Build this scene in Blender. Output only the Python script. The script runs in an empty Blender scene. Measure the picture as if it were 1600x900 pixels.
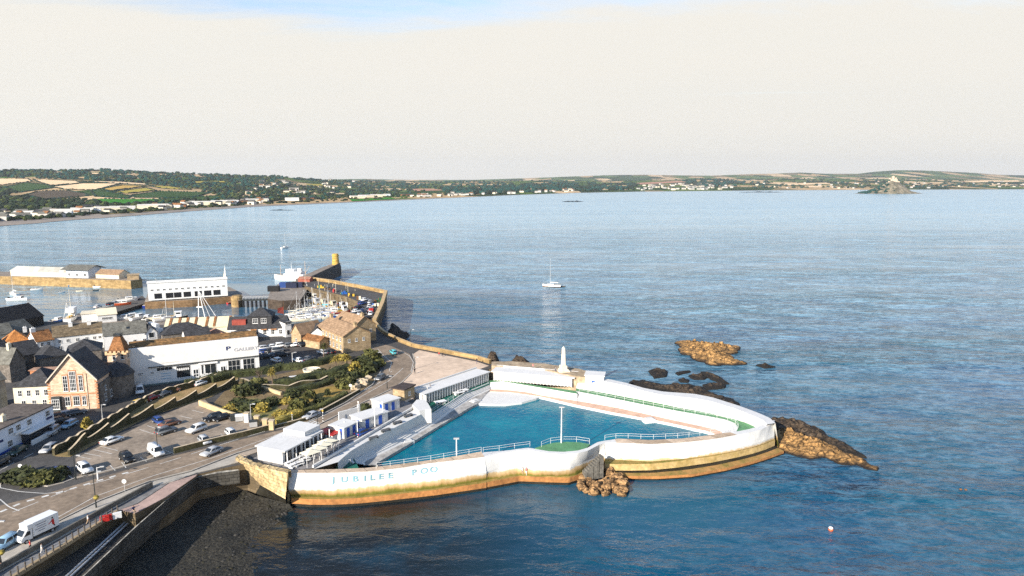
import bpy, bmesh, math, random
from mathutils import Vector, Matrix, noise
from mathutils.geometry import tessellate_polygon
R = math.radians
rnd = random.Random(7)
scene = bpy.context.scene
COL = scene.collection

# ------------------------------------------------------------------ camera
FPX = 1067.0                      # focal length in pixels of the 1600 px wide photograph
CAMH = 60.0
PITCH = math.atan((450 - 282) / FPX)
cam_d = bpy.data.cameras.new('camera')
cam = bpy.data.objects.new('camera', cam_d)
COL.objects.link(cam)
cam.location = (0, 0, CAMH)
cam.rotation_euler = (math.pi / 2 - PITCH, 0, 0)
cam_d.sensor_width = 36.0
cam_d.lens = 36.0 * FPX / 1600.0
cam_d.clip_start = 1.0
cam_d.clip_end = 60000.0
scene.camera = cam

# ------------------------------------------------------------------ world / sun / exposure
SUN_EL, SUN_AZ = R(23), math.atan2(-0.585, -0.81)      # azimuth measured clockwise from +Y
w = bpy.data.worlds.new('World'); scene.world = w; w.use_nodes = True
nt = w.node_tree; nt.nodes.clear()
out = nt.nodes.new('ShaderNodeOutputWorld')
sky = nt.nodes.new('ShaderNodeTexSky'); sky.sky_type = 'NISHITA'; sky.sun_disc = False
sky.sun_elevation = SUN_EL; sky.sun_rotation = SUN_AZ; sky.altitude = 60
sky.air_density = 1.0; sky.dust_density = 0.25; sky.ozone_density = 3.0
bg1 = nt.nodes.new('ShaderNodeBackground'); bg1.inputs[1].default_value = 0.125
nt.links.new(sky.outputs[0], bg1.inputs[0])
bg2 = nt.nodes.new('ShaderNodeBackground'); bg2.inputs[1].default_value = 0.62
tc = nt.nodes.new('ShaderNodeTexCoord')
sep = nt.nodes.new('ShaderNodeSeparateXYZ'); nt.links.new(tc.outputs['Generated'], sep.inputs[0])
def mth(nt, op, a, b=None, c=None, clamp=False):
    n = nt.nodes.new('ShaderNodeMath'); n.operation = op; n.use_clamp = clamp
    for i, v in enumerate((a, b, c)):
        if v is None: continue
        if isinstance(v, (int, float)): n.inputs[i].default_value = v
        else: nt.links.new(v, n.inputs[i])
    return n.outputs[0]
zc = mth(nt, 'ADD', mth(nt, 'MAXIMUM', sep.outputs[2], 0.0), 0.06)
cx = mth(nt, 'DIVIDE', sep.outputs[0], zc); cy = mth(nt, 'DIVIDE', sep.outputs[1], zc)
cmb = nt.nodes.new('ShaderNodeCombineXYZ'); nt.links.new(cx, cmb.inputs[0]); nt.links.new(cy, cmb.inputs[1])
mp = nt.nodes.new('ShaderNodeMapping'); mp.inputs['Scale'].default_value = (0.30, 0.62, 1); mp.inputs['Rotation'].default_value = (0, 0, R(-14))
mp.inputs['Location'].default_value = (0.55, 0.2, 0)
nt.links.new(cmb.outputs[0], mp.inputs[0])
nz = nt.nodes.new('ShaderNodeTexNoise'); nz.inputs['Scale'].default_value = 1.1; nz.inputs['Detail'].default_value = 7
nz.inputs['Roughness'].default_value = 0.62; nz.inputs['Distortion'].default_value = 0.5
nt.links.new(mp.outputs[0], nz.inputs['Vector'])
# cloud cover: solid near the horizon, breaking up above about 11 degrees, mostly clear overhead
cov = nt.nodes.new('ShaderNodeMapRange'); cov.inputs[1].default_value = 0.165; cov.inputs[2].default_value = 0.292
cov.inputs[3].default_value = 1.35; cov.inputs[4].default_value = -0.22
nt.links.new(sep.outputs[2], cov.inputs[0])
cf = mth(nt, 'ADD', cov.outputs[0], mth(nt, 'MULTIPLY', mth(nt, 'SUBTRACT', nz.outputs[0], 0.5), 2.4))
cfs = nt.nodes.new('ShaderNodeMapRange'); cfs.interpolation_type = 'SMOOTHSTEP'
cfs.inputs[1].default_value = 0.1; cfs.inputs[2].default_value = 0.95
# cloud colour: cream, slightly greyer in places
cr = nt.nodes.new('ShaderNodeMix'); cr.data_type = 'RGBA'
cr.inputs[6].default_value = (0.875, 0.86, 0.80, 1); cr.inputs[7].default_value = (0.93, 0.885, 0.80, 1)
nt.links.new(nz.outputs[0], cr.inputs[0]); nt.links.new(cr.outputs[2], bg2.inputs[0])
# cloud above the view made brighter, added to lift the sea's reflection
br = nt.nodes.new('ShaderNodeMapRange'); br.interpolation_type = 'SMOOTHSTEP'; br.inputs[1].default_value = 0.24; br.inputs[2].default_value = 0.42; br.inputs[3].default_value = 0.545; br.inputs[4].default_value = 0.72
nt.links.new(sep.outputs[2], br.inputs[0]); nt.links.new(br.outputs[0], bg2.inputs[1])
up = nt.nodes.new('ShaderNodeMapRange'); up.inputs[1].default_value = 0.27; up.inputs[2].default_value = 0.33; up.inputs[3].default_value = 0.0; up.inputs[4].default_value = 0.62  # cloud cover added for that bright band, out of view
nt.links.new(sep.outputs[2], up.inputs[0])
up2 = nt.nodes.new('ShaderNodeMapRange'); up2.inputs[1].default_value = 0.36; up2.inputs[2].default_value = 0.48; up2.inputs[3].default_value = 0.0; up2.inputs[4].default_value = -0.8
nt.links.new(sep.outputs[2], up2.inputs[0])
nt.links.new(mth(nt, 'ADD', cf, mth(nt, 'ADD', up.outputs[0], up2.outputs[0])), cfs.inputs[0])
mx = nt.nodes.new('ShaderNodeMixShader')
nt.links.new(cfs.outputs[0], mx.inputs[0]); nt.links.new(bg1.outputs[0], mx.inputs[1]); nt.links.new(bg2.outputs[0], mx.inputs[2])
nt.links.new(mx.outputs[0], out.inputs[0])

sd = bpy.data.lights.new('sun', 'SUN'); sd.energy = 5.0; sd.angle = R(0.5); sd.color = (1.0, 0.915, 0.80)
so = bpy.data.objects.new('sun', sd); COL.objects.link(so)
sdir = Vector((math.sin(SUN_AZ) * math.cos(SUN_EL), math.cos(SUN_AZ) * math.cos(SUN_EL), math.sin(SUN_EL)))
so.rotation_euler = sdir.to_track_quat('Z', 'Y').to_euler(); so.location = (-300, -300, 400)
vs = scene.view_settings
vs.view_transform = 'Standard'; vs.look = 'None'; vs.gamma = 1.0; vs.exposure = 0.9; vs.use_curve_mapping = False
scene.cycles.use_denoising = False
scene.cycles.max_bounces = 6; scene.cycles.diffuse_bounces = 2; scene.cycles.glossy_bounces = 3
scene.cycles.transmission_bounces = 2; scene.cycles.volume_bounces = 0; scene.cycles.transparent_max_bounces = 6
scene.cycles.caustics_reflective = False; scene.cycles.caustics_refractive = False

# ------------------------------------------------------------------ photo pixel -> place
CP, SP = math.cos(PITCH), math.sin(PITCH)
def ray(px, py):
    a = (px - 800) / FPX; b = (450 - py) / FPX
    return Vector((a, CP + SP * b, -SP + CP * b))
def P(px, py, z=0.0):
    d = ray(px, py); t = (z - CAMH) / d.z
    return Vector((d.x * t, d.y * t, z))
def PY(px, py, Y):
    d = ray(px, py); t = Y / d.y
    return Vector((d.x * t, Y, CAMH + d.z * t))
def hh(px, yb, zb, yt):            # height above zb of something standing at (px,yb) whose top shows at yt
    p = P(px, yb, zb); return PY(px, yt, p.y).z - zb
def PL(pts, z=0.0): return [P(x, y, z) for x, y in pts]
def to_px(v):
    dz = v.z - CAMH; dep = v.y * CP - dz * SP; up = v.y * SP + dz * CP
    return (800 + FPX * v.x / dep, 450 - FPX * up / dep)

# ------------------------------------------------------------------ materials
MATS = {}
def M(name, col, rough=0.85, var=0.22, scale=0.6, col2=None, spec=0.3, metal=0.0, bump=0.0, stone=None, detail=5.0, fine=None):
    if name in MATS: return MATS[name]
    m = bpy.data.materials.new(name); m.use_nodes = True; MATS[name] = m
    nt = m.node_tree; b = nt.nodes['Principled BSDF']
    b.inputs['Roughness'].default_value = rough; b.inputs['Metallic'].default_value = metal
    b.inputs['Specular IOR Level'].default_value = spec
    tc = nt.nodes.new('ShaderNodeTexCoord')
    n = nt.nodes.new('ShaderNodeTexNoise'); n.inputs['Scale'].default_value = scale; n.inputs['Detail'].default_value = detail
    n.inputs['Roughness'].default_value = 0.65
    nt.links.new(tc.outputs['Object'], n.inputs['Vector'])
    mr = nt.nodes.new('ShaderNodeMapRange'); mr.inputs[1].default_value = 0.32; mr.inputs[2].default_value = 0.68
    nt.links.new(n.outputs[0], mr.inputs[0])
    mix = nt.nodes.new('ShaderNodeMix'); mix.data_type = 'RGBA'
    c = Vector(col)
    lo, hi = (c * (1 - var), c * (1 + var)) if col2 is None else (c, Vector(col2))
    mix.inputs[6].default_value = (*[min(1, max(0, v)) for v in lo], 1); mix.inputs[7].default_value = (*[min(1, max(0, v)) for v in hi], 1)
    nt.links.new(mr.outputs[0], mix.inputs[0]); src = mix.outputs[2]
    hgt = n.outputs[0]
    if stone:
        bw, bh, mort, dark = stone
        sp = nt.nodes.new('ShaderNodeSeparateXYZ'); nt.links.new(tc.outputs['Object'], sp.inputs[0])
        cb = nt.nodes.new('ShaderNodeCombineXYZ')
        nt.links.new(mth(nt, 'ADD', mth(nt, 'MULTIPLY', sp.outputs[0], 0.93), mth(nt, 'MULTIPLY', sp.outputs[1], 0.61)), cb.inputs[0])
        nt.links.new(sp.outputs[2], cb.inputs[1])
        bt = nt.nodes.new('ShaderNodeTexBrick'); nt.links.new(cb.outputs[0], bt.inputs['Vector'])
        bt.inputs['Scale'].default_value = 1.0; bt.inputs['Brick Width'].default_value = bw; bt.inputs['Row Height'].default_value = bh
        bt.inputs['Mortar Size'].default_value = mort; bt.inputs['Color1'].default_value = (1, 1, 1, 1)
        bt.inputs['Color2'].default_value = (0.66, 0.64, 0.6, 1); bt.inputs['Mortar'].default_value = (dark, dark, dark, 1)
        ml = nt.nodes.new('ShaderNodeMix'); ml.data_type = 'RGBA'; ml.blend_type = 'MULTIPLY'; ml.inputs[0].default_value = 1
        nt.links.new(src, ml.inputs[6]); nt.links.new(bt.outputs[0], ml.inputs[7]); src = ml.outputs[2]
    if fine:                           # (scale, strength): small specks
        n2 = nt.nodes.new('ShaderNodeTexNoise'); n2.inputs['Scale'].default_value = fine[0]; n2.inputs['Detail'].default_value = 3
        nt.links.new(tc.outputs['Object'], n2.inputs['Vector'])
        m2 = nt.nodes.new('ShaderNodeMapRange'); m2.inputs[1].default_value = 0.3; m2.inputs[2].default_value = 0.7
        m2.inputs[3].default_value = 1 - fine[1]; m2.inputs[4].default_value = 1 + fine[1]
        nt.links.new(n2.outputs[0], m2.inputs[0])
        ml = nt.nodes.new('ShaderNodeMix'); ml.data_type = 'RGBA'; ml.blend_type = 'MULTIPLY'; ml.inputs[0].default_value = 1
        nt.links.new(src, ml.inputs[6]); nt.links.new(m2.outputs[0], ml.inputs[7]); src = ml.outputs[2]; hgt = n2.outputs[0]
    nt.links.new(src, b.inputs['Base Color'])
    if bump:
        bp = nt.nodes.new('ShaderNodeBump'); bp.inputs['Strength'].default_value = bump; bp.inputs['Distance'].default_value = 0.3
        nt.links.new(hgt, bp.inputs['Height']); nt.links.new(bp.outputs[0], b.inputs['Normal'])
    return m

def pool_white_material():
    # limewashed concrete with faint streaks and scuffs
    return M('limewash', (0.64, 0.625, 0.59), 0.8, 0.05, 0.35, fine=(2.2, 0.06))
WHITE = pool_white_material()
TANC = M('bare_concrete', (0.60, 0.46, 0.33), 0.9, 0.2, 0.8, fine=(3.0, 0.15), stone=(3.6, 90, 0.06, 0.35))
GREENF = M('green_floor_paint', (0.10, 0.25, 0.115), 0.8, 0.2, 0.4, fine=(1.5, 0.1))
COURT = M('dark_green_floor', (0.012, 0.12, 0.085), 0.75, 0.25, 0.5)
GREYC = M('grey_concrete', (0.36, 0.34, 0.31), 0.9, 0.3, 0.5, fine=(2, 0.15))
PINKL = M('pink_ledge', (0.62, 0.40, 0.28), 0.85, 0.2, 0.5)
STAIN = M('stained_wall', (0.60, 0.48, 0.30), 0.9, 0.1, 0.35, col2=(0.22, 0.15, 0.06), detail=9, bump=0.5)
ALGAE = M('algae_band', (0.10, 0.11, 0.015), 0.9, 0.1, 0.5, col2=(0.30, 0.19, 0.06), detail=8, bump=0.5)
RUST = M('orange_footing', (0.38, 0.17, 0.055), 0.9, 0.25, 0.4, fine=(1.5, 0.2), bump=0.3)
WEEDD = M('wet_weed', (0.02, 0.018, 0.012), 0.6, 0.5, 0.6, bump=0.6)
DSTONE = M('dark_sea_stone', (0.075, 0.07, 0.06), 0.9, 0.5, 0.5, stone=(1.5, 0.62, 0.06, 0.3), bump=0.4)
TSTONE = M('tan_granite', (0.46, 0.34, 0.20), 0.9, 0.25, 0.5, stone=(1.0, 0.45, 0.03, 0.55), bump=0.3)
QSTONE = M('quay_stone', (0.40, 0.27, 0.12), 0.9, 0.3, 0.4, stone=(1.8, 0.7, 0.04, 0.5), bump=0.4)
ASPH = M('asphalt', (0.075, 0.070, 0.064), 0.9, 0.25, 0.12, fine=(1.4, 0.18))
ASPHW = M('worn_asphalt', (0.235, 0.178, 0.125), 0.9, 0.25, 0.25, fine=(1.2, 0.2))
PAVE = M('pale_paving', (0.40, 0.36, 0.30), 0.9, 0.15, 0.3, fine=(1.5, 0.12))
PINKP = M('pink_paving', (0.40, 0.28, 0.23), 0.9, 0.15, 0.3, fine=(2, 0.15))
SANDP = M('sandy_tarmac', (0.60, 0.455, 0.33), 0.95, 0.2, 0.12, fine=(0.9, 0.12))
GRASS = M('dry_grass', (0.16, 0.13, 0.045), 0.95, 0.3, 0.25, col2=(0.36, 0.23, 0.11), fine=(2.5, 0.3))
EARTH = M('garden_earth', (0.13, 0.09, 0.045), 0.95, 0.3, 0.3, col2=(.24, .17, .085), fine=(2.5, 0.3))
LINEW = M('road_paint', (0.62, 0.60, 0.55), 0.8, 0.25, 0.7)
SLATE = M('slate_roof', (0.055, 0.055, 0.058), 0.75, 0.3, 0.8, stone=(0.6, 0.35, 0.03, 0.6), fine=(2, 0.25))
GSLATE = M('grey_slate_roof', (0.17, 0.165, 0.14), 0.8, 0.25, 0.6, stone=(0.6, 0.35, 0.03, 0.7), fine=(2, 0.25))
ORANGE = M('orange_tile_roof', (0.55, 0.22, 0.06), 0.85, 0.3, 0.6, stone=(0.5, 0.4, 0.04, 0.5), fine=(2, 0.3))
BROWNR = M('brown_tile_roof', (0.30, 0.135, 0.05), 0.85, 0.35, 0.5, stone=(0.5, 0.4, 0.04, 0.5), fine=(2, 0.3))
MOSSR = M('mossy_roof', (0.27, 0.14, 0.05), 0.95, 0.3, 0.5, col2=(0.09, 0.065, 0.03), fine=(1.4, 0.5), bump=0.5)
TANR = M('sandy_tile_roof', (0.38, 0.25, 0.15), 0.85, 0.2, 0.6, stone=(0.6, 0.4, 0.04, 0.6))
FLATB = M('brown_flat_roof', (0.11, 0.09, 0.075), 0.9, 0.3, 0.4, fine=(1.5, 0.3))
WHITEW = M('white_render', (0.74, 0.73, 0.70), 0.85, 0.08, 0.4, fine=(1.5, 0.05))
BLUEW = M('blue_white_render', (0.70, 0.74, 0.80), 0.85, 0.06, 0.4)
CREAMW = M('cream_render', (0.70, 0.62, 0.46), 0.85, 0.1, 0.4)
CREAMR = M('cream_sheet_roof', (0.62, 0.57, 0.38), 0.7, 0.1, 0.4)
BRICKW = M('peach_granite_wall', (0.72, 0.52, 0.37), 0.9, 0.15, 0.9, fine=(2.2, 0.15), stone=(0.7, 0.35, 0.03, 0.8))
REDB = M('red_brick_trim', (0.46, 0.22, 0.11), 0.9, 0.2, 1.0)
GRANG = M('grey_granite_wall', (0.20, 0.175, 0.15), 0.9, 0.3, 0.9, fine=(2.0, 0.3), stone=(0.7, 0.35, 0.03, 0.6))
GLASS = M('window_glass', (0.02, 0.025, 0.03), 0.12, 0.3, 0.7, spec=0.6)
FRAMEW = M('white_paint', (0.78, 0.77, 0.74), 0.5, 0.05, 1.0)
BLUEP = M('blue_paint', (0.02, 0.09, 0.42), 0.5, 0.1, 1.0)
DBLUE = M('navy_paint', (0.012, 0.03, 0.12), 0.5, 0.1, 1.0)
TEALP = M('faded_teal_paint', (0.16, 0.34, 0.40), 0.8, 0.3, 1.5)
METAL = M('galvanised_metal', (0.50, 0.50, 0.49), 0.5, 0.1, 1.0, metal=0.3)
DMETAL = M('dark_metal', (0.03, 0.035, 0.035), 0.5, 0.2, 1.0)
TYRE = M('tyre_rubber', (0.015, 0.015, 0.015), 0.8, 0.1, 1.0)
WOODB = M('brown_wood', (0.16, 0.08, 0.035), 0.8, 0.2, 1.0)
REDP = M('red_paint', (0.50, 0.025, 0.02), 0.5, 0.1, 1.0)
YELP = M('yellow_paint', (0.62, 0.36, 0.04), 0.6, 0.1, 1.0)
BLACKP = M('black_paint', (0.012, 0.012, 0.014), 0.5, 0.2, 1.0)
CANVAS = M('cream_canvas', (0.72, 0.66, 0.50), 0.9, 0.08, 1.0)
LEAF = M('hedge_leaves', (0.040, 0.046, 0.014), 0.8, 0.5, 0.9, fine=(3.0, 0.5))
LEAFB = M('bright_leaves', (0.085, 0.085, 0.022), 0.8, 0.45, 0.9, fine=(3.0, 0.4))
LEAFY = M('yellow_leaves', (0.26, 0.20, 0.04), 0.8, 0.4, 0.9, fine=(3.0, 0.4))
BARK = M('bark', (0.14, 0.10, 0.07), 0.9, 0.2, 2.0)

def wall_face_material():
    # limewash above, bare stained render lower down, a weedy foot: ragged edges that follow the splash line
    m = bpy.data.materials.new('weathered_limewash'); m.use_nodes = True; nt = m.node_tree; b = nt.nodes['Principled BSDF']; b.inputs['Roughness'].default_value = .9; b.inputs['Specular IOR Level'].default_value = .2
    g = nt.nodes.new('ShaderNodeTexCoord'); sp = nt.nodes.new('ShaderNodeSeparateXYZ'); nt.links.new(g.outputs['Object'], sp.inputs[0])
    def nz(scale, sc, detail=6, rough=.65):
        mp = nt.nodes.new('ShaderNodeMapping'); mp.inputs['Scale'].default_value = sc; nt.links.new(g.outputs['Object'], mp.inputs[0])
        n = nt.nodes.new('ShaderNodeTexNoise'); n.inputs['Scale'].default_value = scale; n.inputs['Detail'].default_value = detail; n.inputs['Roughness'].default_value = rough
        nt.links.new(mp.outputs[0], n.inputs['Vector']); return n.outputs[0]
    big, drip, fine = nz(.12, (1, 1, .5)), nz(.9, (1, 1, .25)), nz(2.2, (1, 1, 1), 4)
    z = mth(nt, 'ADD', sp.outputs[2], mth(nt, 'ADD', mth(nt, 'MULTIPLY', mth(nt, 'SUBTRACT', big, .5), 1.5), mth(nt, 'MULTIPLY', mth(nt, 'SUBTRACT', drip, .5), 1.3)))
    r = nt.nodes.new('ShaderNodeValToRGB'); e = r.color_ramp.elements
    st = [(0.0, (.05, .045, .02)), (.22, (.10, .10, .015)), (.27, (.17, .15, .025)), (.30, (.34, .22, .08)), (.35, (.50, .34, .16)), (.405, (.60, .45, .26)), (.43, (.66, .645, .60)), (1, (.66, .648, .612))]
    while len(e) < len(st): e.new(.5)
    for q, (p_, c) in zip(e, st): q.position = p_; q.color = (*c, 1)
    nt.links.new(mth(nt, 'MULTIPLY', z, 1/7.5), r.inputs[0])
    mr = nt.nodes.new('ShaderNodeMapRange'); mr.inputs[1].default_value = .3; mr.inputs[2].default_value = .7; mr.inputs[3].default_value = .88; mr.inputs[4].default_value = 1.08; nt.links.new(fine, mr.inputs[0])
    ml = nt.nodes.new('ShaderNodeMix'); ml.data_type = 'RGBA'; ml.blend_type = 'MULTIPLY'; ml.inputs[0].default_value = 1; nt.links.new(r.outputs[0], ml.inputs[6]); nt.links.new(mr.outputs[0], ml.inputs[7])
    run = nz(1.5, (1, 1, .05), 4, .6)                      # rust and damp runs below the coping, hairline joints between pours
    rr = nt.nodes.new('ShaderNodeMapRange'); rr.inputs[1].default_value = .58; rr.inputs[2].default_value = .72; rr.inputs[3].default_value = 0; rr.inputs[4].default_value = .38; nt.links.new(run, rr.inputs[0])
    mr2 = nt.nodes.new('ShaderNodeMix'); mr2.data_type = 'RGBA'; mr2.inputs[7].default_value = (.40, .29, .17, 1); nt.links.new(mth(nt, 'MULTIPLY', rr.outputs[0], big), mr2.inputs[0]); nt.links.new(ml.outputs[2], mr2.inputs[6])
    nt.links.new(mr2.outputs[2], b.inputs['Base Color'])
    bp = nt.nodes.new('ShaderNodeBump'); bp.inputs['Strength'].default_value = .35; bp.inputs['Distance'].default_value = .2; nt.links.new(drip, bp.inputs['Height']); nt.links.new(bp.outputs[0], b.inputs['Normal'])
    return m
FACE = wall_face_material()
# ------------------------------------------------------------------ mesh helpers
class MB:
    def __init__(s): s.v = []; s.f = []; s.m = []
    def add(s, vs, fs, m=0):
        o = len(s.v); s.v += [tuple(v) for v in vs]; s.f += [tuple(i + o for i in f) for f in fs]; s.m += [m] * len(fs); return s
    def box(s, x0, x1, y0, y1, z0, z1, m=0):
        return s.add([(x0,y0,z0),(x1,y0,z0),(x1,y1,z0),(x0,y1,z0),(x0,y0,z1),(x1,y0,z1),(x1,y1,z1),(x0,y1,z1)],
                     [(0,3,2,1),(4,5,6,7),(0,1,5,4),(1,2,6,5),(2,3,7,6),(3,0,4,7)], m)
    def prism(s, pts, z0, z1, m=0, mside=None):
        n = len(pts); ar = sum(pts[i][0]*pts[(i+1)%n][1]-pts[(i+1)%n][0]*pts[i][1] for i in range(n))
        if ar < 0: pts = pts[::-1]
        tri = tessellate_polygon([[Vector((p[0], p[1], 0)) for p in pts]])
        o = len(s.v); s.v += [(p[0], p[1], z1) for p in pts] + [(p[0], p[1], z0) for p in pts]
        for t in tri:
            a, b, c = [pts[i] for i in t]
            cr = (b[0]-a[0])*(c[1]-a[1])-(b[1]-a[1])*(c[0]-a[0])
            t = t if cr > 0 else t[::-1]
            s.f.append(tuple(o + i for i in t)); s.m.append(m)
        for i in range(n):
            j = (i + 1) % n; s.f.append((o+n+i, o+n+j, o+j, o+i)); s.m.append(m if mside is None else mside)
        return s
    def xprism(s, prof, x0, x1, m=0):       # profile (y,z) extruded along x (convex)
        n = len(prof)
        return s.add([(x0, y, z) for y, z in prof] + [(x1, y, z) for y, z in prof],
                     [tuple(range(n))[::-1], tuple(range(n, 2*n))] + [(i, (i+1) % n, n+(i+1) % n, n+i) for i in range(n)], m)
    def yprism(s, prof, y0, y1, m=0):       # profile (x,z) extruded along y (convex)
        n = len(prof)
        return s.add([(x, y0, z) for x, z in prof] + [(x, y1, z) for x, z in prof],
                     [tuple(range(n)), tuple(range(n, 2*n))[::-1]] + [((i+1) % n, i, n+i, n+(i+1) % n) for i in range(n)], m)
    def tube(s, p0, p1, r0, r1=None, n=8, m=0, caps=True):
        r1 = r0 if r1 is None else r1
        p0, p1 = Vector(p0), Vector(p1); d = (p1 - p0).normalized()
        a = d.orthogonal().normalized(); b = d.cross(a)
        vs = [p0 + (a*math.cos(2*math.pi*i/n) + b*math.sin(2*math.pi*i/n))*r0 for i in range(n)] + \
             [p1 + (a*math.cos(2*math.pi*i/n) + b*math.sin(2*math.pi*i/n))*r1 for i in range(n)]
        fs = [(i, (i+1) % n, n+(i+1) % n, n+i) for i in range(n)]
        if caps: fs += [tuple(range(n))[::-1], tuple(range(n, 2*n))]
        return s.add(vs, fs, m)
    def lathe(s, prof, n=12, c=(0, 0), m=0):
        vs = []; fs = []
        for r, z in prof: vs += [(c[0]+r*math.cos(2*math.pi*i/n), c[1]+r*math.sin(2*math.pi*i/n), z) for i in range(n)]
        for k in range(len(prof)-1):
            fs += [(k*n+i, k*n+(i+1) % n, (k+1)*n+(i+1) % n, (k+1)*n+i) for i in range(n)]
        fs += [tuple(range(n))[::-1], tuple(range((len(prof)-1)*n, len(prof)*n))]
        return s.add(vs, fs, m)
    def mesh(s, name, mats, smooth=False):
        me = bpy.data.meshes.new(name); me.from_pydata(s.v, [], s.f)
        for mt in (mats if isinstance(mats, (list, tuple)) else [mats]): me.materials.append(mt)
        me.polygons.foreach_set('material_index', s.m)
        if smooth: me.polygons.foreach_set('use_smooth', [True]*len(s.f))
        me.update(); return me
    def build(s, name, mats, parent=None, loc=(0,0,0), rz=0, smooth=False):
        return obj(name, s.mesh(name, mats, smooth), parent, loc, rz)

def obj(name, me, parent=None, loc=(0,0,0), rz=0, scale=None):
    o = bpy.data.objects.new(name, me); COL.objects.link(o); o.location = loc
    o.rotation_euler = rz if isinstance(rz, (tuple, list)) else (0, 0, rz)
    if scale is not None: o.scale = (scale,)*3 if isinstance(scale, (int, float)) else scale
    if parent: o.parent = parent
    return o
def tag(o, label, cat, group=None):
    o['label'] = label; o['category'] = cat
    if group: o['group'] = group
    return o
def thing(name, label, cat, loc=(0,0,0), rz=0, group=None, scale=None):
    return tag(obj(name, None, None, loc, rz, scale), label, cat, group)
def kind(o, k): o['kind'] = k; return o

def resample(pts, n):
    pts = [Vector(p) for p in pts]; L = [0]
    for a, b in zip(pts, pts[1:]): L.append(L[-1] + (b - a).length)
    res = []; j = 0
    for i in range(n):
        t = L[-1] * i / (n - 1)
        while j < len(L) - 2 and L[j+1] < t: j += 1
        u = (t - L[j]) / max(1e-9, L[j+1] - L[j]); res.append(pts[j].lerp(pts[j+1], u))
    return res
def smooth_line(pts, n, it=2):
    p = resample(pts, n)
    for _ in range(it): p = [p[0]] + [(p[i-1] + p[i]*2 + p[i+1]) / 4 for i in range(1, n-1)] + [p[-1]]
    return p
def loft(mb, lines, mats, n=60, it=1, flip=False):
    L = [smooth_line(l, n, it) for l in lines]
    o = len(mb.v)
    for l in L: mb.v += [tuple(p) for p in l]
    for k in range(len(L) - 1):
        for i in range(n - 1):
            a, b, c, d = o+k*n+i, o+k*n+i+1, o+(k+1)*n+i+1, o+(k+1)*n+i
            mb.f.append((a, d, c, b) if flip else (a, b, c, d)); mb.m.append(mats[k])
    return mb
def lift(l, z): return [Vector((p.x, p.y, z)) for p in l]
def between(l0, l1, t, n=60):
    a, b = resample(l0, n), resample(l1, n); return [p.lerp(q, t) for p, q in zip(a, b)]

def slab(name, pts, z, mats, depth=0.12, k='structure', zpts=None):
    w_ = PL(pts, z) if not isinstance(pts[0], Vector) else pts
    o = MB().prism([(p.x, p.y) for p in w_], z - depth, z, 0, 1 if isinstance(mats, (list, tuple)) and len(mats) > 1 else 0).build(name, mats)
    return kind(o, k)
def wall_run(mb, line, z0, h, th, m=0, top=None):
    # a wall following a polyline of world points; h may be a function of the run length
    line = [Vector((p.x, p.y, 0)) for p in line]
    n = len(line); Ls = [0]
    for a, b in zip(line, line[1:]): Ls.append(Ls[-1] + (b-a).length)
    nr = []
    for i in range(n):
        d = (line[min(n-1, i+1)] - line[max(0, i-1)]).normalized(); nr.append(Vector((-d.y, d.x, 0)) * th / 2)
    o = len(mb.v)
    for i in range(n):
        H = h(Ls[i]) if callable(h) else h
        for q, z in ((line[i]-nr[i], z0), (line[i]+nr[i], z0), (line[i]+nr[i], z0+H), (line[i]-nr[i], z0+H)): mb.v.append((q.x, q.y, z))
    for i in range(n-1):
        a = o+4*i; b = a+4
        for j in range(4):
            mb.f.append((a+j, b+j, b+(j+1) % 4, a+(j+1) % 4)[::-1]); mb.m.append(m if (top is None or j != 2) else top)
    mb.f += [(o, o+1, o+2, o+3), tuple(o+4*(n-1)+q for q in (3, 2, 1, 0))]; mb.m += [m, m]
    return mb

def text_mesh(s, size, mat, ext=0.02, sx=1.0):
    cu = bpy.data.curves.new('lettering', 'FONT'); cu.body = s; cu.size = size; cu.extrude = ext
    cu.offset = size * .018; cu.align_x = 'CENTER'; cu.resolution_u = 3
    t = bpy.data.objects.new('t', cu); COL.objects.link(t)
    me = bpy.data.meshes.new_from_object(t.evaluated_get(bpy.context.evaluated_depsgraph_get()))
    bpy.data.objects.remove(t); bpy.data.curves.remove(cu)
    me.materials.clear(); me.materials.append(mat)
    for v in me.vertices: v.co.x *= sx
    return me

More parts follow.
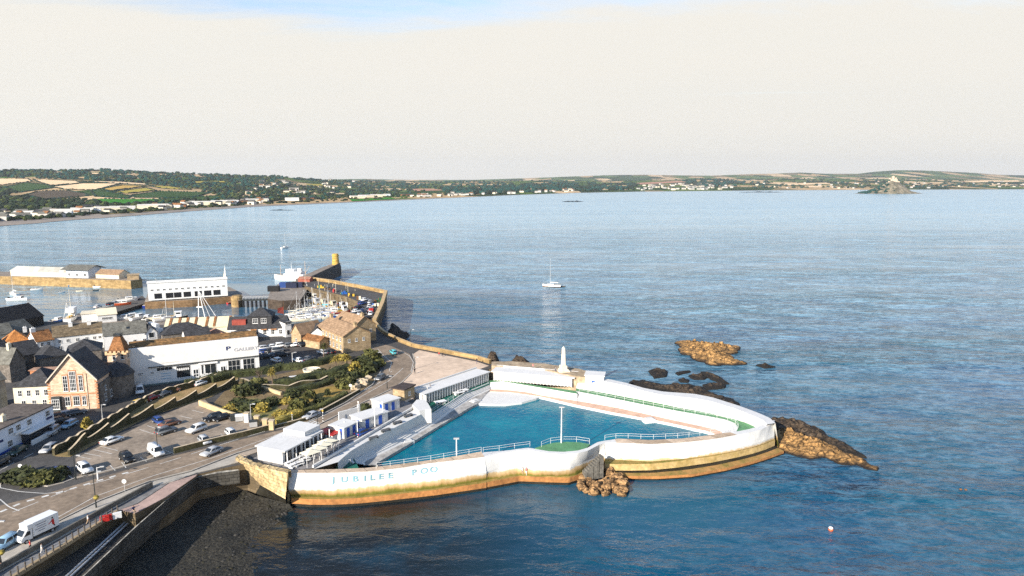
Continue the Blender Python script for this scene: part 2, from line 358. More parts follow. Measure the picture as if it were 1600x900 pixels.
# ================================================================== SEA
def sea_material():
    m = bpy.data.materials.new('sea_water'); m.use_nodes = True
    nt = m.node_tree; b = nt.nodes['Principled BSDF']
    b.inputs['IOR'].default_value = 1.33; b.inputs['Specular IOR Level'].default_value = 0.42
    g = nt.nodes.new('ShaderNodeTexCoord'); V = g.outputs['Object']
    def nzz(scale, rot, sc, detail=3, rough=0.55, dist=0.0, ntype=None):
        mp = nt.nodes.new('ShaderNodeMapping'); mp.inputs['Rotation'].default_value = (0, 0, R(rot)); mp.inputs['Scale'].default_value = (*sc, 1)
        nt.links.new(V, mp.inputs[0])
        n = nt.nodes.new('ShaderNodeTexNoise'); n.inputs['Scale'].default_value = scale; n.inputs['Detail'].default_value = detail
        n.inputs['Roughness'].default_value = rough; n.inputs['Distortion'].default_value = dist
        nt.links.new(mp.outputs[0], n.inputs['Vector']); return n.outputs[0]
    def mr(v, a, b_, c, d, smooth=False):
        n = nt.nodes.new('ShaderNodeMapRange')
        if smooth: n.interpolation_type = 'SMOOTHSTEP'
        for i, q in enumerate((a, b_, c, d)): n.inputs[i+1].default_value = q
        nt.links.new(v, n.inputs[0]); return n.outputs[0]
    def near(p, r0, r1):                # 1 close to a point, 0 far from it
        vm = nt.nodes.new('ShaderNodeVectorMath'); vm.operation = 'DISTANCE'
        nt.links.new(V, vm.inputs[0]); vm.inputs[1].default_value = p
        return mr(vm.outputs['Value'], r0, r1, 1, 0, True)
    big = nzz(0.012, 20, (1, 2.2), 5, 0.6, 0.6)
    waves = nzz(0.33, 24, (0.55, 1.1), 4, 0.62, 0.5)
    chop = nzz(1.5, -12, (0.55, 1.0), 3, 0.6)
    swell = nzz(0.085, 16, (0.5, 1.1), 3, 0.5, 0.3)
    h = mth(nt, 'ADD', mth(nt, 'ADD', mth(nt, 'MULTIPLY', waves, 1.5), mth(nt, 'MULTIPLY', chop, 0.20)), mth(nt, 'MULTIPLY', swell, 3.0))
    streak = nzz(0.0042, 10, (0.35, 2.6), 5, 0.6, 0.8)
    lee = mth(nt, 'MAXIMUM', near(P(640, 830), 18, 60), near(P(1000, 770), 10, 42))
    lee = mth(nt, 'MAXIMUM', lee, near(P(270, 470), 50, 100))
    amp = mth(nt, 'MULTIPLY', mr(streak, 0.36, 0.66, 1.0, 0.45, True), mr(lee, 0, 1, 1.0, 0.2))
    amp = mth(nt, 'MULTIPLY', amp, mr(big, 0.3, 0.7, 0.75, 1.2))
    spy = nt.nodes.new('ShaderNodeSeparateXYZ'); nt.links.new(V, spy.inputs[0])
    amp = mth(nt, 'MULTIPLY', amp, mr(spy.outputs[1], 120, 520, 1.0, 0.75)); amp = mth(nt, 'MULTIPLY', amp, mr(spy.outputs[1], 450, 2400, 1.0, 0.5))
    patch = nzz(0.02, 14, (0.5, 1.5), 3, 0.6, 0.3); amp = mth(nt, 'MULTIPLY', amp, mr(patch, 0.34, 0.66, 0.6, 1.3))   # the head of the bay lies calmer than the open water by the pool
    bp = nt.nodes.new('ShaderNodeBump'); bp.inputs['Distance'].default_value = 1.0
    nt.links.new(mth(nt, 'MULTIPLY', h, amp), bp.inputs['Height']); bp.inputs['Strength'].default_value = 1.0
    nt.links.new(bp.outputs[0], b.inputs['Normal'])
    b.inputs['Roughness'].default_value = 0.09
    c1 = nt.nodes.new('ShaderNodeMix'); c1.data_type = 'RGBA'
    c1.inputs[6].default_value = (0.001, 0.07, 0.165, 1); c1.inputs[7].default_value = (0.001, 0.10, 0.16, 1)
    nt.links.new(mr(big, 0.35, 0.65, 0, 1), c1.inputs[0])
    # water paled with distance: far sky reflection and haze painted into the colour
    far_pale = nt.nodes.new('ShaderNodeMix'); far_pale.data_type = 'RGBA'; far_pale.inputs[7].default_value = (0.36, 0.55, 0.63, 1)
    nt.links.new(c1.outputs[2], far_pale.inputs[6]); sf = mth(nt, 'ADD', mr(spy.outputs[1], 140, 1050, 0.0, 0.95), mth(nt, 'MULTIPLY', mth(nt, 'SUBTRACT', streak, 0.5), 0.7)); sf = mth(nt, 'MULTIPLY', sf, mr(near(P(625, 492), 25, 130), 0, 1, 1, 0.08)); nt.links.new(mth(nt, 'MAXIMUM', mth(nt, 'MINIMUM', sf, 1.0), 0.0), far_pale.inputs[0])  # colour darkened round the quay, so the wall's shadow shows less
    # bright glints and dark troughs of the waves painted into the base colour
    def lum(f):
        n = nt.nodes.new('ShaderNodeMix'); n.data_type = 'RGBA'; n.blend_type = 'MULTIPLY'; n.inputs[0].default_value = 1; nt.links.new(far_pale.outputs[2], n.inputs[6]); n.inputs[7].default_value = (f, f, f, 1); return n.outputs[2]
    lite = nt.nodes.new('ShaderNodeMix'); lite.data_type = 'RGBA'; lite.inputs[0].default_value = 0.75; nt.links.new(far_pale.outputs[2], lite.inputs[6]); lite.inputs[7].default_value = (0.40, 0.64, 0.76, 1)
    glint_ = nt.nodes.new('ShaderNodeMix'); glint_.data_type = 'RGBA'; nt.links.new(lum(0.7), glint_.inputs[6]); nt.links.new(lite.outputs[2], glint_.inputs[7])
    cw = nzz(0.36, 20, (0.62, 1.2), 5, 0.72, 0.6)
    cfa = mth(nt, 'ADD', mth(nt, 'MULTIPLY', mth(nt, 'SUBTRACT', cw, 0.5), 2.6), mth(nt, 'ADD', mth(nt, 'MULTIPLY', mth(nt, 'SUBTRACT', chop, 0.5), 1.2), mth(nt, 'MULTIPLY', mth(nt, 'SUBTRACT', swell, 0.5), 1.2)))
    cfb = mth(nt, 'MULTIPLY', mr(cfa, -0.22, 0.42, 0, 0.85), mr(lee, 0, 1, 1, 0.2)); cfb = mth(nt, 'MULTIPLY', cfb, mr(near(P(625, 492), 25, 130), 0, 1, 1, 0.3)); cfb = mth(nt, 'MULTIPLY', cfb, mr(spy.outputs[1], 100, 330, 0.16, 1.0)); nt.links.new(cfb, glint_.inputs[0])
    nt.links.new(mr(spy.outputs[1], 400, 1600, 0.08, 0.22), b.inputs['Roughness'])
    # dark weed beds showing through the shallows below the sea wall
    sh = near(P(340, 890), 26, 70)
    sh = mth(nt, 'MULTIPLY', sh, mr(nzz(0.07, 0, (1, 1), 6, 0.65), 0.25, 0.5, 0.55, 1.0))
    c2 = nt.nodes.new('ShaderNodeMix'); c2.data_type = 'RGBA'; c2.inputs[7].default_value = (0.010, 0.012, 0.012, 1)
    nt.links.new(sh, c2.inputs[0]); nt.links.new(glint_.outputs[2], c2.inputs[6])
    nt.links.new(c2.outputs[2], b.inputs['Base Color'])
    return m
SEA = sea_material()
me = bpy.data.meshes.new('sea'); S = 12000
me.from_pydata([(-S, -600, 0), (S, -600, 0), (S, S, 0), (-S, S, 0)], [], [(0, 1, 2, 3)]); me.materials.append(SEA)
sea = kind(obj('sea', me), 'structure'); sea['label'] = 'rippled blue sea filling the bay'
me = bpy.data.meshes.new('seabed'); me.from_pydata([(-S, -600, -3), (S, -600, -3), (S, S, -3), (-S, S, -3)], [], [(0, 1, 2, 3)])
me.materials.append(WEEDD); kind(obj('seabed', me), 'structure')

# ================================================================== THE FAR SHORE
def interp(tab, x):
    if x <= tab[0][0]: return tab[0][1]
    for (a, va), (b, vb) in zip(tab, tab[1:]):
        if x <= b: 
            t = (x - a) / (b - a); return va + (vb - va) * t
    return tab[-1][1]
SHORE = [(-300, 385), (-100, 364), (0, 353.5), (60, 349), (100, 345), (200, 338), (300, 330), (400, 323), (500, 318.5), (600, 314), (700, 309.5), (800, 305), (900, 301.5), (1000, 299.5), (1100, 298.5), (1200, 297.5), (1400, 296.5), (1900, 295)]
SKYL = [(-300, 266), (0, 267), (60, 266.5), (120, 267.5), (168, 265.5), (200, 268), (235, 270), (300, 272), (370, 274), (440, 275.5), (455, 278), (500, 281), (600, 284), (700, 284), (800, 282.5), (860, 282.5), (960, 283), (1060, 280.5), (1100, 279), (1160, 281.5), (1230, 279), (1300, 280), (1400, 279.5), (1500, 280), (1600, 281), (1900, 281)]
RIDGEY = [(-300, 3000), (0, 3200), (250, 3500), (450, 4200), (600, 5600), (900, 6400), (1200, 7000), (1900, 7600)]
def T(x, y, dz=0.0):
    s = (interp(SHORE, x) - y) / (interp(SHORE, x) - interp(SKYL, x)); s = max(0.0, min(1.0, s))
    y0 = P(x, interp(SHORE, x), 0).y; Y = y0 + (interp(RIDGEY, x) - y0) * s ** 1.35
    p = PY(x, y, Y)
    return Vector((p.x, p.y, max(p.z, 0.4 + 1.6 * min(1, s * 12)) + dz))
def land_material():
    m = bpy.data.materials.new('far_farmland'); m.use_nodes = True; nt = m.node_tree; b = nt.nodes['Principled BSDF']
    b.inputs['Roughness'].default_value = 1.0; b.inputs['Specular IOR Level'].default_value = 0.0
    g = nt.nodes.new('ShaderNodeTexCoord'); mp = nt.nodes.new('ShaderNodeMapping'); mp.inputs['Scale'].default_value = (1/190, 1/420, 0); mp.inputs['Rotation'].default_value = (0, 0, R(12))
    nt.links.new(g.outputs['Object'], mp.inputs[0])
    v = nt.nodes.new('ShaderNodeTexVoronoi'); v.voronoi_dimensions = '2D'; v.inputs['Scale'].default_value = 1.0; v.inputs['Randomness'].default_value = 0.85
    nt.links.new(mp.outputs[0], v.inputs['Vector'])
    r = nt.nodes.new('ShaderNodeValToRGB'); r.color_ramp.interpolation = 'CONSTANT'
    sp = nt.nodes.new('ShaderNodeSeparateColor'); nt.links.new(v.outputs['Color'], sp.inputs[0])
    cols = [(0, (0.04, 0.075, 0.025)), (0.2, (0.10, 0.15, 0.04)), (0.38, (0.03, 0.05, 0.02)), (0.5, (0.46, 0.32, 0.17)), (0.66, (0.20, 0.16, 0.08)), (0.78, (0.07, 0.12, 0.03)), (0.88, (0.60, 0.43, 0.25))]
    e = r.color_ramp.elements
    while len(e) < len(cols): e.new(0.5)
    for q, (p_, c) in zip(e, cols): q.position = p_; q.color = (*c, 1)
    nt.links.new(sp.outputs[0], r.inputs[0])
    n = nt.nodes.new('ShaderNodeTexNoise'); n.inputs['Scale'].default_value = 0.02; n.inputs['Detail'].default_value = 8; nt.links.new(g.outputs['Object'], n.inputs['Vector'])
    mm = nt.nodes.new('ShaderNodeMapRange'); mm.inputs[1].default_value = 0.3; mm.inputs[2].default_value = 0.7; mm.inputs[3].default_value = 0.6; mm.inputs[4].default_value = 1.35
    nt.links.new(n.outputs[0], mm.inputs[0])
    ml = nt.nodes.new('ShaderNodeMix'); ml.data_type = 'RGBA'; ml.blend_type = 'MULTIPLY'; ml.inputs[0].default_value = 1
    nt.links.new(r.outputs[0], ml.inputs[6]); nt.links.new(mm.outputs[0], ml.inputs[7]); nt.links.new(ml.outputs[2], b.inputs['Base Color'])
    return m
FARL = land_material()
BEACHS = M('far_beach', (0.20, 0.17, 0.145), 0.95, 0.2, 0.02, col2=(0.34, 0.28, 0.22))
mb = MB(); xs = [i * 10 - 300 for i in range(221)]; NS = 44
for x in xs:
    for k in range(NS + 1):
        s = k / NS; y = interp(SHORE, x) + (interp(SKYL, x) - interp(SHORE, x)) * s
        mb.v.append(tuple(T(x, y)))
    p = T(x, interp(SKYL, x)); q = p + Vector((p.x, p.y, 0)).normalized() * 500; mb.v.append((q.x, q.y, max(0.5, p.z - 60)))
W_ = NS + 2
def BW(x): return 4 if x < 160 else 3 if x < 420 else 2 if x < 700 else 1
for i in range(len(xs) - 1):
    for k in range(W_ - 1): mb.f.append((i*W_+k, (i+1)*W_+k, (i+1)*W_+k+1, i*W_+k+1)); mb.m.append(1 if k < BW(xs[i]) else 0)
land = kind(mb.build('far_hills', [FARL, BEACHS], smooth=True), 'structure'); land['label'] = 'patchwork of fields and woods rising behind the bay'
# the blue hills behind
SKY2 = [(380, 283), (480, 281), (560, 279.5), (640, 281), (740, 281), (820, 278.5), (900, 275.5), (960, 273.5), (1010, 273), (1060, 274), (1110, 274.5), (1160, 272.5), (1215, 271), (1250, 269.5), (1290, 271.5), (1340, 271.5), (1370, 268), (1400, 266), (1440, 266.2), (1480, 268), (1520, 270), (1560, 273), (1600, 274), (1700, 272), (1900, 275)]
HILLM = M('far_moor', (0.075, 0.085, 0.045), 1.0, 0.3, 0.004, col2=(0.13, 0.11, 0.07), spec=0.0)
mb = MB(); xs2 = [380 + i * 8 for i in range(190)]
for x in xs2:
    for k in range(9):
        s = k / 8; y = 290 + (interp(SKY2, x) - 290) * s; Y = 7800 + 2400 * s ** 1.2
        p = PY(x, y, Y); mb.v.append((p.x, p.y, p.z + noise.noise(p * 0.002) * 8 * (1 - s) + (noise.noise(Vector((x * .06, 0, 0))) * 2.5 if k == 8 else 0)))
    mb.v.append((p.x * 1.06, p.y * 1.06, 0.5))
for i in range(len(xs2) - 1):
    for k in range(9): mb.f.append((i*10+k, (i+1)*10+k, (i+1)*10+k+1, i*10+k+1)); mb.m.append(0)
kind(mb.build('distant_moor', FARL, smooth=True), 'structure')

FC = {'tan': M('stubble_field', (0.80, 0.57, 0.34), 1, 0.08, 0.02, spec=0), 'gold': M('gold_field', (0.55, 0.35, 0.10), 1, 0.12, 0.02, spec=0),
      'olive': M('olive_field', (0.40, 0.32, 0.07), 1, 0.12, 0.02, spec=0), 'green': M('dark_green_field', (0.045, 0.085, 0.03), 1, 0.15, 0.02, spec=0),
      'bright': M('bright_green_field', (0.05, 0.20, 0.03), 1, 0.15, 0.02, spec=0), 'brown': M('ploughed_field', (0.10, 0.08, 0.058), 1, 0.15, 0.02, spec=0),
      'pink': M('pinkish_field', (0.45, 0.24, 0.16), 1, 0.12, 0.02, spec=0)}
FIELDS = [('tan', [(-60, 279), (0, 279.5), (44, 280), (50, 283.5), (0, 289.5), (-60, 290)]), ('tan', [(52, 280.6), (118, 283), (126, 286), (80, 290), (62, 285)]),
    ('tan', [(82, 292), (130, 287), (188, 287), (160, 294.5), (140, 297), (100, 296)]), ('gold', [(160, 295.5), (190, 290), (228, 291.2), (172, 299)]),
    ('olive', [(178, 301), (202, 297), (228, 294), (244, 298), (200, 302.5)]), ('tan', [(126, 283.2), (186, 284.2), (228, 287.2), (230, 289.2), (180, 286.4)]),
    ('olive', [(234, 290.5), (265, 291.5), (300, 297), (252, 294.5)]), ('green', [(8, 293), (40, 285.5), (75, 289.5), (83, 294), (30, 301)]),
    ('brown', [(40, 305), (62, 299), (105, 298), (134, 303), (138, 306.5), (70, 312)]), ('green', [(142, 298.4), (168, 300), (205, 307), (200, 310.5), (150, 307.5)]),
    ('bright', [(146, 311.5), (240, 311.8), (245, 314.5), (190, 320.5), (160, 317.5)]), ('green', [(206, 305.5), (250, 299), (330, 301), (300, 309.5), (212, 309)]),
    ('green', [(250, 311), (340, 306), (350, 311), (260, 316)]), ('tan', [(138, 270.2), (166, 270.2), (160, 272.2), (140, 272)]), ('tan', [(182, 272.2), (208, 272.8), (204, 274.6), (184, 274)]),
    ('tan', [(108, 268.6), (124, 269), (122, 270.3), (110, 270)]), ('olive', [(478, 287.5), (506, 288), (504, 291), (480, 290)]), ('pink', [(640, 295.5), (676, 295), (690, 297.5), (650, 299)]),
    ('bright', [(546, 311.5), (610, 309), (620, 311.3), (550, 315)]), ('pink', [(994, 286), (1060, 283), (1076, 284.5), (1000, 288.5)]), ('tan', [(1210, 287.5), (1290, 285.5), (1300, 287), (1230, 290)]),
    ('tan', [(1250, 291), (1300, 290), (1306, 292), (1258, 293)]), ('tan', [(1500, 282.5), (1590, 281.8), (1596, 284), (1520, 285)]), ('olive', [(300, 283.5), (350, 283), (352, 285), (306, 286)]), ('tan', [(430, 304), (452, 303), (456, 305), (434, 306)])]
hedge_pts = []
for i, (c, pts) in enumerate(FIELDS):
    bm = bmesh.new(); f = bm.faces.new([bm.verts.new((x, y, 0)) for x, y in pts])
    bmesh.ops.triangulate(bm, faces=[f]); bmesh.ops.subdivide_edges(bm, edges=bm.edges[:], cuts=5, use_grid_fill=True)
    for v in bm.verts: v.co = T(v.co.x, v.co.y, 1.2)
    me = bpy.data.meshes.new('field'); bm.to_mesh(me); bm.free(); me.materials.append(FC[c])
    for p in me.polygons: p.use_smooth = True
    kind(obj('field', me), 'structure')
    for (x0, y0), (x1, y1) in zip(pts, pts[1:] + pts[:1]):
        a, b = T(x0, y0), T(x1, y1); n = int((b - a).length / 9)
        if i < 13: hedge_pts += [T(x0 + (x1-x0)*t/n, y0 + (y1-y0)*t/n) for t in range(n) if rnd.random() < 0.85]

# far trees and hedges: thousands of small crowns reading as one wood
ICO = []
for k in range(4):
    bm = bmesh.new(); bmesh.ops.create_icosphere(bm, subdivisions=1, radius=1)
    ICO.append(([v.co * (0.8 + 0.45 * rnd.random()) for v in bm.verts], [tuple(q.index for q in f.verts) for f in bm.faces])); bm.free()
def crown(mb, p, r, h, m=0):
    vs, fs = ICO[rnd.randrange(4)]; a = rnd.random() * 6.28; ca, sa = math.cos(a), math.sin(a)
    mb.add([(p.x + (v.x*ca - v.y*sa)*r, p.y + (v.x*sa + v.y*ca)*r, p.z + h*0.45 + v.z*h*0.55) for v in vs], fs, m)
def in_poly(x, y, poly):
    c = False; n = len(poly)
    for i in range(n):
        (x0, y0), (x1, y1) = poly[i], poly[(i+1) % n]
        if (y0 > y) != (y1 > y) and x < (x1-x0)*(y-y0)/(y1-y0) + x0: c = not c
    return c
BLUEL = M('far_leaves', (0.012, 0.052, 0.042), 0.95, 0.4, 0.03, spec=0.05); DARKL = M('far_dark_leaves', (0.016, 0.028, 0.016), 0.95, 0.4, 0.03, spec=0.05); OLIVL = M('far_olive_leaves', (0.05, 0.065, 0.02), 0.95, 0.4, 0.03, spec=0.05)
wood = MB(); hed = MB()
for p in hedge_pts: crown(hed, p, rnd.uniform(2.5, 5), rnd.uniform(2, 4.5), rnd.choice((0, 0, 1)))
kind(hed.build('hedgerow', [DARKL, BLUEL]), 'stuff'); 
def in_field(x, y): return any(in_poly(x, y, f[1]) for f in FIELDS)
WOODS = [([(-80, 268), (60, 267), (170, 266.5), (240, 271), (330, 273), (440, 276.5), (455, 290), (300, 296), (232, 287), (130, 281), (0, 278), (-80, 277)], 1900, (5, 10), (6, 12), (0, 0, 1, 2)),
    ([(-80, 292), (8, 294), (40, 305), (70, 313), (145, 312), (160, 319), (250, 317), (250, 322), (150, 330), (-80, 345)], 620, (5, 9), (5, 9), (1, 1, 1, 2)),
    ([(300, 296), (455, 285), (560, 292), (680, 296), (640, 303), (520, 311), (380, 316), (250, 321), (255, 315), (340, 305)], 1050, (5, 9), (5, 10), (0, 1, 1, 2)),
    ([(440, 278), (560, 284), (800, 285), (800, 296), (680, 298), (560, 292)], 560, (7, 13), (7, 13), (0, 0, 1, 2)),
    ([(690, 296), (760, 291), (900, 285), (900, 297), (800, 302), (700, 305)], 700, (8, 15), (10, 18), (0, 0, 1)),
    ([(900, 285), (1000, 287), (990, 294), (1010, 296), (900, 299)], 220, (8, 14), (9, 15), (0, 1, 1)),
    ([(1060, 284), (1110, 280), (1165, 285), (1160, 291), (1090, 292), (1080, 288)], 260, (9, 15), (10, 18), (1, 0)),
    ([(1170, 284), (1420, 281), (1600, 283), (1600, 292), (1400, 294), (1180, 294)], 420, (9, 16), (7, 13), (0, 1, 2))]
for poly, n, rr, hr, ms in WOODS:
    x0, x1 = min(p[0] for p in poly), max(p[0] for p in poly); y0, y1 = min(p[1] for p in poly), max(p[1] for p in poly); k = 0; tries = 0
    while k < n and tries < n * 20:
        tries += 1; x, y = rnd.uniform(x0, x1), rnd.uniform(y0, y1)
        if not in_poly(x, y, poly) or in_field(x, y): continue
        if noise.noise(Vector((x * .05, y * .25, 3))) < -0.22: continue
        crown(wood, T(x, y), rnd.uniform(*rr), rnd.uniform(*hr), rnd.choice(ms)); k += 1
# a broken line of trees and scrub behind the beach and along the skyline
for x in range(-80, 1250, 2):
    if rnd.random() < 0.6: crown(wood, T(x, interp(SHORE, x) - max(2.2, 5.5 - x*.006) - rnd.uniform(0, 5)), rnd.uniform(3, 7), rnd.uniform(3, 7), rnd.choice((1, 1, 2)))
for x in range(-60, 1500, 3):
    if rnd.random() < 0.5: crown(wood, T(x, interp(SKYL, x) + rnd.uniform(0, 1.2)), rnd.uniform(6, 14), rnd.uniform(6, 13), rnd.choice((0, 0, 1)))
wd = kind(wood.build('woodland', [BLUEL, DARKL, OLIVL]), 'stuff'); wd['label'] = 'dark woods and scattered trees on the far shore'

# far houses: one small gabled house and one long shed, copied
def small_house(L, D, H, rh, wm, rm):
    b = MB().box(0, L, 0, D, -3, H, 0)
    b.xprism([(-0.4, H), (D/2, H+rh), (D+0.4, H)], -0.3, L+0.3, 1); return b.mesh('house', [wm, rm])
FHW = M('far_house_wall', (.54, .51, .46), .9, .15, .1); FH = [small_house(11, 8, 5.5, 3, FHW, GSLATE), small_house(13, 8, 5, 3, CREAMW, SLATE), small_house(9, 7, 6, 3, FHW, BROWNR), small_house(16, 8, 5, 2.6, FHW, GSLATE)]
SHED = M('pale_shed_roof', (0.62, 0.58, 0.50), 0.8, 0.1, 0.1)
FS = [small_house(36, 18, 6, 2.4, WHITEW, SHED), small_house(52, 20, 6.5, 2.4, CREAMW, SHED), small_house(26, 14, 5.5, 2, BLUEW, SHED), small_house(40, 16, 5.5, 2, BROWNR, SLATE)]
for (x, y, k) in [(20, 338, 0), (48, 336, 2), (70, 335, 1), (84, 336, 2), (110, 332, 0), (132, 331, 2), (150, 330.5, 1), (165, 330, 2), (178, 329, 0), (186, 328.5, 2), (214, 326.5, 1), (224, 326, 1), (236, 325, 0), (247, 324, 3), (258, 324, 3), (286, 320.5, 0), (297, 320.5, 1), (309, 320, 2), (330, 319, 1), (344, 318, 0), (356, 317.5, 2), (372, 317, 3), (384, 316, 1), (398, 315.5, 0), (446, 313.5, 0), (470, 312, 3), (548, 310, 1), (562, 308.5, 1), (580, 307.5, 1), (600, 306, 2), (628, 306, 3), (655, 305.5, 0)]:
    p = T(x, y); tag(obj('coastal_shed', FS[k], None, (p.x, p.y, max(p.z, 1.5)), rnd.uniform(0.3, 0.6)),
        'long pale roofed shed among the buildings behind the far beach', 'shed', 'long sheds along the far shore')
def far_house(x, y, lab, grp, ks=(0, 1, 2, 3), sc=1.0):
    p = T(x, y); tag(obj('far_house', FH[rnd.choice(ks)], None, (p.x, p.y, max(p.z, 1.5)), rnd.uniform(-0.5, 0.9), sc * rnd.uniform(0.9, 1.25)), lab, 'house', grp)
for i in range(60):
    x = rnd.uniform(-10, 420); far_house(x, interp(SHORE, x) - rnd.uniform(8, 19)*(1 - x*.0011), 'small white house among dark trees behind the shingle beach at left', 'houses behind the near end of the beach')
for i in range(26):
    x = rnd.uniform(380, 560); far_house(x, rnd.uniform(282, 304), 'small white house scattered on the wooded hillside above the beach', 'houses on the wooded hillside', sc=1.4)
for i in range(52):
    x = rnd.uniform(640, 900); far_house(x, interp(SHORE, x) - rnd.uniform(2.2, 6), 'small pale house strung along the far middle shore', 'houses along the middle shore', sc=1.2)
for i in range(80):
    x = rnd.gauss(1065, 42)
    if 985 < x < 1165: far_house(x, interp(SHORE, x) - rnd.uniform(2.0, 11), 'small pale house in the village on the far shore', 'village houses left of the island', (0, 1, 3), 1.5)
for i in range(46):
    x = rnd.uniform(1170, 1600); far_house(x, interp(SHORE, x) - rnd.uniform(1.8, 12), 'small pale house on the hazy coast behind the island', 'houses on the hazy right hand coast', sc=1.3)

# ================================================================== ST MICHAEL-LIKE ISLAND WITH CASTLE
def island():
    Y = P(1390, 302.5, 0).y; s = Y / FPX * 1.0
    root = thing('castle_island', 'steep rocky island crowned by a castle, far out at right', 'island', PY(1394, 302.5, Y))
    root.location.z = 0
    prof = [(-62, 0), (-48, 1.2), (-38, 2.5), (-28, 6), (-16, 12), (-10, 17), (-6, 19.5), (6, 19.5), (12, 15), (20, 9), (30, 3.5), (40, 1.2), (48, 0)]
    mb = MB(); n = 64; ny = 24
    for i in range(n+1):
        x = -62 + 110 * i / n; h = interp(prof, x)
        for j in range(ny+1):
            v = -1 + 2 * j / ny; wy = 26 * max(0.12, 1 - abs(x + 4) / 66)
            hz = h * max(0, 1 - abs(v) ** 1.6) + (noise.fractal(Vector((x*.13, v*3.1, 1)), 0.8, 2.2, 5)) * 1.9 * (1 - abs(v)) * min(1, h / 4)
            mb.v.append((x*s, v*wy*s, max(-0.3, hz)*s - 0.4))
    for i in range(n):
        for j in range(ny): a = i*(ny+1)+j; mb.f.append((a, a+ny+1, a+ny+2, a+1)); mb.m.append(0)
    mb.build('crag', M('island_crag', (0.075, 0.072, 0.045), 0.95, 0.3, 0.03, col2=(0.24, 0.20, 0.14), fine=(0.1, 0.4)), root)
    c = MB(); 
    c.box(-5.5*s, 5*s, -3*s, 3*s, 16*s, 22*s).box(-2*s, .6*s, -1.6*s, 1.6*s, 22*s, 26.5*s).box(2.5*s, 4.2*s, -1.4*s, 1.4*s, 22*s, 24.5*s).box(-6.8*s, -5*s, -1.6*s, 1.6*s, 22*s, 24*s).box(-9*s, 8*s, -3.6*s, -2*s, 15*s, 19*s)
    for i in range(5): c.box((-2+i*.55)*s, (-1.7+i*.55)*s, -1.62*s, -1.2*s, 26.5*s, 27*s)
    c.build('castle', M('castle_stone', (0.58, 0.44, 0.32), 0.9, 0.15, 0.05), root)
    t = MB()
    for i in range(150):
        x = rnd.uniform(-50, -4); h = interp(prof, x); v = rnd.uniform(-0.9, 0.9); hz = h * max(0, 1 - abs(v)**1.6)
        if x > -14 and rnd.random() < 0.6: continue
        crown(t, Vector((x*s, v*26*s*max(.12, 1-abs(x+4)/66), hz*s)), rnd.uniform(3, 7), rnd.uniform(4, 8), 0)
    kind(t.build('tree_cover', BLUEL, root), 'stuff')
island()
def low_reef(name, px, py, wpx, hpx, label):
    y = P(px, py, 0).y; w_ = wpx * y / FPX; mb = MB(); n = 26
    for i in range(n+1):
        for j in range(7):
            u = -1 + 2*i/n; v = -1 + j/3
            z = max(0, 1-abs(u)**2)*max(0, 1-v*v)*hpx*y/FPX*(0.6+0.8*noise.noise(Vector((u*4, v*2, px)))) - 0.2
            mb.v.append((u*w_/2, v*w_*.12, z))
    for i in range(n):
        for j in range(6): a = i*7+j; mb.f.append((a, a+7, a+8, a+1)); mb.m.append(0)
    tag(mb.build(name, WEEDD, None, (P(px, py, 0).x, y, 0)), label, 'rock')
low_reef('reef', 895, 315.2, 36, 2.2, 'low dark reef breaking the sea off the far beach')
low_reef('reef', 440, 328.5, 44, 1.6, 'thin dark reef just off the near end of the far beach')
low_reef('reef', 1190, 300.5, 70, 1.6, 'flat dark reef at the waterline below the far village')

# ================================================================== LAND AND BEACH
ZL = 6.0
LAND = [(-700, 505), (-300, 506), (0, 506), (60, 502), (100, 503), (180, 506), (262, 508), (360, 510), (440, 509), (470, 504), (500, 503), (548, 500), (562, 472), (540, 463), (476, 447), (476, 434),
        (604, 457), (594, 488), (584, 504), (599, 522), (646, 543), (700, 553), (745, 562), (766, 569), (800, 569), (850, 573), (905, 582), (925, 588), (924, 594), (895, 592), (850, 583), (800, 578.5), (764, 577),
        (646, 617), (650, 640), (560, 690), (493, 731), (449, 739), (410, 733), (385, 725), (372, 727), (350, 731), (309, 741), (262, 776), (211, 803), (184, 797), (-60, 945), (-400, 1150), (-1500, 1150)]
LANDSIDE = M('land_edge_stone', (0.16, 0.12, 0.07), 0.9, 0.3, 0.4, stone=(1.6, 0.6, 0.04, 0.5), bump=0.4)
slab('ground', LAND, ZL, [ASPH, LANDSIDE], depth=7.5)
# sea wall with coursed, stepped face
crest = PL([(-60, 1060), (60, 955), (129, 900), (213, 821), (262, 779), (309, 743), (338, 737), (372, 733)], 5.6)
foot = PL([(20, 1060), (120, 945), (173, 898), (222, 855), (282, 804), (313, 773), (340, 765), (366, 762)], 0.3)
mb = MB(); cin = [p + (p - q).normalized() * 1.3 for p, q in zip(crest, foot)]; cin = lift(cin, 5.6)
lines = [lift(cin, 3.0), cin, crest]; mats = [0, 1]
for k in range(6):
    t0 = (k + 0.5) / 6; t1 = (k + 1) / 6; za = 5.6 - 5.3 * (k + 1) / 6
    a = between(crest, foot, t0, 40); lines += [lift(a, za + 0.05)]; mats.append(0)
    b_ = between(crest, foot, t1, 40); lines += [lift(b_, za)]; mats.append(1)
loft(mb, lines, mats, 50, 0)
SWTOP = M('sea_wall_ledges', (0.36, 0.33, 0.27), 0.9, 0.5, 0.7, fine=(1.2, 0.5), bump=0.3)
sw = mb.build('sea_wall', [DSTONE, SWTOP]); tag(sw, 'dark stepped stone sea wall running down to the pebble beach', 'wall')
toe = MB(); wall_run(toe, [p + Vector((.6, -.4, 0)) for p in PL([(120, 946), (173, 899), (222, 856), (282, 805), (313, 774), (340, 766), (366, 763)], .3)], -.3, .9, .9)
tag(toe.build('concrete_toe', M('pale_toe', (.30, .27, .22), .9, .4, .4)), 'pale concrete toe along the foot of the dark sea wall', 'kerb')
